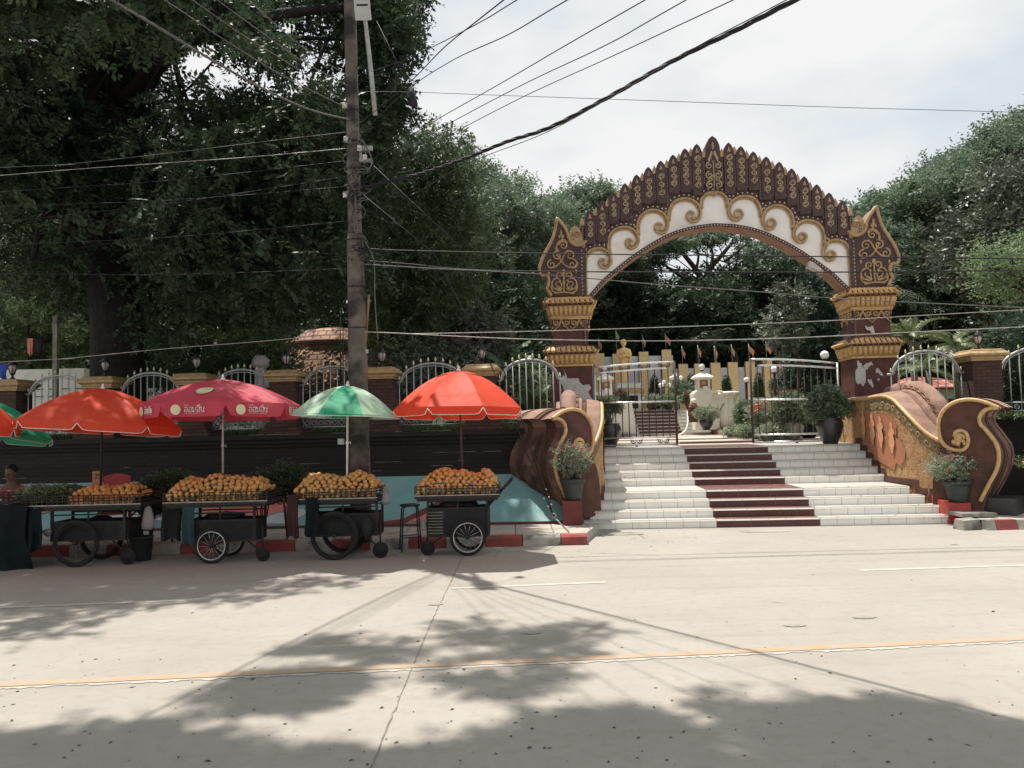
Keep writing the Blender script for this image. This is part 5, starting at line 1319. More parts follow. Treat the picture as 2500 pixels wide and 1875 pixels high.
# ================================================================== CARTS
def wheel(b_t, b_r, c, r, tw=.028, spokes=14, rim=True):
    c = Vector(c)
    b_t.tube([c+Vector((math.cos(a)*(r-tw), 0, math.sin(a)*(r-tw))) for a in np.linspace(0, 2*math.pi, 33)], tw, 'tyre', 8, cap=False)
    if rim:
        b_r.tube([c+Vector((math.cos(a)*(r-tw*2.2), -.004, math.sin(a)*(r-tw*2.2))) for a in np.linspace(0, 2*math.pi, 33)], .009, 'rim', 6, cap=False)
        for k in range(spokes):
            a = 2*math.pi*k/spokes; b_r.tube([c+Vector((math.cos(a+.3)*.025, .015*(-1)**k, math.sin(a+.3)*.025)), c+Vector((math.cos(a)*(r-tw*2.2), 0, math.sin(a)*(r-tw*2.2)))], .0022, 'rim', 4)
        b_r.lathe([(.02, -.03), (.035, -.03), (.035, .03), (.02, .03)], (0, 0, 0), 'blacksteel', 8) if False else b_r.tube([c+Vector((0, -.04, 0)), c+Vector((0, .04, 0))], .028, 'blacksteel', 8)
def cart(lab, cx, cy, L, D, wx, wr, cxx, cr, box=(-.5, .5, .27, .68), handle=1, zt=.90, big=False, rimvis=True):
    """wx wheel centre offset, cxx caster offset; box = x0, x1, z0, z1"""
    t = thing('fruit_cart', lab, 'fruit cart', (cx, cy, 0), R(-.8), 'fruit carts at the kerb')
    # platform and slatted rim
    b = MB(); b.box((0, 0, zt-.03), (L, D, .05), 'slat'); b.box((0, 0, zt-.075), (L-.06, D-.06, .035), 'blacksteel'); 
    b.box((0, -D/2-.006, zt-.008), (L+.004, .012, .014), 'alum')
    b.build('platform', t)
    b = MB(); rh = .13
    for z in (.045, .085, .125):
        for sy in (-1, 1): b.box((0, sy*(D/2-.01), zt+z), (L, .012, .014), 'slat')
        for sx in (-1, 1): b.box((sx*(L/2-.008), 0, zt+z), (.012, D-.03, .014), 'slat')
    n = int(L/.075)
    for i in range(n+1):
        x = -L/2+.008+(L-.016)*i/n
        for sy in (-1, 1): b.box((x, sy*(D/2-.002), zt+.065), (.012, .008, .135), 'slat')
    b.build('slatted_rim', t)
    b = MB(); x0, x1, z0, z1 = box
    for x in (x0+.02, x1-.02):
        for sy in (-1, 1): b.box((x, sy*(D/2-.12), (z1+zt-.09)/2+.0), (.035, .035, zt-.09-z1+.0), 'blacksteel')
    b.box(((x0+x1)/2, -(D/2-.12), z1+.10), (x1-x0-.04, .02, .02), 'blacksteel'); b.box(((x0+x1)/2, (D/2-.12), z1+.10), (x1-x0-.04, .02, .02), 'blacksteel')
    b.box(((x0+x1)/2, -(D/2-.121), (z1+zt-.09)/2), (.02, .02, zt-.09-z1), 'blacksteel')
    b.build('frame', t)
    b = MB(); b.box(((x0+x1)/2, 0, (z0+z1)/2), (x1-x0, D-.24, z1-z0), 'cartbox'); b.box(((x0+x1)/2, -(D/2-.118), z1-.012), (x1-x0+.01, .015, .025), 'blacksteel'); b.box(((x0+x1)/2, -(D/2-.118), z0+.012), (x1-x0+.01, .015, .025), 'blacksteel')
    b.box((x0+.012, -(D/2-.117), (z0+z1)/2), (.025, .015, z1-z0-.05), 'blacksteel'); b.box((x1-.012, -(D/2-.117), (z0+z1)/2), (.025, .015, z1-z0-.05), 'blacksteel')
    b.build('storage_box', t)
    for sy in (-1, 1):
        w = MB(); rm = MB(); wheel(w, rm, (wx, sy*(D/2-.04), wr), wr, .024 if not big else .030, 18 if big else 14)
        o = w.build('wheel', t)
        if not rimvis:
            for i_, mt_ in enumerate(rm.mats): rm.mats[i_] = 'blacksteel'
        rm.build('rim', o)
    b = MB(); b.tube([(wx, -D/2+.04, wr), (wx, D/2-.04, wr)], .014, 'blacksteel', 6); b.tube([(wx-.12, -D/2+.07, z0+.01), (wx, -D/2+.07, wr), (wx+.12, -D/2+.07, z0+.01)], .012, 'blacksteel', 5); b.build('axle', t)
    b = MB(); b.tube([(cxx+math.cos(a)*(cr-.02), -D/2+.16, cr+math.sin(a)*(cr-.02)) for a in np.linspace(0, 6.2832, 21)], .022, 'tyre', 8, cap=False)
    b.tube([(cxx, -D/2+.14, cr), (cxx, -D/2+.18, cr)], cr-.03, 'tyre', 14); o = b.build('caster_wheel', t)
    b = MB(); s_ = 1 if cxx < (x0+x1)/2 else -1
    b.tube([(cxx, -D/2+.16, cr), (cxx, -D/2+.16, z1-.1)], .014, 'blacksteel', 5); b.tube([(cxx, -D/2+.16, cr+.02), (cxx+s_*.30, -D/2+.16, z0+.06)], .012, 'blacksteel', 5); b.build('caster_fork', t)
    if handle:
        b = MB(); s_ = handle
        xe = x1 if s_ > 0 else x0
        for sy in (-1, 1): b.tube([(xe-.02*s_, sy*(D/2-.11), z1-.0), (xe+s_*.36, sy*(D/2-.11), zt+.20)], .018, 'blacksteel', 6)
        b.tube([(xe+s_*.355, -(D/2-.08), zt+.20), (xe+s_*.355, (D/2-.08), zt+.20)], .02, 'blacksteel', 6); b.build('handle', t)
    return t
def gx(u, Y, v=1200): return atY(u, v, Y).x
Y4 = 12.15; D4 = .70
x4 = gx(1120, Y4); ct4 = cart('black fruit cart under the right red umbrella, beside the stool', x4, Y4, 1.25, D4, gx(1141, 11.9)-x4, .265, gx(1041, 11.9)-x4, .11, (gx(1043, 12)-x4, gx(1193, 12)-x4, .27, .70), 1)
b = MB()      # wicker panel on the box
for k in range(16): b.box((gx(1063, 11.9)-x4, -(D4/2-.105), .33+k*.022), (.22, .012, .010), 'slat' if k % 2 else 'kerbgrey')
b.build('wicker_panel', ct4)
Y3 = 12.05; x3 = gx(832, Y3); ct3 = cart('black fruit cart with large wheels under the green umbrella', x3, Y3, 1.22, .72, gx(817, 11.75)-x3, .355, gx(925, 11.75)-x3, .115, (gx(760, 12)-x3, gx(928, 12)-x3, .33, .66), 0, big=True, rimvis=False)
Y2 = 12.0; x2 = gx(548, Y2); ct2 = cart('black fruit cart with a chrome rimmed wheel under the crimson umbrella', x2, Y2, 1.52, .74, gx(512, 11.6)-x2, .255, gx(632, 11.6)-x2, .10, (gx(468, 12)-x2, gx(638, 12)-x2, .30, .62), 0)
Y1 = 12.0; x1_ = gx(232, Y1); ct1 = cart('black fruit cart with a plastic bag under the left red umbrella', x1_, Y1, 1.75, .78, gx(182, 11.6)-x1_, .34, gx(300, 11.6)-x1_, .12, (gx(150, 12)-x1_, gx(330, 12)-x1_, .36, .64), 0, big=True, rimvis=False)
Y0 = 11.95; x0_ = gx(-30, Y0); ct0 = cart('fruit cart at the left edge, wrapped in dark tarpaulin', x0_, Y0, 1.1, .74, -.15, .30, .3, .11, (-.45, .45, .3, .64), 0, zt=.93)
# tarps and cloths hanging on the carts
M['tarp'] = mat('dark teal tarp', (.005, .012, .015), .8, (.003, .008, .011), 5, .8, 12, spec=.2)
M['clothteal'] = mat('teal cloth', (.02, .055, .058), .8, (.014, .04, .042), 5, .6, 14)
M['clothmar'] = mat('maroon cloth', (.045, .015, .015), .85, (.03, .011, .011), 5, .6, 14)
M['clothblk'] = mat('black cloth', (.012, .012, .014), .9, (.02, .02, .022), 5, .6, 14)
def drape(name, u0, u1, v0, v1, Y, mt, lab, cat, par=None, seed=1, bulge=.05, v0b=None):
    rr = random.Random(seed); nx, nz_ = 12, 10; P_ = []
    for j in range(nz_+1):
        for i in range(nx+1):
            tx, tz = i/nx, j/nz_
            p = atY(u0+(u1-u0)*(tx+.08*math.sin(tz*5+seed)*(tz)), v0+(v1-v0)*tz+4*math.sin(tx*7+seed)*tz, Y-bulge*math.sin(tx*9+seed)*tz-.03*tz)
            P_.append(p)
    w = nx+1; b = MB(); b.add(P_, [(j*w+i, (j+1)*w+i, (j+1)*w+i+1, j*w+i+1) for j in range(nz_) for i in range(nx)], mt, True)
    B2 = [p+Vector((0, .015, 0)) for p in P_]; b.add(B2, [(j*w+i, j*w+i+1, (j+1)*w+i+1, (j+1)*w+i) for j in range(nz_) for i in range(nx)], mt, True)
    o = b.build(name)
    if lab: tag(o, lab, cat)
    return o
drape('tarpaulin', -90, 66, 1232, 1392, 11.55, 'tarp', 'dark teal tarpaulin hanging to the ground round the cart at the left edge', 'tarpaulin', seed=3, bulge=.08)
drape('tarpaulin', 60, 100, 1236, 1345, 11.62, 'tarp', 'folded flap of dark teal tarpaulin beside the left fruit cart', 'tarpaulin', seed=5)
drape('cloth', 445, 474, 1220, 1330, 11.66, 'clothteal', 'teal cloth hanging from the left corner of the crimson umbrella cart', 'cloth', seed=2, bulge=.03)
drape('cloth', 395, 443, 1212, 1318, 11.9, 'clothblk', 'black cloth hanging between the two left fruit carts', 'cloth', seed=7, bulge=.04)
drape('cloth', 700, 728, 1208, 1312, 11.66, 'clothmar', 'dark maroon cloth hanging from the left corner of the green umbrella cart', 'cloth', seed=9, bulge=.03)
drape('cloth', 745, 775, 1215, 1308, 11.66, 'tarp', 'dark blue cloth hanging beside the large wheel of the green umbrella cart', 'cloth', seed=12, bulge=.03)
# sacks and clutter
def lump(nm, c, r, mt, lab, cat, seed=0, par=None):
    rr = random.Random(seed); b = MB(); b.ell((0, 0, r[2]), r, mt, 14, 9)
    for i, p in enumerate(b.v): b.v[i] = tuple(Vector(p)*(1+.0)+Vector((rr.gauss(0, r[0]*.05), rr.gauss(0, r[1]*.05), rr.gauss(0, r[2]*.06))))
    o = b.build(nm); o.location = c
    if lab: tag(o, lab, cat)
    return o
def plant(nm, lab, cat, c, r, n, mt, seed, ll=.04, lw=.018, grp=None, flat=.7):
    t = thing(nm, lab, cat, c, 0, grp); leafmesh('foliage', [(0, 0, r[2], *r)], n, mt, ll, lw, 8, .12, .1, seed, t, .2, flat); return t
lump('sack', (atY(905, 1290, 12.0).x, 11.72, .30), (.085, .07, .17), 'cartbox', 'crumpled dark sack hanging beside the caster wheel of the green umbrella cart', 'sack', 3)
lump('sack', (atY(1110, 1240, 12.1).x, 12.1, .66), (.22, .15, .075), 'clothmar', 'maroon cloth bundle on the shelf of the rightmost cart', 'bundle', 4)
lump('sack', (atY(1147, 1240, 12.1).x, 12.05, .66), (.13, .12, .07), 'tarp', 'dark blue cloth bundle on the shelf of the rightmost cart', 'bundle', 5)
lump('sack', (atY(550, 1262, 12.0).x, 12.0, .60), (.3, .18, .055), 'clothblk', 'dark flat bundle on the shelf of the crimson umbrella cart', 'bundle', 6)
# plastic bags
def bag(u, v, Y, w, h, lab, seed):
    c = atY(u, v, Y); rr = random.Random(seed); b = MB(); n = 14; rings = [(.25, 0), (.55, -.10), (.75, -.35), (.9, -.6), (1, -.82), (.85, -.96), (.3, -1)]
    vs = []
    for k, (r, z) in enumerate(rings):
        for i in range(n): a = 2*math.pi*i/n; vs.append((math.cos(a)*r*w/2*(1+rr.uniform(-.15, .15)), math.sin(a)*r*w*.22*(1+rr.uniform(-.2, .2)), z*h))
    b.add(vs, [(k*n+i, k*n+(i+1) % n, (k+1)*n+(i+1) % n, (k+1)*n+i) for k in range(len(rings)-1) for i in range(n)], 'bag', True); o = b.build('plastic_bag'); o.location = c; tag(o, lab, 'plastic bag'); return o
bag(362, 1236, 11.66, .20, .34, 'white plastic bag hanging from the right end of the left fruit cart', 1)
bag(941, 1188, 11.72, .12, .26, 'small clear plastic bag hanging from the right end of the green umbrella cart', 2)
bag(1032, 1262, 11.8, .08, .20, 'pinkish plastic bag beside the box of the rightmost cart', 3)
# stool
sx = atZ(1000, 1347)
stl = thing('stool', 'tall dark blue steel stool with a round seat left of the rightmost cart', 'stool', (sx.x, sx.y+.12, 0))
M['stoolblue'] = mat('dark blue steel', (.018, .030, .055), .5, (.03, .04, .06), 8)
b = MB(); b.lathe([(.0, .685), (.15, .685), (.16, .70), (.15, .715), (0, .715)], (0, 0, 0), 'stoolblue', 20); b.build('seat', stl)
for k in range(4):
    a = math.pi/4+k*math.pi/2+.25; ca, sa = math.cos(a), math.sin(a)
    b = MB(); b.tube([(ca*.08, sa*.08, .69), (ca*.145, sa*.145, .675), (ca*.165, sa*.165, .62), (ca*.215, sa*.215, 0)], .012, 'stoolblue', 6); b.build('leg', stl)
b = MB()
for k in range(4):
    a = math.pi/4+k*math.pi/2+.25; a2 = a+math.pi/2; r_ = .195; b.tube([(math.cos(a)*r_, math.sin(a)*r_, .22), (math.cos(a2)*r_, math.sin(a2)*r_, .22)], .009, 'stoolblue', 5)
b.build('stretcher', stl)

# ---- mangoes
mm = MB(); mm.ell((0, 0, 0), (.053, .040, .038), 'mango', 10, 7); mesh_src = mm.build('mango')
mango_mesh = mesh_src.data; bpy.data.objects.remove(mesh_src)
mm = MB(); mm.ell((0, 0, 0), (.050, .040, .037), 'mangogreen', 10, 7); ms2 = mm.build('unripe_mango'); mg_mesh = ms2.data; bpy.data.objects.remove(ms2)
def heap(cx, cy, L, D, zt, h, seed, kind, labd, quota, topfn=None):
    rr = random.Random(seed); out = []
    base = zt+.06
    def H(x, y):
        ex = min(1, (L/2-abs(x))/(.20)); ey = min(1, (D/2-abs(y))/(.22)); e = max(0, min(ex, ey))
        return base+h*(e**.75)*(1+(.12*math.sin(x*9+seed)+.08*math.sin(x*17+seed*2)))
    step = .086
    y = -D/2+.03; row = 0
    while y < D/2-.02:
        x = -L/2+.04+(row % 2)*step*.5
        while x < L/2-.03:
            z = H(x, y); out.append((x+rr.gauss(0, .007), y+rr.gauss(0, .006), z+rr.uniform(-.010, .014)))
            # on steep slopes add a few below
            x += step*rr.uniform(.93, 1.12)
        y += .050 if y < -D/2+.22 else .072; row += 1
    for k in range(int(L/.085)):      # lowest rows just behind the slats
        for zz_ in (zt+.035, zt+.095): out.append((-L/2+.05+k*.085+rr.gauss(0, .008), -D/2+.045+rr.gauss(0, .006), zz_))
    sc_ = []
    for p in out:
        wp = Vector((cx+p[0], cy+p[1], p[2])); vis = -p[1]*1.0+(.25 if p[2] > base+h*.7 else 0)
        sc_.append((vis+rr.uniform(-.02, .02), wp))
    sc_.sort(key=lambda t: -t[0])
    rest = []
    for i, (s_, wp) in enumerate(sc_):
        e = (rr.uniform(-.5, .5), rr.uniform(-1.2, 1.2), rr.uniform(0, 3.14)); s = rr.uniform(.84, 1.06)
        if rr.random() < .05: s *= 1.25
        if i < quota:
            o = bpy.data.objects.new('mango', mg_mesh if (kind == 'mix' and p[0] < 0 and rr.random() < .3) or rr.random() < .03 else mango_mesh); COL.objects.link(o)
            o.location = wp; o.rotation_euler = e; o.scale = (s, s, s*rr.uniform(.95, 1.05)); tag(o, labd, 'mango', 'mangoes heaped on the fruit carts')
        else: rest.append((wp, e, s))
    # body of the heap hidden under the fruit
    return rest
REST = []
REST += heap(x4, Y4, 1.22, D4-.02, .90, .24, 3, 'a', 'ripe orange mango heaped on the cart under the right red umbrella', 95)
REST += heap(x3, Y3, 1.22, .70, .90, .235, 5, 'a', 'ripe orange mango heaped on the cart under the green umbrella', 85)
REST += heap(x2-.02, Y2, 1.42, .72, .90, .245, 8, 'a', 'ripe orange mango heaped on the cart under the crimson umbrella', 85)
rc = heap(x1_+.28, Y1, 1.0, .72, .88, .17, 11, 'mix', 'mango on the fruit cart under the left red umbrella', 35); REST += rc
rm_ = MB()
for wp, e, s in REST:
    Rm = Matrix.Rotation(e[2], 3, 'Z') @ Matrix.Rotation(e[1], 3, 'Y') @ Matrix.Rotation(e[0], 3, 'X'); rm_.ell(wp, (.053*s, .040*s, .038*s), 'mango', 8, 6, Rm)
o = rm_.build('mango_heap'); struct(o, 'stuff'); o['label'] = 'remaining mangoes at the back of the heaps'; 
# greens on the left cart and beyond
t = thing('leafy_greens', 'bunch of leafy greens at the left end of the left fruit cart', 'greens', (atY(150, 1190, 11.95).x, 11.95, .90)); leafmesh('foliage', [(0, 0, .10, .42, .28, .12)], 700, 'leafpot', .05, .03, 6, .08, -.2, 31, t, .2)
t = thing('leafy_greens', 'pale leafy greens beside the seated vendor', 'greens', (atY(95, 1200, 12.0).x, 12.0, .92)); leafmesh('foliage', [(0, 0, .10, .30, .25, .10)], 500, 'leafsil', .05, .02, 6, .08, -.2, 32, t, .2)
for i, (u, v, r, lab) in enumerate(((420, 1200, (.42, .3, .22), 'low dark bush between the two left fruit carts'), (700, 1180, (.24, .25, .20), 'low dark bush between the crimson and green umbrella carts'), (640, 1190, (.2, .2, .12), 'small tuft of leaves behind the crimson umbrella cart'), (370, 1215, (.3, .25, .15), 'low leafy tuft behind the right end of the left fruit cart'))):
    p = atY(u, v, 12.95)
    t = thing('bush', lab, 'bush', (p.x, p.y, .15)); leafmesh('foliage', [(0, 0, p.z-.15, *r)], 1100, 'leafmid', .07, .022, 8, .16, -.1, 40+i, t, .15)
    b = MB()
    for k in range(5): b.tube([(0, 0, 0), (rnd.uniform(-.1, .1), rnd.uniform(-.1, .1), (p.z-.15)*.6), (rnd.uniform(-.25, .25), rnd.uniform(-.15, .15), p.z-.15)], .010, 'bark', 5)
    b.build('stem', t)
# price card
pc = atY(238, 1170, 11.95); b = MB(); M['card'] = mat('cardboard', (.36, .19, .12), .9, (.30, .16, .10), 6)
t = thing('price_card', 'brown cardboard price card reading 35 stuck in the mangoes of the left cart', 'price card', (pc.x, pc.y, pc.z-.13)); b.box((0, 0, .12), (.15, .006, .26), 'card'); b.build('card', t)
b = MB(); w = lambda pts: b.tube([(x, -.006, z) for x, z in pts], .006, 'cable', 4)
w([(-.045, .205), (-.02, .215), (-.005, .195), (-.025, .175), (-.005, .155), (-.02, .135), (-.045, .142)]); w([(.05, .215), (.018, .213), (.016, .18), (.04, .178), (.05, .155), (.035, .135), (.014, .142)]); b.build('number', t)
# red plastic chairs stacked behind the cart
M['redplastic'] = mat('red plastic', (.42, .07, .07), .45, (.36, .055, .055), 5)
def pchair(c, rz, lab, up_=0):
    t = thing('plastic_chair', lab, 'plastic chair', c, rz, 'stacked red plastic chairs')
    b = MB(); b.box((0, 0, .42), (.42, .42, .03), 'redplastic', top=(.96, .96)); b.build('seat', t)
    b = MB(); pts = []
    for i in range(9):
        x = -.2+.05*i; pts.append((x, .79+.05*math.cos(x*7)))
    poly = [(-.19, .44), (.19, .44)]+[(x, z) for x, z in pts[::-1]]
    b.prism(poly, lambda x, z, d: Vector((x, .19+d+(z-.44)*.18, z)), 0, .025, 'redplastic'); b.build('backrest', t)
    for sx_ in (-1, 1):
        b = MB(); b.tube([(sx_*.2, .19, .62), (sx_*.22, -.1, .63), (sx_*.21, -.17, .58), (sx_*.19, -.19, .42)], .018, 'redplastic', 6); b.build('armrest', t)
        for sy in (-1, 1): b = MB(); b.tube([(sx_*.18, sy*.18, .42), (sx_*.21, sy*.21, 0)], [.022, .015], 'redplastic', 6); b.build('leg', t)
    return t
pcx = atY(278, 1170, 13.0).x
pchair((pcx, 12.95, .22), .5, 'red plastic chair, lower of the two stacked behind the left fruit cart')
pchair((pcx+.04, 13.0, .42), .42, 'red plastic chair, upper of the two stacked behind the left fruit cart')
# buckets/containers in the shadow
for (u, Y, r, h, mt, lab) in ((345, 12.15, .17, .34, 'potgreen', 'dark green bucket standing under the right end of the left fruit cart'), (395, 12.2, .0, .0, '', '')):
    if r: 
        c = atY(u, 1300, Y); o = MB().lathe([(r*.8, 0), (r, h), (r*1.05, h), (r*1.05, h+.02), (r*.9, h+.02), (r*.75, .03)], (0, 0, 0), mt, 20).build('bucket'); o.location = (c.x, Y, 0); tag(o, lab, 'bucket')
c = atY(115, 1290, 11.75)
o = MB().ell((0, 0, 0), (.06, .05, .06), 'bag', 10, 7).build('water_bottle'); o.location = atY(117, 1300, 11.7); tag(o, 'small clear water bag hanging at the left of the left fruit cart', 'water bag')
c = atY(198, 1200, 11.75); o = MB().box((0, 0, 0), (.13, .01, .11), 'clothteal', ry=.6).build('leaflet'); o.location = atY(198, 1198, 11.9); tag(o, 'grey green card lying on the fruit of the left cart', 'card')

# ================================================================== POTS BY THE STAIRS
def potplant(lab, base, prof, mt, clumps, n, leafm, seed, flowers=None, ll=.05, lw=.02, stems=10, rz=0, sl=.14, fl=None, stemm='bark'):
    t = thing('potted_plant', lab, 'potted plant', base, rz, 'potted plants on the stairs')
    b = MB(); b.lathe(prof, (0, 0, 0), mt, 28, cap=True); b.build('pot', t)
    h = prof[-1][1]
    b = MB(); b.lathe([(0.01, h-.05), (prof[-1][0]*.92, h-.05)], (0, 0, 0), 'soil', 16, cap=False); b.build('soil', t)
    rr = random.Random(seed); b = MB()
    for k in range(stems):
        c = rr.choice(clumps); e = (c[0]+rr.uniform(-.6, .6)*c[3], c[1]+rr.uniform(-.6, .6)*c[4], c[2]+rr.uniform(-.5, .6)*c[5]); a = (rr.uniform(-.08, .08), rr.uniform(-.08, .08), h-.06)
        b.tube([a, (a[0]*.4+e[0]*.5, a[1]*.4+e[1]*.5, a[2]*.45+e[2]*.55), e], [.010, .007, .003], stemm, 5)
    b.build('stem', t)
    leafmesh('foliage', clumps, n, leafm, ll, lw, 8, sl, .05, seed, t, .25, .8)
    if fl:
        fm, cnt = fl
        for k in range(cnt):
            c = rr.choice(clumps); p = Vector((c[0]+rr.uniform(-.9, .9)*c[3], c[1]+rr.uniform(-.9, .3)*c[4], c[2]+rr.uniform(.5, 1.05)*c[5])); b = MB()
            for q in range(5): a = q*1.256; b.ell(p+Vector((math.cos(a)*.014, -.004, math.sin(a)*.014)), (.012, .006, .012), fm, 5, 4)
            b.build('flower', t)
    return t
def ribbed(pr, n, r_):
    out = []
    for i in range(len(pr)-1):
        (a, z0), (c, z1) = pr[i], pr[i+1]
        for k in range(n): t = k/n; out.append((a+(c-a)*t+(r_ if k % 2 else 0), z0+(z1-z0)*t))
    out.append(pr[-1]); return out
pb = ribbed([(.13, 0), (.16, .12), (.19, .30)], 5, .006)+[(.22, .31), (.225, .36), (.215, .37), (.19, .365)]
potplant('potted flowering bush with silvery leaves in a dark green pot left of the stairs', (pL.x+.02, pL.y+.2, .57), pb, 'potgreen', [(-.14, 0, .72, .20, .18, .20), (.12, 0, .70, .17, .16, .20), (-.02, 0, .55, .16, .15, .14), (.22, 0, .78, .13, .12, .16), (-.05, 0, .88, .15, .12, .09)], 620, 'leafsil', 51, ll=.035, lw=.013, stems=16, fl=('flowerpink', 14), sl=.12)
pbx = atY(2338, 1200, pR.y+.16)
potplant('potted bush with pink flowers in a dark green pot right of the stairs', (pbx.x, pbx.y, .37), [(r*1.12, z*1.0) for r, z in pb], 'potgreen', [(-.28, 0, .62, .24, .2, .15), (.0, 0, .66, .26, .22, .17), (.25, 0, .62, .20, .18, .15), (-.05, 0, .50, .28, .2, .12)], 950, 'leafsil', 52, ll=.038, lw=.014, stems=18, fl=('flowerpink', 16), sl=.12)
p1 = GM @ Vector((0, 0, 0))
pa_ = GMI @ atZ(1491, 1092, RI*9); pz = [(.15, 0), (.24, .22), (.29, .42), (.275, .52), (.245, .56), (.27, .58), (.27, .60), (.24, .60)]
potplant('dense upright bush in a large black glazed pot at the left of the top step', GM @ Vector((pa_.x, pa_.y+.30, RI*9)), [(r, z*.95) for r, z in ribbed(pz[:4], 4, .004)+pz[4:]], 'potblack', [(-.12, 0, .98, .24, .22, .16), (.14, 0, .98, .20, .2, .15), (0, 0, 1.06, .26, .22, .10), (-.18, 0, 1.05, .16, .18, .12)], 1100, 'leafpot', 53, ll=.045, lw=.02, stems=26, sl=.10, stemm='leafpot')
pa_ = GMI @ atZ(2040, 1084, RI*9)
potplant('round leafy shrub in a large black glazed pot at the right of the top step', GM @ Vector((pa_.x, pa_.y+.32, RI*9)), [(r, z*.95) for r, z in ribbed(pz[:4], 4, .004)+pz[4:]], 'potblack', [(-.05, 0, .92, .42, .36, .24), (-.25, 0, .80, .26, .26, .2), (.2, 0, .80, .26, .26, .2), (0, 0, 1.1, .26, .24, .18)], 1200, 'leafpot', 54, ll=.06, lw=.032, stems=14, sl=.14)

# ================================================================== PEOPLE
def skinned(name, joints, edges, mt, parent=None, sub=2):
    me = bpy.data.meshes.new(name); me.from_pydata([j[0] for j in joints], edges, []); o = bpy.data.objects.new(name, me); COL.objects.link(o)
    if parent is not None: o.parent = parent
    md = o.modifiers.new('skin', 'SKIN'); md.use_smooth_shade = True
    for i, j in enumerate(joints):
        r_ = j[1]; me.skin_vertices[0].data[i].radius = r_ if isinstance(r_, tuple) else (r_, r_)
    me.skin_vertices[0].data[0].use_root = True
    s_ = o.modifiers.new('sub', 'SUBSURF'); s_.levels = sub; s_.render_levels = sub
    me.materials.append(M[mt]); return o
vp = atY(28, 1235, 12.75)
per = thing('person', 'seated vendor in a red and white shirt behind the carts at the left edge', 'person', (vp.x, 12.75, .15))
# seated figure facing the road, hips at .5 m
J = [((0, .05, .50), (.15, .11)), ((0, .03, .66), (.14, .10)), ((0, 0, .84), (.16, .10)), ((0, 0, .96), (.13, .085)), ((0, -.01, 1.03), .05), ((0, -.03, 1.10), (.065, .075)), ((0, -.04, 1.19), (.078, .09)), ((0, -.03, 1.27), (.07, .08)),
     ((-.17, 0, .93), .055), ((-.24, -.06, .72), .042), ((-.14, -.26, .66), .034), ((-.05, -.32, .68), .03),
     ((.17, 0, .93), .055), ((.24, -.06, .72), .042), ((.15, -.26, .64), .034), ((.06, -.32, .66), .03),
     ((-.11, -.02, .47), .085), ((-.15, -.40, .48), .065), ((-.15, -.42, .10), .045), ((-.15, -.52, .04), .04),
     ((.11, -.02, .47), .085), ((.15, -.40, .48), .065), ((.15, -.42, .10), .045), ((.15, -.52, .04), .04)]
E = [(0, 1), (1, 2), (2, 3), (3, 4), (4, 5), (5, 6), (6, 7), (3, 8), (8, 9), (9, 10), (10, 11), (3, 12), (12, 13), (13, 14), (14, 15), (0, 16), (16, 17), (17, 18), (18, 19), (0, 20), (20, 21), (21, 22), (22, 23)]
sc_ = 1.0
skinned('body', J, E, 'skin', per)
M['shirt'] = mat('red white shirt', (.40, .05, .07), .8, (.55, .50, .50), 3.5, .4, 18, lo=.55, hi=.58)
JS = [((0, .05, .52), (.17, .13)), ((0, .03, .68), (.155, .115)), ((0, 0, .84), (.175, .118)), ((0, 0, .95), (.14, .10)), ((-.17, 0, .935), .072), ((-.235, -.045, .77), .06), ((.17, 0, .935), .072), ((.235, -.045, .77), .06)]
skinned('shirt', JS, [(0, 1), (1, 2), (2, 3), (3, 4), (4, 5), (3, 6), (6, 7)], 'shirt', per)
JT = [((0, .04, .48), (.17, .12)), ((-.12, -.02, .475), .10), ((-.15, -.39, .485), .08), ((-.15, -.41, .22), .06), ((.12, -.02, .475), .10), ((.15, -.39, .485), .08), ((.15, -.41, .22), .06)]
skinned('trousers', JT, [(0, 1), (1, 2), (2, 3), (0, 4), (4, 5), (5, 6)], 'clothblk', per)
b = MB(); b.ell((0, .0, 1.24), (.09, .10, .085), 'hair', 14, 9); b.build('hair', per)
b = MB()
for s_ in (-1, 1): b.ell((s_*.03, -.118, 1.175), (.012, .008, .007), 'hair', 8, 5)
b.build('eye', per)
b = MB(); b.ell((0, -.128, 1.15), (.012, .014, .022), 'skin', 8, 5); b.build('nose', per)
b = MB(); b.ell((0, -.112, 1.115), (.024, .008, .006), 'clothmar', 8, 5); b.build('mouth', per)
for s_ in (-1, 1):
    b = MB(); b.ell((s_*.078, -.035, 1.17), (.010, .02, .028), 'skin', 8, 5); b.build('ear', per)
for s_ in (-1, 1):
    b = MB(); h = Vector((s_*.05, -.335, .67))
    for k in range(4): x = h.x-s_*.012*k; b.tube([(x, h.y, h.z), (x-s_*.01, h.y-.04, h.z-.004), (x-s_*.012, h.y-.055+.004*abs(k-1), h.z-.025)], [.008, .0075, .006], 'skin', 6)
    b.tube([(h.x, h.y+.02, h.z+.01), (h.x-s_*.02, h.y-.01, h.z+.03), (h.x-s_*.035, h.y-.03, h.z+.028)], [.009, .008, .006], 'skin', 6)
    b.build('fingers', per)
# low seat for the vendor
o = MB(); o.box((0, 0, .40), (.34, .34, .03), 'redplastic')
for a in (-1, 1):
    for c in (-1, 1): o.tube([(a*.14, c*.14, .39), (a*.16, c*.16, 0)], .015, 'redplastic', 5)
o = o.build('vendor_stool'); o.location = (vp.x, 12.8, .15); tag(o, 'low plastic stool the seated vendor sits on', 'stool')
# ================================================================== INNER COURT
ZG = RI*9
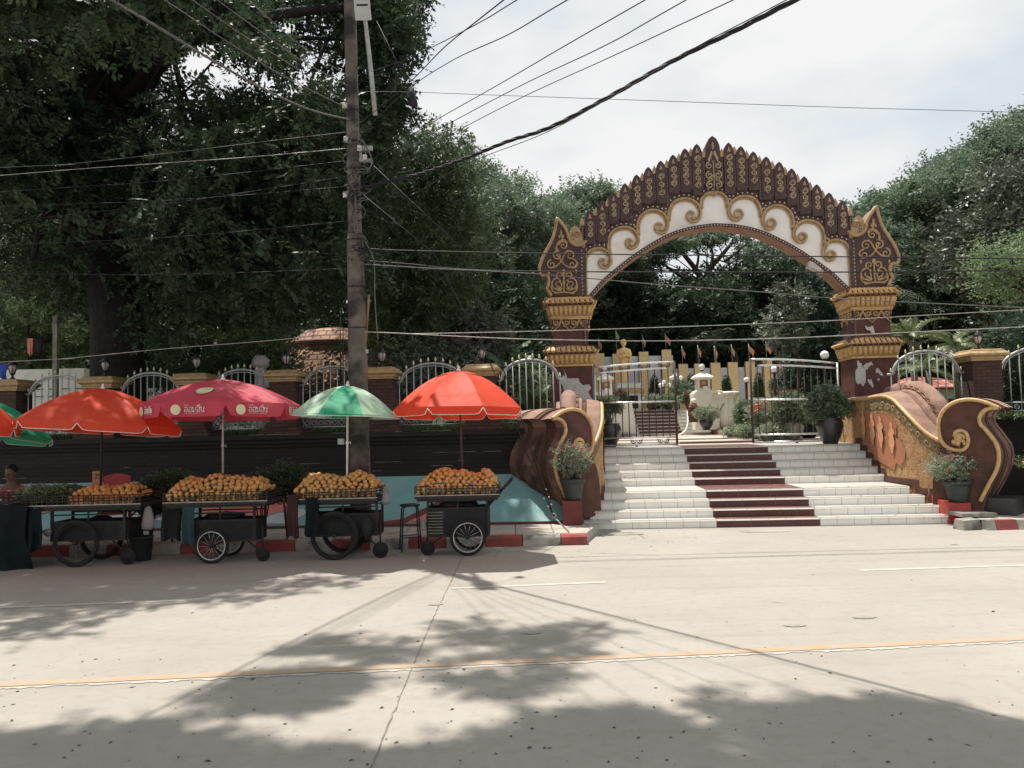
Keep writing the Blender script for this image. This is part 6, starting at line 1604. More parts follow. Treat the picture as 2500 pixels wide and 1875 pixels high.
# two shallow terrace steps and the far flight, aligned with the gate axis
ist = thing('inner_stairs', 'far flight of white steps with a maroon strip inside the gate', 'stairs', GO, GYAW)
c0 = GMI @ atY(1610, 1040, 30.5); cxi = c0.x; yf = GMI @ Vector((5, 30, 0)); y0 = yf.y
cw = .80; zA = 1.40; nst = 8; rs = (2.46-zA)/nst
for k in range(nst):
    b = MB(); z0, z1 = zA+rs*k, zA+rs*(k+1); ya = y0+.30*k; yb = ya+.31
    for (a, c, m1, m2) in ((cxi-2.6, cxi-cw, 'tilewhite', 'treadwhite'), (cxi-cw, cxi+cw, 'tilered', 'treadred'), (cxi+cw, cxi+3.4, 'tilewhite', 'treadwhite')):
        b.add([(a, ya, z0), (c, ya, z0), (c, ya, z1-.025), (a, ya, z1-.025)], [(0, 1, 2, 3)], m1)
        b.add([(a, ya-.02, z1), (c, ya-.02, z1), (c, yb, z1), (a, yb, z1)], [(0, 1, 2, 3)], m2)
        b.box(((a+c)/2, ya-.006, z1-.020), (c-a-.002, .026, .042), 'treadwhite')
    b.build('step', ist)
b = MB(); b.add([(cxi-9, y0+2.4, 2.461), (cxi+14, y0+2.4, 2.461), (cxi+14, y0+12, 2.461), (cxi-9, y0+12, 2.461)], [(0, 1, 2, 3)], 'plaza'); b.build('upper_landing', ist)
ter = thing('terrace_steps', 'two broad shallow tiled steps with a maroon strip just inside the gate', 'steps', GO, GYAW)
for k, (ya, za_) in enumerate(((6.3, .035), (8.4, .07))):
    b = MB(); z1 = ZG+.03+za_; 
    for (a, c, m1, m2) in ((-3.9, -.55-.15*k, 'tilewhite', 'plaza'), (-.55-.15*k, 1.35-.2*k, 'tilered', 'plaza'), (1.35-.2*k, 4.2, 'tilewhite', 'plaza')):
        b.add([(a, ya, ZG-.05), (c, ya, ZG-.05), (c, ya, z1), (a, ya, z1)], [(0, 1, 2, 3)], m1)
        b.add([(a, ya, z1), (c, ya, z1), (c, (8.4 if k == 0 else y0+.05), z1), (a, (8.4 if k == 0 else y0+.05), z1)], [(0, 1, 2, 3)], m2)
        b.box(((a+c)/2, ya-.004, z1-.008), (c-a-.002, .02, .02), 'treadwhite')
    b.build('step', ter)
# raised bed right of the axis
bd = GM @ Vector((2.2, 12.5, 0))
bed = thing('garden_bed', 'raised planting bed with pink edging behind the right gate leaf', 'garden bed', GO, GYAW)
b = MB(); b.box((3.55, 17.5, 1.50), (2.9, 18, .24), 'pink'); b.build('edging', bed)
b = MB(); b.add([(2.15, 8.6, 1.623), (4.95, 8.6, 1.623), (4.95, 26.4, 1.623), (2.15, 26.4, 1.623)], [(0, 1, 2, 3)], 'lawn'); b.build('soil', bed)
# memorial wall with gilded panels
YW = 38.0
wl_ = thing('memorial_wall', 'long pale wall faced with tall gold mosaic panels behind the gate', 'wall')
def pp(u, v, Y=YW): return atY(u, v, Y)
zb0 = 2.46
def wseg(u0, u1, vt):
    a, c = pp(u0, vt), pp(u1, vt-.0235*(u1-u0)); b = MB()
    b.prism([(a.x, 1.8), (c.x, 1.8), (c.x, c.z), (a.x, a.z)], lambda x, z, d: Vector((x, YW+d, z)), .12, .5, 'palewall'); b.build('wall_section', wl_)
wseg(1120, 1430, 906); wseg(1430, 1644, 872); wseg(1644, 1960, 900)
gp = [(1135, 903), (1170, 902), (1212, 902), (1250, 901), (1286, 901), (1325, 901), (1400, 901), (1463, 863), (1506, 864), (1570.5, 859), (1626, 854), (1667, 889), (1706, 888), (1746, 886), (1788, 884.5), (1830, 883), (1872, 880), (1912, 878), (1950, 877)]
flags = []
for i, (u, v) in enumerate(gp):
    a = pp(u, v); b = MB(); hw = .225
    b.prism([(a.x-hw, 1.8), (a.x+hw, 1.8), (a.x+hw, a.z), (a.x-hw, a.z)], lambda x, z, d: Vector((x, YW+d, z)), -.08, .119, 'goldpanel', 'rust'); b.build('gold_panel', wl_)
    flags.append(a)
M['flagcloth'] = mat('faded flag cloth', (.35, .42, .22), .8, (.60, .16, .12), 1.6, 0, 40, transl=.3, lo=.45, hi=.55)
ftops = {1463: 825, 1506: 803, 1570.5: 818, 1626: 814, 1667: 845, 1706: 842, 1746: 844, 1788: 841, 1830: 839, 1872: 834, 1912: 836, 1212: 852, 1286: 853, 1325: 850}
fi = 0
for i, (u, v) in enumerate(gp):
    if u not in ftops: continue
    fi += 1; a = flags[i]; tz = pp(u, ftops[u]).z
    t = thing('flag', 'faded flag, '+['leftmost of the row seen over the fence', 'second from the left of the row, over the fence', 'third from the left of the row, beside the left gate pillar', 'next to the left gate pillar on the high wall section', 'behind the head of the golden statue', 'just right of the golden statue', 'flying to the right on the tallest gold panel', 'first on the low wall section right of the tall panels', 'second on the low wall section', 'third on the low wall section, above the cream lamp house', 'fourth on the low wall section', 'fifth on the low wall section, flying to the right', 'sixth on the low wall section', 'last on the low wall section, before the conifer'][fi-1], 'flag', (a.x, YW, a.z), 0, 'flags on the memorial wall')
    h = tz-a.z; b = MB(); b.tube([(0, 0, -.02), (-.02, 0, h)], .012, 'galv', 5); b.build('flag_pole', t)
    out_ = .28 if u in (1626, 1830, 1872) else .16
    b = MB(); N = 8; A = []; B_ = []
    for k in range(N+1):
        s = k/N; A.append(Vector((-.02+out_*s*(.7+.3*s), .03*math.sin(s*7), h-.03-(.32*s if out_ < .3 else .18*s)))); B_.append(Vector((-.02+out_*s*.8, .03*math.sin(s*7+1), h-.34-(.28*s if out_ < .3 else .14*s*s))))
    b.strip(B_, A, 'flagcloth', True); b.build('flag_cloth', t)
# topiary cones
for i, (u, vt, wd, lab) in enumerate(((1596.5, 921, .26, 'left of the twin globe lamps, behind the left gate leaf'), (1686, 920, .25, 'between the globe lamps and the cream lamp house'), (1773, 921, .26, 'just right of the cream lamp house'), (1851, 917, .26, 'behind the hinge side of the right gate leaf'), (1919, 920, .25, 'rightmost, beside the conifer'), (1290, 925, .26, 'seen through the left fence arch'), (1340, 925, .2, 'beside the left gate pillar behind the fence'))):
    a = pp(u, vt, 36); h = a.z-2.46; t = thing('cone_shrub', 'dark clipped cone shrub '+lab, 'shrub', (a.x, 36, 2.46), 0, 'clipped cone shrubs before the memorial wall')
    cl = [(0, 0, h*f, wd*math.sqrt(max(.05, 1-(max(0, f-.3)/.72)**2))*(.85 if f < .2 else 1), wd, h*.14) for f in (.1, .22, .34, .46, .58, .70, .82, .92)]
    cl = [(c[0], c[1], c[2], c[3], c[3], c[5]) for c in cl]
    leafmesh('foliage', cl, 1500, 'leafcon', .055, .03, 4, .06, -.5, 60+i, t, .55)
    b = MB(); b.tube([(0, 0, 0), (0, 0, h*.5)], .03, 'bark', 6); b.lathe([(wd*.7, h*.08), (wd*.8, h*.35), (wd*.6, h*.7), (.02, h*.95)], (0, 0, 0), 'leafcon', 12); b.build('trunk', t)
# golden statue
a = atY(1530, 940, 36.5); s0 = atY(1531, 935, 36.5)
YS = 36.3; base = atY(1531, 936, YS); top = atY(1517, 828, YS); Hs = top.z-base.z
sx_ = atY(1524, 900, YS).x
stt = thing('golden_statue', 'golden standing robed statue on a white pedestal behind the left gate leaf', 'statue', (sx_, YS, base.z))
k = Hs/1.75
b = MB(); b.lathe([(r*k, z*k) for r, z in [(.13, 0), (.15, .04), (.15, .3), (.17, .6), (.19, .9), (.20, 1.05), (.23, 1.22), (.24, 1.30), (.17, 1.37), (.07, 1.41), (.055, 1.45), (.055, 1.50)]], (0, 0, 0), 'statuegold', 20, sx=1, sy=.62)
for i, p in enumerate(b.v):
    x, y, z = p
    if z < 1.35*k: b.v[i] = (x+math.sin(z*9)*.008, y-.02*k*abs(math.sin(x*28)), z)
b.build('robe', stt)
b = MB(); b.ell((0, -.01, 1.60*k), (.115*k, .12*k, .155*k), 'statuegold', 14, 10); b.ell((0, -.11*k, 1.63*k), (.014, .02, .03), 'statuegold', 6, 4)
for s_ in (-1, 1): b.ell((s_*.087*k, 0, 1.63*k), (.012, .02, .05), 'statuegold', 6, 4)
b.build('head', stt)
b = MB()
b.tube([(-.20*k, 0, 1.32*k), (-.26*k, -.05, 1.12*k), (-.17*k, -.17*k, 1.03*k), (.06*k, -.20*k, 1.10*k)], [.06*k, .055*k, .05*k, .04*k], 'statuegold', 8)
b.tube([(.20*k, 0, 1.32*k), (.26*k, -.05, 1.14*k), (.17*k, -.18*k, 1.06*k), (-.10*k, -.19*k, 1.14*k)], [.06*k, .055*k, .05*k, .04*k], 'statuegold', 8)
for q in range(3): b.tube([(-.23*k, -.03, (1.34-.04*q)*k), (0, -.17*k, (1.28-.05*q)*k), (.23*k, -.03, (1.34-.04*q)*k)], .018*k, 'statuegold', 5)
b.tube([(.26*k, -.02, 1.15*k), (.21*k, -.1*k, .8*k), (.15*k, -.1*k, .3*k)], [.05*k, .06*k, .03*k], 'statuegold', 6)
b.build('arms', stt)
pd = thing('statue_pedestal', 'white pedestal with gold band and dark plaque under the golden statue', 'pedestal', (sx_+.15, YS, 2.46)); H_ = base.z-2.46
b = MB(); b.box((0, 0, H_*.33), (1.0, .9, H_*.66), 'whiteplaster'); b.box((0, 0, H_*.9), (1.12, 1.0, H_*.18), 'whiteplaster'); b.build('block', pd)
b = MB(); b.box((0, 0, H_*.73), (1.16, 1.04, H_*.13), 'goldbright'); b.build('gold_band', pd)
b = MB(); b.box((.05, -.46, H_*.34), (.62, .02, H_*.44), 'cartbox'); b.build('plaque', pd)
b = MB(); b.box((.62, 0, H_*.4), (.18, .8, H_*.8), 'goldbright', top=(.6, 1)); b.build('side_scroll', pd)

# cream lamp houses with scroll plinths
def cream(u, vb, Y, sg, lab, full=True):
    g = atY(u, vb, Y); t = thing('lamp_house', lab, 'lamp house', (g.x, Y, 1.60)); s = Y/1950
    X = lambda px: (px-u)*s; Z = lambda px: g.z-1.60+(vb-px)*s
    b = MB()      # tapered main block with shoulder
    f = lambda x, z, d: Vector((x, d, z))
    b.prism([(X(1697), Z(1048)), (X(1695), Z(960)), (X(1705), Z(952)), (X(1742), Z(952)), (X(1760), Z(965)), (X(1775), Z(958)), (X(1800), Z(962)), (X(1803), Z(970)), (X(1765), Z(985)), (X(1752), Z(1010)), (X(1748), Z(1048))][::-1], f, .55, -.12, 'cream') if full else b.box((0, .2, .55), (1.1, .7, 1.1), 'cream', top=(.8, .8))
    b.build('plinth', t)
    if full:
        b = MB(); sc4 = s/3.16; cxs = X(1400+1212/3.16); Z4 = lambda y: Z(780+y/3.16)
        prof4 = [(848, 60), (838, 74), (810, 86), (775, 91), (735, 87), (700, 75), (665, 61), (635, 55), (610, 57), (592, 68), (580, 82), (570, 86), (560, 78), (556, 40)]
        b.lathe([(r*sc4, Z4(y)) for y, r in prof4], (cxs, .05, 0), 'cream', 28, sy=.8)
        for a_ in (-2.35, -1.95, -1.2): b.tube([(cxs+math.cos(a_)*(r+1)*sc4, .05+math.sin(a_)*(r+1)*sc4*.8, Z4(y)) for y, r in prof4[1:12]], .018, 'cream', 5)
        b.build('scroll', t)
        b = MB(); b.tube(spline([(X(1752), -.16, Z(1046)), (X(1754), -.16, Z(1015)), (X(1748), -.16, Z(990)), (X(1738), -.16, Z(970)), (X(1745), -.16, Z(958)), (X(1765), -.16, Z(957))], 5), .035, 'cream', 6); b.build('plinth_moulding', t)
    z0 = Z(953); hw = .235; q7 = .69
    b = MB(); b.sq([(hw, z0-.1), (hw, z0+0.428)], (X(1722), .2, 0), 'cream'); b.build('house', t)
    b = MB(); b.sq([(hw+.02, z0+0.428), (hw+.115, z0+0.469), (hw+.115, z0+0.497), (hw+.02, z0+0.580), (hw-.08, z0+0.635), (.07, z0+0.669), (.06, z0+0.718)], (X(1722), .2, 0), 'cream'); b.build('roof', t)
    b = MB(); b.box((X(1722), .2-hw-.01, z0+0.248), (.30, .03, .28), 'pink'); b.ell((X(1722), .2-hw-.03, z0+0.276), (.08, .03, .08), 'goldbright', 10, 6); b.build('niche', t)
    b = MB(); b.box((X(1724), .2-hw-.05, z0+0.069), (.20, .12, .18), 'whiteplaster', top=(.8, 1)); b.build('niche_sill', t)
    b = MB(); b.lathe([(.05, z0+0.690), (.07, z0+0.731), (.07, z0+0.773), (.05, z0+0.787)], (X(1722), .2, 0), 'lampblack', 10); o = b.build('lamp_base', t)
    b = MB(); b.ell((X(1722), .2, z0+0.876), (.125, .125, .125), 'globe', 16, 10); b.build('lamp_globe', o)
    b = MB()
    for q in range(6): a = q*math.pi/6; b.tube([(X(1722)+math.cos(a)*.128*math.cos(p), .2+math.sin(a)*.128*math.cos(p), z0+0.876+.128*math.sin(p)) for p in np.linspace(0, 6.28, 14)], .004, 'lampblack', 4)
    b.build('globe_cage', o)
    return t
cream(1755, 1050, 29.5, 1, 'cream lamp house with white globe and curling plinth in the gate opening')
t2 = cream(1755, 1050, 29.5, -1, 'cream lamp house with white globe seen through the left gate leaf', False)
q_ = atY(1515, 1050, 29.5); t2.location = (q_.x, 29.5, 1.62)
# globe lamp posts
def lamp_post(u, vt, vb, Y, n, lab, r=.13, black=True):
    g = atY(u, vb, Y); tz = atY(u, vt, Y).z; t = thing('globe_lamp', lab, 'lamp', g, 0, 'white globe lamps in the court'); h = tz-g.z
    m_ = 'lampblack' if black else 'galv'
    b = MB(); b.lathe([(.07, 0), (.05, .15), (.035, .3), (.03, h*.55), (.05, h*.56), (.03, h*.6), (.03, h-2*r)], (0, 0, 0), m_, 8)
    if n > 1:
        for k in range(n-1):
            a = 2*math.pi*k/(n-1); b.tube([(0, 0, h-3.4*r), (math.cos(a)*.18, math.sin(a)*.18, h-3.6*r), (math.cos(a)*.22, math.sin(a)*.22, h-3.0*r)], .014, m_, 5)
    b.lathe([(.05, h-2.2*r), (.09, h-2.0*r), (.05, h-1.85*r)], (0, 0, 0), m_, 10)
    b.build('lamp_post', t)
    cs = [(0, 0, h-r)]
    if n > 1: cs += [(math.cos(2*math.pi*k/(n-1))*.22, math.sin(2*math.pi*k/(n-1))*.22, h-2.4*r) for k in range(n-1)]
    for c in cs: b = MB(); b.ell(c, (r, r, r), 'globe', 14, 9); b.build('lamp_globe', t)
    return t
lamp_post(1623, 928, 1000, 33, 4, 'cluster of white globe lamps on a thin post behind the left gate leaf', .085)
lamp_post(1651, 910, 1000, 31, 4, 'cluster of white globe lamps just right of the left gate leaf', .085)
lamp_post(1827, 921, 1045, 26, 1, 'single white globe lamp on a black post left of the right gate leaf', .09)
lamp_post(1896, 893, 1040, 22, 1, 'tall single white globe lamp on a black post behind the right gate leaf', .10)
lamp_post(2021, 856, 1040, 24, 1, 'white globe lamp peeking out beside the right gate pillar', .13)
lamp_post(1459, 958, 1010, 31, 1, 'small white globe lamp beside the left gate pillar', .08)
# bell-like pavilion, small statues, pots and flowers in the court
def potc(u, vb, Y, r, h, mt, fol, n, leafm, lab, seed, flw=None, cat='potted plant', ll=.05, z=None):
    g = atY(u, vb, Y); t = thing('potted_plant', lab, cat, g, 0)
    b = MB(); b.lathe([(r*.5, 0), (r*.9, h*.45), (r, h*.75), (r*.8, h*.95), (r*.88, h), (r*.8, h)], (0, 0, 0), mt, 18); b.build('pot', t)
    b = MB()
    for k in range(7): b.tube([(0, 0, h*.9), (rnd.uniform(-.7, .7)*fol[0], rnd.uniform(-.5, .5)*fol[1], h+fol[2]*1.1)], .008, 'bark', 4)
    b.build('stem', t)
    leafmesh('foliage', [(0, 0, h+fol[2]*.8, *fol)], n, leafm, ll, ll*.45, 6, .12, .1, seed, t, .2, .8)
    if flw:
        b = MB()
        for k in range(flw[1]):
            p = Vector((rnd.uniform(-1, 1)*fol[0]*.8, rnd.uniform(-1, .2)*fol[1]*.8, h+fol[2]*(1+rnd.uniform(0, .8)))); b.ell(p, (.05, .04, .035), flw[0], 6, 4)
        b.build('blossom', t)
    return t
potc(1725, 1050, 27.5, .24, .42, 'potblack', (.42, .3, .20), 380, 'leafsil', 'spreading plant in a round black pot before the cream lamp house', 71, ll=.07)
potc(1683, 1000, 31, .18, .40, 'panelbrown', (.25, .2, .16), 200, 'leafpot', 'pink flowering plant in a brown pot left of the cream lamp house', 72, ('flowerpink', 14), ll=.07)
potc(1518, 985, 31, .16, .2, 'panelbrown', (.24, .2, .16), 160, 'leafpot', 'pink flowering plant below the plaque of the statue pedestal', 73, ('flowerpink', 14), ll=.07)
potc(1590, 1000, 32, .2, .22, 'panelbrown', (.35, .25, .2), 260, 'leafsil', 'pale leafy plant in a brown trough before the leftmost court cone shrub', 74, ll=.08)
potc(1633, 1000, 32, .2, .2, 'potblack', (.40, .25, .22), 300, 'leafbright', 'light green plant in a low pot under the globe lamp cluster', 75, ll=.08)
potc(1668, 985, 34, .1, .1, 'potblack', (.55, .4, .5), 700, 'leafpot', 'round dark green bush behind the globe lamp cluster', 76, ll=.08)
potc(1865, 1060, 21.5, .26, .30, 'rust', (.45, .35, .30), 500, 'leafsil', 'red flowering plant in a brown bowl behind the right gate leaf', 77, ('flowerred', 22), ll=.07)
potc(1935, 1075, 20.6, .30, .46, 'kerbgrey', (.50, .4, .42), 800, 'leafpot', 'small leafy tree in a grey concrete tub behind the right gate leaf', 78, ll=.08)
potc(1975, 1074, 21.2, .26, .42, 'cartbox', (.35, .3, .25), 380, 'leafpot', 'leafy plant in a black tub beside the grey tub', 79, ll=.08)
potc(1905, 1070, 22.5, .28, .48, 'whiteplaster', (.35, .3, .35), 380, 'leafpot', 'shrub in a white fluted pot behind the right gate leaf', 80, ('flowerred', 8), ll=.08)
potc(1915, 990, 25.5, .2, .25, 'whiteplaster', (.5, .3, .12), 260, 'leafpot', 'orange red flowers on the ledge before the rightmost cone shrubs', 81, ('flowerred', 40), ll=.06)
for i, (u, v, Y, r, n, m_, lab) in enumerate(((1822, 1045, 25, (.36, .3, .42), 900, 'leafpot', 'dark green shrub right of the curling cream plinth'), (1850, 1068, 21.5, (.55, .4, .16), 700, 'leafbright', 'low light green ground plants behind the right gate leaf'),
        (1800, 1062, 23, (.40, .3, .08), 350, 'leafsil', 'low pale plants at the foot of the cream plinth'), (1885, 1074, 20.5, (.4, .3, .18), 500, 'leafsil', 'tuft of striped pale leaves behind the right gate leaf'))):
    g = atY(u, v, Y); t = thing('bush', lab, 'bush', (g.x, Y, g.z)); leafmesh('foliage', [(0, 0, r[2], *r)], n, m_, .07, .03, 6, .13, 0, 90+i, t, .2)
# low cream balustrade behind the flowers
t = thing('garden_balustrade', 'low cream balustrade of square posts behind the red flowers', 'balustrade', atY(1900, 1000, 26.5))
for i, u in enumerate((1838, 1855, 1878, 1892, 1934, 1953, 1970, 1988, 2006)):
    p = atY(u, 985, 26.5); b = MB(); b.box((0, 0, -.1), (.20, .2, .5), 'cream'); b.box((0, 0, .16), (.26, .26, .06), 'cream'); o = b.build('post', t); o.location = p-t.location
b = MB(); a = atY(1830, 998, 26.5)-t.location; c = atY(2020, 993, 26.5)-t.location; b.tube([a, c], .06, 'cream', 6); b.build('rail', t)
# little statue on brown blocks
g = atY(1693, 1015, 28.5); t = thing('small_statue', 'small tan figure seated on a brown block left of the cream lamp house', 'statue', g)
b = MB(); b.box((0, 0, .12), (.34, .3, .26), 'panelbrown'); b.box((0, 0, -.12), (.28, .25, .22), 'brownrough'); b.build('block', t)
b = MB(); b.ell((0, 0, .36), (.15, .12, .13), 'pink', 10, 7); b.ell((.03, -.02, .52), (.10, .09, .10), 'cream', 10, 7); b.ell((-.12, -.05, .30), (.06, .08, .06), 'pink', 8, 5); b.ell((.13, -.05, .30), (.06, .08, .06), 'pink', 8, 5); b.build('figure', t)
# garden hose
pts = [atY(u, v, Y) for u, v, Y in ((1678, 1005, 30.3), (1679, 1030, 29), (1676, 1045, 28), (1668, 1056, 26), (1650, 1066, 23), (1636, 1067, 22), (1620, 1074, 21))]
b = MB(); b.tube(spline(pts, 6), .022, 'cream', 6); tag(b.build('garden_hose'), 'pale garden hose trailing down the far steps', 'hose')

# ================================================================== BUILDINGS BEHIND THE FENCE
M['rooftile'] = brickmat('red roof tile', (.48, .12, .09), (.40, .09, .07), (.55, .35, .28), .22, .18, 1, .02, 'xz', .7)
M['mound'] = brickmat('salmon shingle', (.46, .27, .19), (.38, .21, .15), (.12, .07, .05), .26, .15, 1, .02, 'xz', .85, stain=(.20, .13, .09), sscale=3, bump=.8, stain_pos=(.5, .7))
M['pcream'] = mat('pale green plaster', (.48, .50, .38), .8, (.42, .44, .34), 3)
hA = atY(2210, 990, 25)
t = thing('garden_house', 'small pale house with a red tiled roof behind the right fence', 'house', (atY(2290, 990, 25).x, 25, 1.8))
def L25(u, v, Y=25): p = atY(u, v, Y); return (p.x-t.location.x, p.z-t.location.z)
x0, _ = L25(2215, 990); x1, _ = L25(2378, 990); zt_ = L25(2300, 950)[1]; ze_ = L25(2290, 940)[1]; zr_ = L25(2305, 918)[1]
b = MB(); b.box(((x0+x1)/2, 1.3, zt_/2), (x1-x0, 2.6, zt_), 'pcream'); b.build('wall', t)
b = MB(); b.add([(x0-.25, -.35, ze_-.1), (x1+.25, -.35, ze_-.1), (x1-.6, 1.3, zr_+.05), (x0+.7, 1.3, zr_+.05), (x0-.25, 2.9, ze_-.1), (x1+.25, 2.9, ze_-.1)], [(0, 1, 2, 3), (1, 5, 2), (0, 3, 4), (4, 3, 2, 5)], 'rooftile')
b.tube([(x0-.25, -.36, ze_-.09), (x1+.25, -.36, ze_-.09)], .03, 'salmon', 5); b.build('roof', t)
for (u, w_) in ((2262, .5), (2330, .5)):
    c = L25(u, 985); b = MB(); b.box((c[0], -.02, c[1]), (w_, .04, .42), 'greywhite'); o = b.build('window', t); b = MB(); b.box((c[0], -.045, c[1]), (w_-.1, .02, .32), 'lampblack'); b.build('pane', o)
# shingled mound
t = thing('shingled_roof', 'round salmon shingled roof behind the utility pole', 'roof', (atY(800, 850, 23).x, 23, 1.8))
g = atY(800, 787, 23); hh = g.z-1.8
b = MB(); n = 28
prof_ = [(2.3, 0), (2.25, .5), (2.1, hh*.35), (1.85, hh*.6), (1.45, hh*.82), (.9, hh*.95), (.05, hh)]
b.lathe(prof_, (0, 1.0, 0), 'mound', 32); b.build('roof_shell', t)
b = MB()
for z_, r_ in ((hh*.35, 2.13), (hh*.82, 1.48)): b.tube([(math.cos(a)*r_, 1+math.sin(a)*r_, z_) for a in np.linspace(0, 6.2832, 33)], .07, 'pink', 6)
b.build('ridge_band', t)
b = MB(); rr = random.Random(6)
for k in range(900):       # ragged shingle ends catching the light
    zf = rr.uniform(.03, .85); z_ = hh*zf; 
    r_ = np.interp(z_, [p[1] for p in prof_], [p[0] for p in prof_]); a = rr.uniform(math.pi, 2*math.pi); c = Vector((math.cos(a)*r_, 1+math.sin(a)*r_, z_)); d = Vector((-math.sin(a), math.cos(a), 0)); o_ = Vector((math.cos(a), math.sin(a), 0))
    w_ = rr.uniform(.03, .07); h_ = rr.uniform(.06, .13)
    b.add([c-d*w_+o_*.06-Vector((0, 0, h_)), c+d*w_+o_*.07-Vector((0, 0, h_*.8)), c+d*w_*.8+o_*.005, c-d*w_*.8+o_*.005], [(0, 1, 2, 3)], 'pink' if rr.random() < .6 else 'murtan')
b.build('shingle', t)
# low white wall with vents and board on the left
t = thing('white_building', 'low white building with slotted vents behind the left fence', 'building', (atY(120, 960, 21).x, 21, 1.8))
a, c = atY(-60, 905, 21), atY(205, 900, 21)
b = MB(); b.box(((a.x+c.x)/2-t.location.x, 1, (a.z-1.8)/2), (c.x-a.x, 2, a.z-1.8), 'whiteplaster'); b.build('wall', t)
b = MB(); b.box(((a.x+c.x)/2-t.location.x, -.03, (a.z-1.8)*.42), (c.x-a.x+.1, .06, .06), 'kerbgrey'); b.build('ledge', t)
b = MB()
for i in range(10): b.box((-1.3+.35*i, -.012, (a.z-1.8)*.72), (.2, .02, .02), 'lampblack'); b.box((-1.3+.35*i, -.012, (a.z-1.8)*.62), (.2, .02, .02), 'lampblack')
b.build('vent', t)
t = thing('white_building', 'white block wall with slotted vents beside the big dark trunk', 'building', (atY(400, 960, 21).x, 21, 1.8))
a, c = atY(362, 948, 21), atY(432, 944, 21)
b = MB(); b.box(((a.x+c.x)/2-t.location.x, 1, (a.z-1.8)/2), (c.x-a.x, 2, a.z-1.8), 'cream'); b.build('wall', t)
b = MB()
for i in range(3):
    for j in range(3): b.box((-.2+.22*i, -.012, (a.z-1.8)*.7-.1*j), (.14, .02, .02), 'lampblack')
b.build('vent', t)
# hung cloths and clutter at the far left
drape('laundry', 66, 80, 826, 866, 17.6, 'salmon', 'red cloth hanging in the bright bushes at the far left', 'laundry', seed=4, bulge=.02)
drape('laundry', 80, 102, 826, 862, 17.5, 'clothblk', 'black cloth hanging beside the red cloth at the far left', 'laundry', seed=14, bulge=.02)
M['clothblue'] = mat('blue cloth', (.02, .05, .28), .7, (.03, .08, .4), 5, .4, 14)
drape('laundry', -20, 16, 888, 925, 18, 'clothblue', 'blue cloth at the left edge above the fence pillar', 'laundry', seed=8, bulge=.03)
p = atY(137, 800, 20); t = thing('garden_post', 'grey concrete post standing in the bright bushes at the left', 'post', (p.x, 20, 1.8)); b = MB(); b.box((0, 0, 1.55), (.11, .11, 3.1), 'kerbgrey'); b.box((0, 0, 3.12), (.14, .14, .05), 'kerbgrey'); b.build('post', t)
p = atY(636, 885, 18.5); rk = MB(); rk.ell((0, 0, 0), (.20, .2, .17), 'cement', 10, 7); rr = random.Random(3)
for i, v in enumerate(rk.v): rk.v[i] = tuple(Vector(v)*rr.uniform(.85, 1.15))
rk.box((0, 0, -.85), (.25, .25, 1.5), 'cement', top=(.8, .8))
o = rk.build('garden_rock'); o.location = p; tag(o, 'pale rock standing behind the fence above the crimson umbrella', 'rock')
# ================================================================== TREES
tr = random.Random(77)
def limb(b, pts, r0_, r1_, mt='bark', n=8):
    q = spline([Vector(p) for p in pts], 5); k = len(q); b.tube(q, [r0_+(r1_-r0_)*i/(k-1) for i in range(k)], mt, n)
def tree(name, lab, cat, base, limbs, clumps, n, leafm, seed, ll, lw, per, sl, droop, group=None, bark='bark', twigs=0, shell=.4, flat=.55):
    t = thing(name, lab, cat, base, 0, group); B_ = Vector(base)
    b = MB()
    for pts, r0_, r1_ in limbs: limb(b, [Vector(p)-B_ for p in pts], r0_, r1_, bark, 10 if r0_ > .2 else 7)
    if twigs:
        for k in range(twigs):      # small branches from limb points towards clumps
            c = tr.choice(clumps); pts, r0_, r1_ = tr.choice(limbs); p = Vector(min(pts, key=lambda q: (Vector(q)-Vector(c[:3])).length)); e = Vector(c[:3])
            if (e-p).length > 6: continue
            m_ = p.lerp(e, .5)+Vector((tr.uniform(-.3, .3), tr.uniform(-.3, .3), tr.uniform(0, .4))); limb(b, [p-B_, m_-B_, e-B_], .045, .012, bark, 5)
    b.build('trunk', t)
    leafmesh('crown', [(c[0]-B_.x, c[1]-B_.y, c[2]-B_.z, *c[3:]) for c in clumps], n, leafm, ll, lw, per, sl, droop, seed, t, shell, flat)
    return t
A = lambda u, v, Y: tuple(atY(u, v, Y))
# ---- the big dark rain tree at the left
base = atY(290, 900, 18); base.z = 1.8
holes = [(480, 105, 34), (405, 155, 26), (450, 170, 26), (770, 120, 30), (640, 200, 30), (915, 165, 22), (960, 375, 24), (60, 820, 60), (180, 840, 50), (20, 560, 26), (120, 300, 30), (560, 140, 22), (710, 60, 20)]
main = [(-60, -80), (1000, -80), (1060, 20), (1000, 200), (960, 330), (880, 420), (900, 640), (860, 700), (700, 740), (560, 770), (420, 800), (260, 800), (230, 720), (120, 660), (-60, 640)]
cl = pxclumps(main, 420, 13.6, 21.5, .45, 1.0, tr, .6, holes=holes)
cl += pxclumps([(-60, -60), (860, -60), (860, 560), (700, 700), (-60, 700)], 110, 18, 22, .8, 1.4, tr, .7, holes=holes)
# overhang reaching right of the pole
cl += pxclumps([(860, -20), (1000, -20), (1030, 60), (1068, 120), (1075, 165), (1040, 120), (985, 70), (960, 120), (985, 200), (940, 190), (880, 220)], 60, 15.4, 17.2, .26, .46, tr, .6)
cl += pxclumps([(880, 200), (960, 215), (985, 260), (1050, 290), (1030, 330), (980, 320), (880, 380)], 34, 15.4, 17.5, .28, .5, tr, .7)
cl += pxclumps([(560, -60), (1000, -60), (1010, 40), (930, 140), (900, 300), (760, 330), (560, 260)], 46, 15.6, 19, .35, .7, tr, .6, holes=holes)
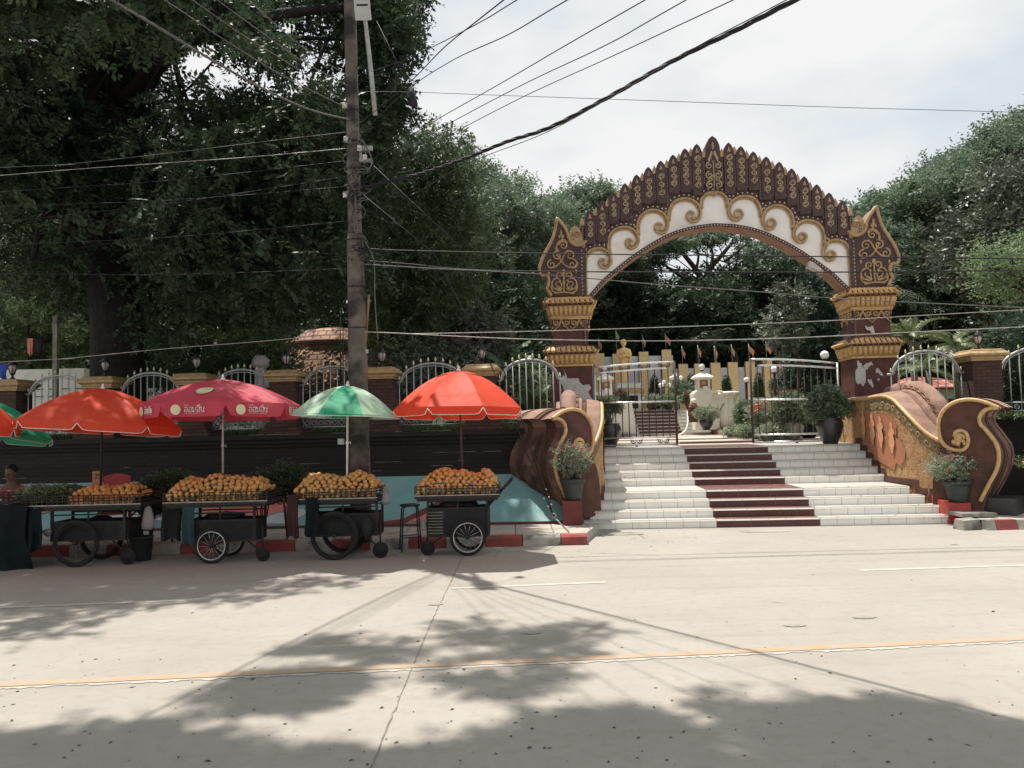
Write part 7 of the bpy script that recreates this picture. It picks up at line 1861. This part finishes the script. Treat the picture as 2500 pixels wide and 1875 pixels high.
# crown overhead that shades carts and road edge, surveyed from the shadow it throws
def shade(P_, n, z0, z1, r0_, r1_, rr, flat=.5):
    out = []
    for u, v in fillpoly(P_, n, rr):
        g = atZ(u, v); z = rr.uniform(z0, z1); p = g+SUN_TO*(z/SUN_TO.z); r = rr.uniform(r0_, r1_); out.append((p.x, p.y, p.z, r, r, r*flat))
    return out
sh = shade([(-400, 1400), (1190, 1362), (1150, 1385), (1040, 1400), (880, 1412), (760, 1440), (560, 1450), (330, 1475), (100, 1480), (-100, 1475), (-400, 1520)], 95, 8.2, 9.8, .30, .60, tr)
cl += sh
cl += shade([(-600, 1325), (1010, 1315), (1090, 1360), (-600, 1400)], 110, 7.2, 9.5, .45, .8, tr)
cl += shade([(-150, 1520), (0, 1500), (90, 1500), (230, 1530), (120, 1545), (-150, 1560)], 8, 9, 10, .25, .4, tr)
bp = lambda u, v, Y: atY(u, v, Y)
def proj(p):
    q = Vector(p)-CP; d = q.dot(fwd); return (1250+q.dot(cright)/d*FPX, 937.5-q.dot(cup)/d*FPX, d)
def clear(cs_, hs_, k=.55): return [c for c in cs_ if (lambda q: not any(math.hypot(q[0]-h[0], q[1]-h[1]) < h[2]+k*c[3]*FPX/q[2] for h in hs_))(proj(c[:3]))]
holes += [(985, 330, 30), (1010, 250, 20), (850, 210, 22), (700, 210, 20), (600, 235, 18), (340, 320, 14), (520, 160, 20), (20, 90, 20), (90, 470, 18), (430, 300, 16)]
cl = clear(cl, holes)
trk = [(285, 850, 45), (285, 780, 40), (280, 710, 40), (268, 640, 40), (255, 560, 40), (240, 480, 36), (232, 410, 32), (225, 330, 28), (222, 250, 26), (220, 170, 24), (222, 90, 22), (288, 420, 20), (290, 330, 20), (290, 240, 20), (285, 150, 18), (180, 350, 18), (130, 260, 16), (90, 160, 14), (50, 60, 12)]
cl = [c for c in cl if c[1] > 17.4 or tr.random() < .05 or not any(math.hypot(proj(c[:3])[0]-h[0], proj(c[:3])[1]-h[1]) < h[2]+.45*c[3]*FPX/c[1] for h in trk)]
cl = [c for c in cl if not (c[0]+.21*(c[2]-1.5) > -.35 and 11.4 < c[1]-.28*(c[2]-1.5) < 16)]
cl = [c for c in cl if not (c[0]+.21*(c[2]-2.4) > -2.0 and 10.9 < c[1]-.28*(c[2]-2.4) < 13.2 and tr.random() < .9)]
cl = [c for c in cl if not (-8.5 < c[0]+.21*(c[2]-2.4) <= -2.0 and 11.0 < c[1]-.28*(c[2]-2.4) < 12.7 and tr.random() < .5)]
limbs = [([base-Vector((0, 0, .2)), bp(285, 800, 18), bp(262, 640, 18), bp(232, 430, 17.8)], .62, .42),
         ([bp(262, 640, 18), bp(225, 400, 17.6), bp(215, 200, 17.2), bp(222, -40, 16.5)], .46, .24),
         ([bp(270, 600, 18), bp(285, 430, 18), bp(290, 250, 17.8), bp(275, 0, 17.5), bp(250, -160, 17)], .34, .18),
         ([bp(240, 480, 17.8), bp(180, 350, 17.5), bp(110, 230, 17), bp(40, 20, 16.5)], .26, .12),
         ([bp(260, 620, 18), bp(180, 560, 17.8), bp(60, 470, 17)], .18, .08), ([bp(60, 470, 17), bp(-40, 440, 16.5)], .08, .04),
         ([bp(290, 260, 17.8), bp(420, 130, 16.5), bp(560, 60, 15.5), bp(820, 20, 15.5), bp(960, 40, 15.8)], .20, .05),
         ([bp(420, 130, 16.5), bp(480, 95, 16), bp(600, 90, 16), bp(800, 95, 16), bp(980, 110, 16.2)], .10, .02), ([bp(275, 420, 17.6), bp(420, 380, 16), bp(640, 420, 15), bp(800, 480, 14.5)], .16, .04),
         ([bp(270, 560, 17.6), bp(430, 560, 16.5), bp(600, 600, 15.5)], .13, .03), ([bp(232, 430, 17.6), bp(120, 500, 16.5), bp(80, 640, 16)], .13, .05),
         ([bp(222, 0, 16.5), (base.x+.5, 14.5, 9.8), (base.x+1.5, 13.5, 9.8), (base.x+2.5, 12.8, 9.6)], .18, .05),
         ([bp(222, 0, 16.5), (base.x-2.5, 14, 9.6), (base.x-4.5, 12.5, 9.3)], .16, .05)]
tree('rain_tree', 'huge dark rain tree with forked trunk over the fruit carts at the left', 'tree', base, limbs, cl, 32000, 'leafdark', 101, .125, .066, 12, .42, .45, bark='barkdark', twigs=120)
# second tree leaning in behind the pole
b2 = atY(1010, 900, 23); b2.z = 1.8
cl = pxclumps([(900, 400), (1000, 330), (1090, 340), (1110, 400), (1150, 470), (1175, 560), (1180, 640), (1120, 740), (1060, 780), (900, 760), (870, 560)], 120, 20, 25, .5, 1.0, tr, .6, holes=[(905, 560, 30), (1060, 640, 20)])
tree('feathery_tree', 'feathery mid green tree just right of the utility pole', 'tree', b2, [([b2, bp(1000, 760, 23), bp(985, 620, 23), bp(1010, 450, 23), bp(1060, 360, 22.5)], .26, .06), ([bp(985, 620, 23), bp(920, 500, 22), bp(880, 420, 21.5)], .12, .04), ([bp(1000, 560, 23), bp(1090, 500, 22.5), bp(1140, 470, 22)], .10, .03)], cl, 7000, 'leafmid', 102, .12, .05, 10, .34, .5, twigs=40)
# low foliage behind the fence at the left and middle
for i, (P_, Y0_, Y1_, n, m_, lab, ll) in enumerate((
    ([(-40, 680), (60, 690), (240, 720), (230, 900), (-40, 900)], 24, 28, 5200, 'leafbright', 'sunlit pale bush behind the leftmost fence arch', .13),
    ([(590, 800), (660, 780), (700, 830), (700, 920), (640, 940), (600, 880)], 19, 20.5, 1300, 'leafbright', 'bright green feathery bush left of the shingled roof', .10),
    ([(380, 880), (600, 860), (620, 960), (380, 960)], 18.5, 20, 1500, 'leafmid', 'dark shrub behind the fence above the crimson umbrella', .09),
    ([(960, 860), (1120, 840), (1180, 960), (1000, 1000), (950, 940)], 18.5, 20.5, 1800, 'leafgrey', 'grey green shrub behind the fence left of the right red umbrella', .11),
    ([(700, 965), (860, 955), (860, 1030), (700, 1030)], 18, 19.5, 900, 'leafmid', 'low green shrub at the foot of the shingled roof', .09),
    ([(1150, 770), (1220, 800), (1210, 900), (1130, 880), (1110, 800)], 21, 23, 1200, 'leafgrey', 'broad leaved grey shrub left of the banana plant', .14),
    ([(2420, 800), (2520, 780), (2520, 1000), (2430, 960)], 19, 21, 1200, 'leafdark', 'dark shrub behind the fence at the right edge', .11),
    ([(1280, 930), (1330, 920), (1330, 1000), (1270, 1000)], 20, 21, 500, 'leafbright', 'broad leaved green plant behind the fence left of the left gate pillar', .14))):
    cl = pxclumps(P_, 26, Y0_, Y1_, .3, .6, tr, .8); g = atY(sum(p[0] for p in P_)/len(P_), 950, (Y0_+Y1_)/2)
    t = thing('garden_shrub', lab, 'shrub', (g.x, g.y, 1.8)); b = MB()
    for k in range(7): c = tr.choice(cl); b.tube([(0, 0, 0), ((c[0]-g.x)*.4, (c[1]-g.y)*.4, (c[2]-1.8)*.5), (c[0]-g.x, c[1]-g.y, c[2]-1.8)], [.05, .035, .012], 'bark', 5)
    b.build('stem', t); leafmesh('foliage', [(c[0]-g.x, c[1]-g.y, c[2]-1.8, *c[3:]) for c in cl], n, m_, ll, ll*.42, 8, .26, .2, 200+i, t, .2)
# background trees right of the pole
def bgtree(lab, P_, Y0_, Y1_, ncl, n, m_, seed, trunkpx, ll=.22, per=8, sl=.55, rr_=(.9, 1.6), holes=(), limbs=None, twigs=40, name='shade_tree', flat=.36, tr_r=.35, group='tall trees beyond the court'):
    Ym = (Y0_+Y1_)/2; g = atY(trunkpx[0], trunkpx[1], Ym); g.z = 1.8 if Ym < 50 else 1.0
    cl = clear(pxclumps(P_, ncl, Y0_, Y1_, rr_[0], rr_[1], tr, flat, holes=holes), holes, .45); bb = bp(trunkpx[2], trunkpx[3], Ym)
    L_ = [([g, g.lerp(bb, .5)+Vector((.3, 0, 0)), bb], tr_r, tr_r*.6)]
    if limbs:
        for pts, a, c in limbs: L_.append(([bp(u, v, Ym) for u, v in pts], a, c))
    else:
        for k in range(6): c = tr.choice(cl); L_.append(([bb, bb.lerp(Vector(c[:3]), .5)+Vector((0, 0, .6)), Vector(c[:3])], tr_r*.4, .06))
    return tree(name, lab, 'tree', g, L_, cl, n, m_, seed, ll, ll*.45, per, sl, .05, group, twigs=twigs)
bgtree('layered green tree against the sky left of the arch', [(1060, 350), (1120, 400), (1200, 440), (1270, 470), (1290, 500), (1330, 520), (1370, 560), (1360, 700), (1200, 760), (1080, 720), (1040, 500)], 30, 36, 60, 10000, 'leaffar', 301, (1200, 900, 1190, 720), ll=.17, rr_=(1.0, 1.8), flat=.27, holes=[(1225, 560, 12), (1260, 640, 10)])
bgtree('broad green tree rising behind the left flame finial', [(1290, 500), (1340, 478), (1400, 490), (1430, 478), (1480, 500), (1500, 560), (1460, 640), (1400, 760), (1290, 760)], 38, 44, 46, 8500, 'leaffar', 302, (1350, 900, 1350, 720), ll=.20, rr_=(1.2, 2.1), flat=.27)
bgtree('spreading tree with bare forked limbs seen through the arch', [(1430, 640), (1480, 590), (1560, 570), (1640, 575), (1720, 560), (1800, 570), (1880, 600), (1900, 640), (1820, 640), (1700, 610), (1600, 640), (1560, 690), (1450, 720)], 44, 52, 48, 6500, 'leaffar', 303, (1715, 900, 1722, 700), ll=.22,
       holes=[(1740, 655, 34), (1712, 678, 24), (1618, 655, 14), (1790, 618, 18), (1680, 625, 12), (1760, 600, 10)], tr_r=.45, rr_=(.8, 1.6), flat=.24,
       limbs=[([(1722, 700), (1730, 660), (1760, 625), (1790, 590)], .24, .08), ([(1722, 700), (1700, 660), (1660, 610), (1640, 585)], .22, .07), ([(1722, 690), (1790, 670), (1850, 630), (1880, 600)], .20, .06), ([(1735, 655), (1740, 620), (1730, 590)], .12, .05),
              ([(1722, 700), (1690, 690), (1640, 660), (1590, 620)], .16, .05), ([(1770, 640), (1800, 615), (1830, 590)], .10, .04), ([(1700, 660), (1705, 620), (1690, 590)], .1, .04), ([(1730, 690), (1800, 690), (1860, 670)], .1, .04)])
bgtree('dense dark tree low behind the golden statue', [(1300, 680), (1450, 660), (1600, 690), (1720, 720), (1740, 900), (1600, 930), (1430, 930), (1280, 900)], 43, 50, 150, 11000, 'leafdark', 304, (1500, 950, 1500, 760), ll=.24, tr_r=.4)
bgtree('dense dark tree right of centre behind the court', [(1720, 700), (1880, 640), (2000, 640), (2090, 700), (2120, 900), (1960, 960), (1740, 920)], 42, 50, 150, 11000, 'leafdark', 305, (1850, 950, 1850, 760), ll=.24, tr_r=.4)
bgtree('dark tree behind the fence between pole and banana plant', [(900, 700), (1060, 680), (1250, 720), (1320, 780), (1320, 900), (1150, 930), (900, 900)], 28, 33, 120, 9000, 'leafdark', 306, (1100, 950, 1100, 800), ll=.18, tr_r=.3)
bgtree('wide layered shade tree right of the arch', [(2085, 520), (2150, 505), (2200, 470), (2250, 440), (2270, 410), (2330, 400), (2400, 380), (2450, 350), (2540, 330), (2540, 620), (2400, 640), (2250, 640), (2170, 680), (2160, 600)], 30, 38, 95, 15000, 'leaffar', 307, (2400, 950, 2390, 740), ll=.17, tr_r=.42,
       limbs=[([(2390, 740), (2330, 690), (2260, 620), (2190, 575)], .26, .07), ([(2390, 740), (2400, 640), (2410, 540), (2380, 450)], .24, .07), ([(2390, 740), (2450, 650), (2500, 560)], .2, .07), ([(2300, 660), (2290, 600), (2310, 540)], .14, .05), ([(2190, 575), (2160, 550)], .06, .03), ([(2260, 620), (2240, 560)], .08, .03)],
       holes=[(2335, 540, 10), (2400, 560, 10)], rr_=(.9, 1.8), flat=.25)
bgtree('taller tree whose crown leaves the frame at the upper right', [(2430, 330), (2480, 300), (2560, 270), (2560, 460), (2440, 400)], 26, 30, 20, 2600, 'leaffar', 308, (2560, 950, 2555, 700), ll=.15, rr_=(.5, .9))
bgtree('broad leaved grey tree at the right edge', [(2360, 480), (2420, 430), (2520, 380), (2540, 800), (2440, 760), (2380, 700), (2310, 640), (2320, 560)], 24, 27, 80, 4200, 'leafgrey', 309, (2480, 950, 2470, 720), ll=.17, rr_=(.4, .8), tr_r=.18, per=6)
bgtree('dark green tree between the right gate pillar and the right fence', [(2150, 640), (2260, 640), (2400, 660), (2540, 720), (2540, 960), (2330, 960), (2160, 900), (2130, 760)], 28, 34, 150, 10000, 'leafdark', 310, (2330, 950, 2330, 780), ll=.18, tr_r=.25)
bgtree('light green acacia branches before the right edge', [(2400, 640), (2480, 600), (2530, 600), (2530, 720), (2440, 720)], 21, 23, 16, 900, 'leafbright', 311, (2530, 950, 2520, 720), ll=.10, rr_=(.3, .55), tr_r=.10, twigs=10)
bgtree('pale tree far behind the dark rain tree', [(-60, 380), (100, 300), (250, 350), (300, 620), (200, 760), (-60, 780)], 26, 32, 70, 5200, 'leafbright', 312, (100, 950, 110, 700), ll=.17, tr_r=.2)
bgtree('green tree far behind the middle of the rain tree', [(360, 560), (520, 420), (760, 300), (880, 380), (880, 760), (640, 800), (420, 800)], 26, 32, 110, 8000, 'leafmid', 313, (640, 950, 640, 720), ll=.18, tr_r=.25)
# conifer
g = atY(1990, 960, 28); g.z = 1.8; tpz = atY(1985, 650, 28).z
t = thing('conifer', 'tall dark conifer with tiered branches left of the right gate pillar', 'tree', g); H = tpz-1.8
b = MB(); b.tube([(0, 0, 0), (0, 0, H*.5), (0, 0, H)], [.13, .09, .02], 'bark', 8); b.build('trunk', t)
cl = []
for k in range(26):
    f = k/26; R_ = 1.45*(1-f)**.8+.08
    for q in range(int(7*(1-f))+3):
        a = tr.uniform(0, 6.28); rr0 = R_*tr.uniform(.45, 1); cl.append((math.cos(a)*rr0, math.sin(a)*rr0, H*(.08+.9*f)+tr.uniform(-.08, .08)-.1*rr0, .30*(1-f*.6), .30*(1-f*.6), .13))
leafmesh('crown', cl, 6500, 'leafcon', .13, .03, 10, .22, .1, 320, t, .1, .5)
# plumeria left of the conifer
g = atY(1925, 960, 26.5); g.z = 1.8
bgtree('pale broad leaved tree just left of the conifer', [(1900, 720), (1940, 700), (1965, 720), (1940, 800), (1915, 860), (1890, 840), (1885, 780)], 25.5, 27, 16, 520, 'leafgrey', 330, (1925, 960, 1930, 800), ll=.13, per=8, sl=.3, rr_=(.28, .5), tr_r=.07, twigs=18, name='broadleaf_tree')
# ---- palms
def frond(b, o, az, el, L, mt, n=22, w=.34, curve=1.1, lw=.035, droopl=.2):
    pts = []; p = Vector(o); e = el
    for k in range(11): pts.append(p.copy()); p = p+Vector((math.cos(az)*math.cos(e), math.sin(az)*math.cos(e), math.sin(e)))*(L/10); e -= curve/10
    b.tube(pts, [.018*(1-k/12) for k in range(11)], mt, 4)
    for k in range(n):
        t = .12+.86*k/n; i = int(t*10); f = t*10-i; c = pts[i].lerp(pts[min(i+1, 10)], f); d = (pts[min(i+1, 10)]-pts[i]).normalized(); sd = d.cross(Vector((0, 0, 1))).normalized(); up_ = sd.cross(d)
        ln = w*math.sin(math.pi*(t*.8+.15))
        for s_ in (-1, 1):
            ax = (sd*s_+d*.6-Vector((0, 0, droopl))+up_*tr.uniform(-.3, .4)).normalized(); wv = ax.cross(up_).normalized()*lw*.5 if ax.cross(up_).length > .01 else d*lw*.5
            b.add([c, c+ax*ln*.5+wv, c+ax*ln, c+ax*ln*.5-wv], [(0, 1, 2, 3)], mt)
def palm(lab, u, vtop, Y, zb_, nf, L, seed, w=.34, r=.09, mt='leafpalm', curve=1.3, name='palm_tree', foxtail=False):
    g = atY(u, vtop, Y); t = thing(name, lab, 'palm', (g.x, Y, zb_)); h = g.z-zb_; b = MB(); b.tube([(0, 0, 0), (.03, 0, h*.5), (0, 0, h)], [r*1.2, r, r*.8], 'barkpale', 10); b.build('trunk', t)
    b = MB()
    for k in range(nf): frond(b, (0, 0, h), k*2.4+seed, tr.uniform(.1, 1.25), L*tr.uniform(.85, 1.1), mt, 30 if foxtail else 22, w, curve+tr.uniform(-.2, .3), .03 if foxtail else .035, tr.uniform(-.4, .6) if foxtail else .25)
    if foxtail:
        for k in range(nf): frond(b, (0, 0, h), k*2.4+seed+.02, tr.uniform(.1, 1.1), L*tr.uniform(.8, 1.0), mt, 30, w*.8, curve, .03, 1.0)
    b.build('crown', t); return t
palm('foxtail palm with plumy fronds right of the right gate pillar, left one of three', 2225, 830, 21.5, 1.8, 10, 1.25, 1, .22, foxtail=True)
palm('foxtail palm with plumy fronds, middle one of three right of the right gate pillar', 2330, 845, 22.5, 1.8, 10, 1.3, 4, .24, foxtail=True)
palm('low foxtail palm with yellowing fronds seen through the right fence arch', 2265, 905, 20, 1.8, 9, 1.1, 2, .2, foxtail=True)
palm('small palm behind the utility pole', 905, 850, 19.5, 1.8, 9, 1.2, 3, .34)
palm('dark palm right of the small palm behind the pole', 1000, 850, 21, 1.8, 9, 1.5, 5, .4, mt='leafdark')
palm('palm with drooping dead fronds in the dark behind the court', 1745, 845, 41, 2.4, 9, 2.0, 8, .5, mt='leafgrey', curve=1.9)
palm('thin palm behind the right gate pillar', 2150, 720, 27, 1.8, 11, 2.6, 6, .45, mt='leafgrey', curve=2.0)
# banana plants
def banana(lab, u, v, Y, n, L, seed):
    g = atY(u, v, Y); t = thing('banana_plant', lab, 'banana plant', (g.x, Y, 1.8), 0, 'banana plants behind the fence'); h = g.z-1.8; rr = random.Random(seed)
    b = MB(); b.tube([(0, 0, 0), (0, 0, h)], [.12, .07], 'leafban', 10); b.build('stem', t)
    for k in range(n):
        az = k*2.4+seed; e = rr.uniform(.7, 1.5); l_ = L*rr.uniform(.8, 1.15); pts = []; p = Vector((0, 0, h*.85))
        for q in range(13): pts.append(p.copy()); p = p+Vector((math.cos(az)*math.cos(e), math.sin(az)*math.cos(e), math.sin(e)))*(l_/12); e -= .09+.02*rr.random()
        b = MB(); b.tube(pts, [.022*(1-q/14) for q in range(13)], 'leafbright', 5)
        for q in range(2, 12):
            d = (pts[q+1]-pts[q]).normalized(); sd = d.cross(Vector((0, 0, 1))); sd = sd.normalized() if sd.length > .05 else Vector((math.sin(az), -math.cos(az), 0))
            w0, w1 = .22*math.sin(math.pi*(q-1)/12)**.5*L/1.4, .22*math.sin(math.pi*min(11.6, q)/12)**.5*L/1.4
            for s_ in (-1, 1):
                dr = Vector((0, 0, -.05-.08*rr.random())); b.add([pts[q], pts[q]+sd*s_*w0+dr, pts[q+1]+sd*s_*w1*.97+dr-d*.012, pts[q+1]], [(0, 1, 2, 3)], 'leafban', True)
        b.build('leaf', t)
banana('banana plant with upright pale leaves above the right red umbrella', 1235, 890, 20.5, 9, 1.15, 1)
banana('smaller banana plant close to the left gate pillar behind the fence', 1296, 985, 19.5, 6, .8, 5)
# ---- dark woodland that closes the view
wd = []
for k in range(260):
    u = tr.uniform(-200, 2700); v = tr.uniform(700, 990); Y = tr.uniform(54, 62); p = atY(u, v, Y); r = tr.uniform(1.5, 2.6); wd.append((p.x, p.y, p.z, r, r*.7, r*.7))
o = leafmesh('woodland', wd, 26000, 'leafdark', .42, .2, 6, .8, .1, 400, None, .2); struct(o, 'stuff'); o['label'] = 'dark distant woodland closing the view'
hb = MB(); M['hillgreen'] = mat('hill green', (.025, .04, .026), .95, (.04, .06, .035), .8, .8, 2); P_ = [(-95, 64, 0), (95, 64, 0), (95, 84, 13), (-95, 84, 13), (95, 120, 15), (-95, 120, 15)]
hb.add(P_, [(0, 1, 2, 3), (3, 2, 4, 5)], 'hillgreen'); struct(hb.build('hill'))
# ---- roadside tree behind the camera whose crown throws the big shadow on the road
cs = shade([(-300, 1880), (-100, 1835), (0, 1812), (96, 1788), (237, 1768), (339, 1742), (430, 1715), (600, 1668), (706, 1650), (1000, 1642), (1250, 1638), (1400, 1664), (1450, 1735), (1560, 1785), (1650, 1830), (1700, 1890), (1720, 2300), (-300, 2300)], 330, 9.5, 11.2, .28, .55, tr, .45)
cs = [c for c in cs if not any(((c[0]-(g.x+SUN_TO.x*c[2]/SUN_TO.z))**2+(c[1]-(g.y+SUN_TO.y*c[2]/SUN_TO.z))**2) < r_*r_ for g, r_ in [(atZ(575, 1792), .42), (atZ(845, 1735), .48), (atZ(975, 1708), .5), (atZ(1035, 1800), .56), (atZ(1180, 1683), .35), (atZ(1200, 1768), .35), (atZ(1350, 1712), .4), (atZ(560, 1715), .3)])]
hl_ = [(atZ(tr.uniform(0, 1500), tr.uniform(1690, 1870)), tr.uniform(.16, .34)) for _ in range(20)]
cs = [c for c in cs if not any(((c[0]-(g.x+SUN_TO.x*c[2]/SUN_TO.z))**2+(c[1]-(g.y+SUN_TO.y*c[2]/SUN_TO.z))**2) < r_*r_ for g, r_ in hl_)]
cs += shade([(2020, 1800), (2060, 1748), (2150, 1742), (2267, 1765), (2500, 1825), (2900, 1880), (2900, 2300), (2080, 2300), (2020, 1880)], 150, 9.5, 11, .28, .5, tr, .45)
cs += shade([(723, 1580), (860, 1560), (985, 1568), (960, 1620), (800, 1612)], 6, 9.5, 10.5, .14, .24, tr, .45)
cs += shade([(1045, 1540), (1130, 1518), (1230, 1545), (1200, 1562), (1070, 1562)], 4, 9.5, 10.5, .14, .22, tr, .45)
cs += shade([(1260, 1540), (1370, 1520), (1520, 1530), (1500, 1555), (1400, 1565), (1280, 1560)], 5, 9.5, 10.5, .14, .22, tr, .45)
cs += shade([(1730, 1700), (1877, 1722), (1870, 1745), (1800, 1745), (1740, 1720)], 3, 9.5, 10.5, .14, .22, tr, .45)
cs += shade([(1250, 1590), (1400, 1570), (1440, 1600), (1250, 1610)], 3, 9.5, 10.5, .16, .22, tr, .45)
bt = Vector((-1.5, -6.5, 0))
lim = [([bt, bt+Vector((.2, .6, 3)), bt+Vector((0, 2.5, 6.5)), bt+Vector((.5, 6, 9))], .42, .2)]
for k in range(9): c = tr.choice(cs[:120]); c = (c[0], min(c[1], 5.5), c[2]); lim.append(([bt+Vector((0, 2.5, 6.5)), Vector((c[0]*.5, .5, 9.2)), Vector(c)], .10, .03))
tree('roadside_tree', 'roadside tree behind the viewpoint whose crown shades the near road', 'tree', bt, lim, cs, 33000, 'leafmid', 500, .12, .05, 10, .26, .1, bark='bark', twigs=0, shell=.15)
print('objects', len(bpy.data.objects), 'faces', sum(len(o.data.polygons) for o in bpy.data.objects if o.type == 'MESH'))
